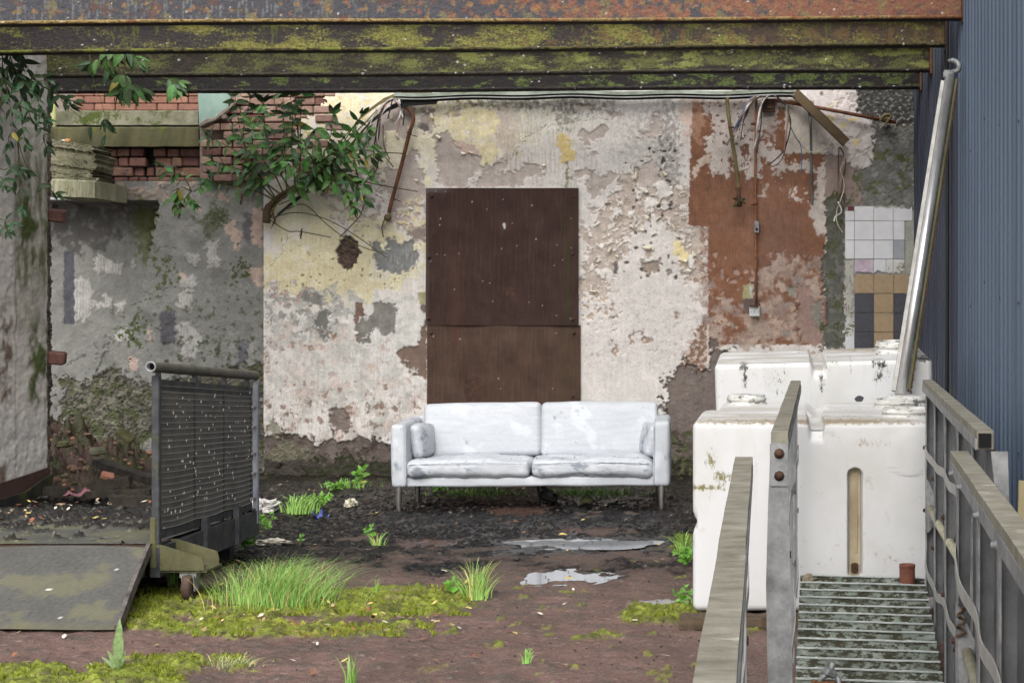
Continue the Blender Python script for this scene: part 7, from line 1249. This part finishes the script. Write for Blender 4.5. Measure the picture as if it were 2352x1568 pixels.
def weed(lab, u, v, n, h, L, seed, sp=.6, me=None, name='weed'):
    rg_ = random.Random(seed); c = PG(u, v); st_ = []
    for i in range(n): a = rg_.uniform(0, 6.28); q = rg_.uniform(.2, 1)*sp; st_.append([c+Vector((0, 0, 0)), c+Vector((math.cos(a)*h*q*.4, math.sin(a)*h*q*.4, h*.55)), c+Vector((math.cos(a)*h*q, math.sin(a)*h*q, h*rg_.uniform(.7, 1.05)))])
    return plant(name, lab, 'weed', st_, c, [me or LW], .028, L, .15, .15, .0028, M_LEAFY, seed, 2, 'small weeds', 3)
weed('leafy weed growing at the wall foot left of the sofa', 828, 1118, 3, .16, (.05, .08), 1, .25); weed('bushy green weed beside the mesh railing end', 562, 1262, 14, .22, (.03, .055), 2, .8); weed('tiny two leaf weed in the mud left of the sofa legs', 850, 1240, 2, .10, (.03, .05), 3, .3); weed('small sprout in the mud beside the paper scrap', 690, 1253, 2, .06, (.03, .05), 4, .5); weed('low creeping weed behind the grass clump', 735, 1165, 9, .09, (.03, .05), 5, 1.2); weed('weed patch against the white tank side', 1578, 1300, 6, .10, (.03, .05), 6, .8); weed('small weed at the tank foot by the timber bearer', 1570, 1390, 6, .08, (.02, .04), 7, .8); weed('spreading low weeds at the wall foot', 770, 1128, 10, .07, (.03, .05), 8, 1.6); weed('small weeds beneath the sofa front', 1010, 1128, 8, .06, (.03, .05), 9, 1.8); weed('broad leaved sprout on the moss', 1040, 1370, 2, .07, (.04, .06), 10, .5)
# dandelion
c = PG(272, 1542); dn = thing('dandelion', 'tall dandelion leaf rosette on the moss in the foreground', 'weed', c); LDN = leafmesh('dandelion_leaf', .10, noisy('dandelion_green', (84, 116, 52), (124, 152, 84), 12, .5, .1, 60), .06, .35, 9)
for (d, L_) in (((.03, -.05, 1), .22), ((.35, -.1, .9), .09), ((-.4, -.1, .85), .10), ((-.75, -.2, .75), .09), ((.1, -.3, .8), .07)): leaf(dn, LDN, c+Vector((0, 0, .005)), d, L_, random.uniform(-.3, .3))
# moss fibres (uncountable)
mb = MB(); rg = np.random.default_rng(77); cnt = 0
for (u0, u1, v0, v1, n) in ((290, 560, 1352, 1446, 3200), (560, 1080, 1362, 1416, 3600), (430, 1000, 1434, 1464, 1500), (-10, 420, 1530, 1566, 2200), (300, 560, 1506, 1532, 700), (1430, 1590, 1392, 1432, 700), (930, 1080, 1345, 1372, 300)):
    for i in range(n):
        u, v = rg.uniform(u0, u1), rg.uniform(v0, v1); q = math.sin(u*.021+v*.05)+math.sin(u*.053-v*.11+1)
        if q < -.75: continue
        p = PG(u, v); z = rg.uniform(.008, .022); a = rg.uniform(0, 6.28); d = Vector((math.cos(a), math.sin(a), 0))*.006; mb.add([p-d+Vector((0, 0, .004)), p+d+Vector((0, 0, .004)), p+Vector((rg.uniform(-.008, .008), rg.uniform(-.008, .008), .006+z))], [(0, 1, 2)])
tag(mb.build('moss', M_MOSS), 'bright green moss growing on the concrete', None, None, 'stuff')
# fallen leaves and crumbs (uncountable litter)
def litter(name, n, region, cols, size, lab, seed, zf_=lambda x, y: .012):
    rg_ = random.Random(seed); mbs = [MB() for _ in cols]
    for i in range(n):
        u, v = region(rg_); p = PG(u, v); s = rg_.uniform(*size); a = rg_.uniform(0, 6.28); d = Vector((math.cos(a), math.sin(a), rg_.uniform(-.1, .3)))*s; e = Vector((-math.sin(a), math.cos(a), rg_.uniform(-.2, .3)))*s*.42; p = p+Vector((0, 0, zf_(p.x, p.y)+s*.15)); k = rg_.uniform(0, .5)*s; mbs[i % len(cols)].add([p-d, p-e+Vector((0, 0, k*.3)), p+d*.3-e+Vector((0, 0, k)), p+d+Vector((0, 0, k)), p+d*.2+e+Vector((0, 0, k*.8)), p-d*.4+e], [(0, 1, 2), (0, 2, 4, 5), (2, 3, 4)])
    for k, q in enumerate(mbs):
        if q.v: tag(q.build(name, cols[k]), lab[k], None, None, 'stuff')
lc = [noisy('leaf_tan', (150, 110, 70), (186, 150, 110), 20, .8, .2, 60), noisy('leaf_yellow', (190, 158, 60), (214, 186, 96), 20, .7, .2, 60), noisy('leaf_rust', (122, 66, 42), (160, 92, 58), 20, .8, .2, 60), noisy('leaf_pale', (190, 176, 150), (214, 204, 186), 20, .8, .2, 60)]
litter('fallen_leaves', 150, lambda r: ((r.uniform(0, 1600), 1100+460*r.random()**1.3)), lc, (.008, .024), ('tan fallen leaves scattered over the yard', 'yellow fallen leaves scattered over the yard', 'rust brown fallen leaves over the yard', 'pale dry leaf scraps over the yard'), 41)
litter('fallen_leaves', 36, lambda r: (r.uniform(0, 350), r.uniform(1262, 1330)), lc, (.012, .032), ('tan leaves lying on the platform', 'yellow leaves lying on the platform', 'rust leaves lying on the platform', 'pale leaf scraps on the platform'), 42, lambda x, y: .31 if 7.96 < y else .02)
litter('fallen_leaves', 60, lambda r: (r.uniform(430, 1080), r.uniform(1395, 1465)), lc, (.008, .026), ('tan leaf bits on the moss', 'yellow leaf bits on the moss', 'rust leaf bits on the moss', 'pale leaf bits on the moss'), 43, lambda x, y: .03)
mb = MB(); random.seed(9)
for i in range(700): u, v = random.uniform(0, 1620), 1110+430*random.random(); p = PG(u, v); s = random.uniform(.004, .011); v_, f_ = rock(p+Vector((0, 0, s*.4)), (s*1.4, s, s*.8), i, None, ''); mb.add(v_, f_)
tag(mb.build('gravel', noisy('dark_grit', (40, 34, 32), (92, 80, 72), 30, .9, .4, 90, c3=(150, 130, 110), t3=.62, scale3=30)), 'small dark grit and crumbs over the yard', None, None, 'stuff')
mb = MB(); random.seed(19)
for i in range(110):
    u = random.uniform(560, 1590); v = random.uniform(1165, 1285); p = PG(u, v)
    if 1150 < u < 1520 and 1234 < v < 1264: continue
    s = random.uniform(.010, .028); v_, f_ = rock(p+Vector((0, 0, s*.1)), (s*1.7, s*1.2, s*.8), i+5, None, ''); mb.add(v_, f_)
tag(mb.build('mud_clods', noisy('wet_black_mud', (18, 17, 18), (44, 40, 38), 20, .35, 1.0, 70)), 'wet black mud clods in front of the sofa', None, None, 'stuff')
mb = MB(); random.seed(23)
for i in range(46):
    p = Vector((SX+random.uniform(-.85, .85), SY+random.uniform(.02, .42), .372+random.uniform(-.003, .004))); s = random.uniform(.004, .011); v_, f_ = rock(p, (s*1.6, s, s*.6), i+70, None, ''); mb.add(v_, f_)
tag(mb.build('crumbs', M_SEED), 'dark crumbs and leaf bits lying on the sofa seats', None, None, 'stuff')
# single pieces of litter
def crumple(name, lab, cat, u, v, size, m, seed, z=.0):
    rg_ = np.random.default_rng(seed); c = PG(u, v); P0, p, nd, Q = rbox((1, 1, 1), .8, (14, 14, 14)); p = p*(1+.22*n3(p, 1.6, seed)+.16*n3(p, .6, seed+1, 'r')*.6)[:, None]; p = p*np.array(size)/2+np.array((c.x, c.y, c.z+size[2]*.42+z)); tag(newmesh(name, p, [tuple(q) for q in Q], m, None, False), lab, cat)
crumple('plastic_bag', 'crumpled dirty white plastic bag beside the mesh railing', 'bag', 606, 1176, (.20, .14, .10), noisy('dirty_white_bag', (150, 146, 140), (206, 202, 198), 14, .5, .3, 60, c3=(110, 70, 60), t3=.64), 3); crumple('paper_scrap', 'muddy pale paper scrap on the mud near the bushy weed', 'litter', 625, 1250, (.17, .10, .035), noisy('muddy_paper', (132, 124, 104), (186, 180, 164), 14, .8, .3, 60), 5); crumple('foil_scrap', 'small shiny crumpled scrap on the mud left of the sofa leg', 'litter', 806, 1163, (.08, .06, .06), noisy('foil', (120, 112, 80), (206, 200, 176), 20, .4, .3, 60, .3), 7)
def flatscrap(name, lab, u, v, w_, d, h, m, seed, z=.02):
    rg_ = random.Random(seed); c = PG(u, v); nx, ny = 9, 5; vs_ = [c+Vector(((i/(nx-1)-.5)*w_, (j/(ny-1)-.5)*d, z+h*rg_.random()*(.3+.7*math.sin(i*1.1+j)))) for j in range(ny) for i in range(nx)]
    tag(newmesh(name, vs_, [(j*nx+i, j*nx+i+1, (j+1)*nx+i+1, (j+1)*nx+i) for j in range(ny-1) for i in range(nx-1)], m), lab, 'litter')
flatscrap('wrapper', 'blue and purple crumpled sweet wrapper on the mud', 735, 1191, .11, .10, .06, noisy('blue_wrapper', (52, 40, 120), (84, 110, 190), 40, .3, .2, 60, c3=(190, 190, 210), t3=.62), 3); flatscrap('pink_scrap', 'pink torn wrapper on the mud behind the platform', 190, 1150, .22, .20, .05, noisy('pink_paper', (132, 70, 84), (160, 104, 114), 14, .6, .2, 60), 4, .05)
for k, (u, v, lab) in enumerate([(1282, 1235, 'bright yellow leaf lying by the long puddle'), (1303, 1338, 'yellow leaf beside the bright puddle'), (1188, 1476, 'yellow leaf caught on the small grass sprout'), (752, 1131, 'yellow leaf at the wall foot above the grass clump')]):
    c = PG(u, v)+Vector((0, 0, .02 if k != 2 else .04)); o = bpy.data.objects.new('yellow_leaf', leafmesh('yellow_leaf', .3, lc[1], .2, .3, 5)); COL.objects.link(o); o.location = c; o.rotation_euler = (.2, -.2, k*1.3); o.scale = (.06, .06, .06); tag(o, lab, 'leaf', 'single yellow leaves')
rk = [(1348, 1158, .09, 'small dark mossy stone under the right half of the sofa')]
for u, v, s, lab in rk: v_, f_ = rock(PG(u, v)+Vector((0, 0, s*.3)), (s*1.3, s, s*.8), 6, None, ''); tag(newmesh('stone', v_, f_, rm[2], None, True), lab, 'stone')
tag(MB().bbox(PG(1260, 1155)+Vector((0, 0, .05)), (.14, .06, .07), .015, Euler((0, .3, .2)).to_matrix()).build('black_scrap', M_BLACK), 'black plastic scrap under the middle of the sofa', 'litter')
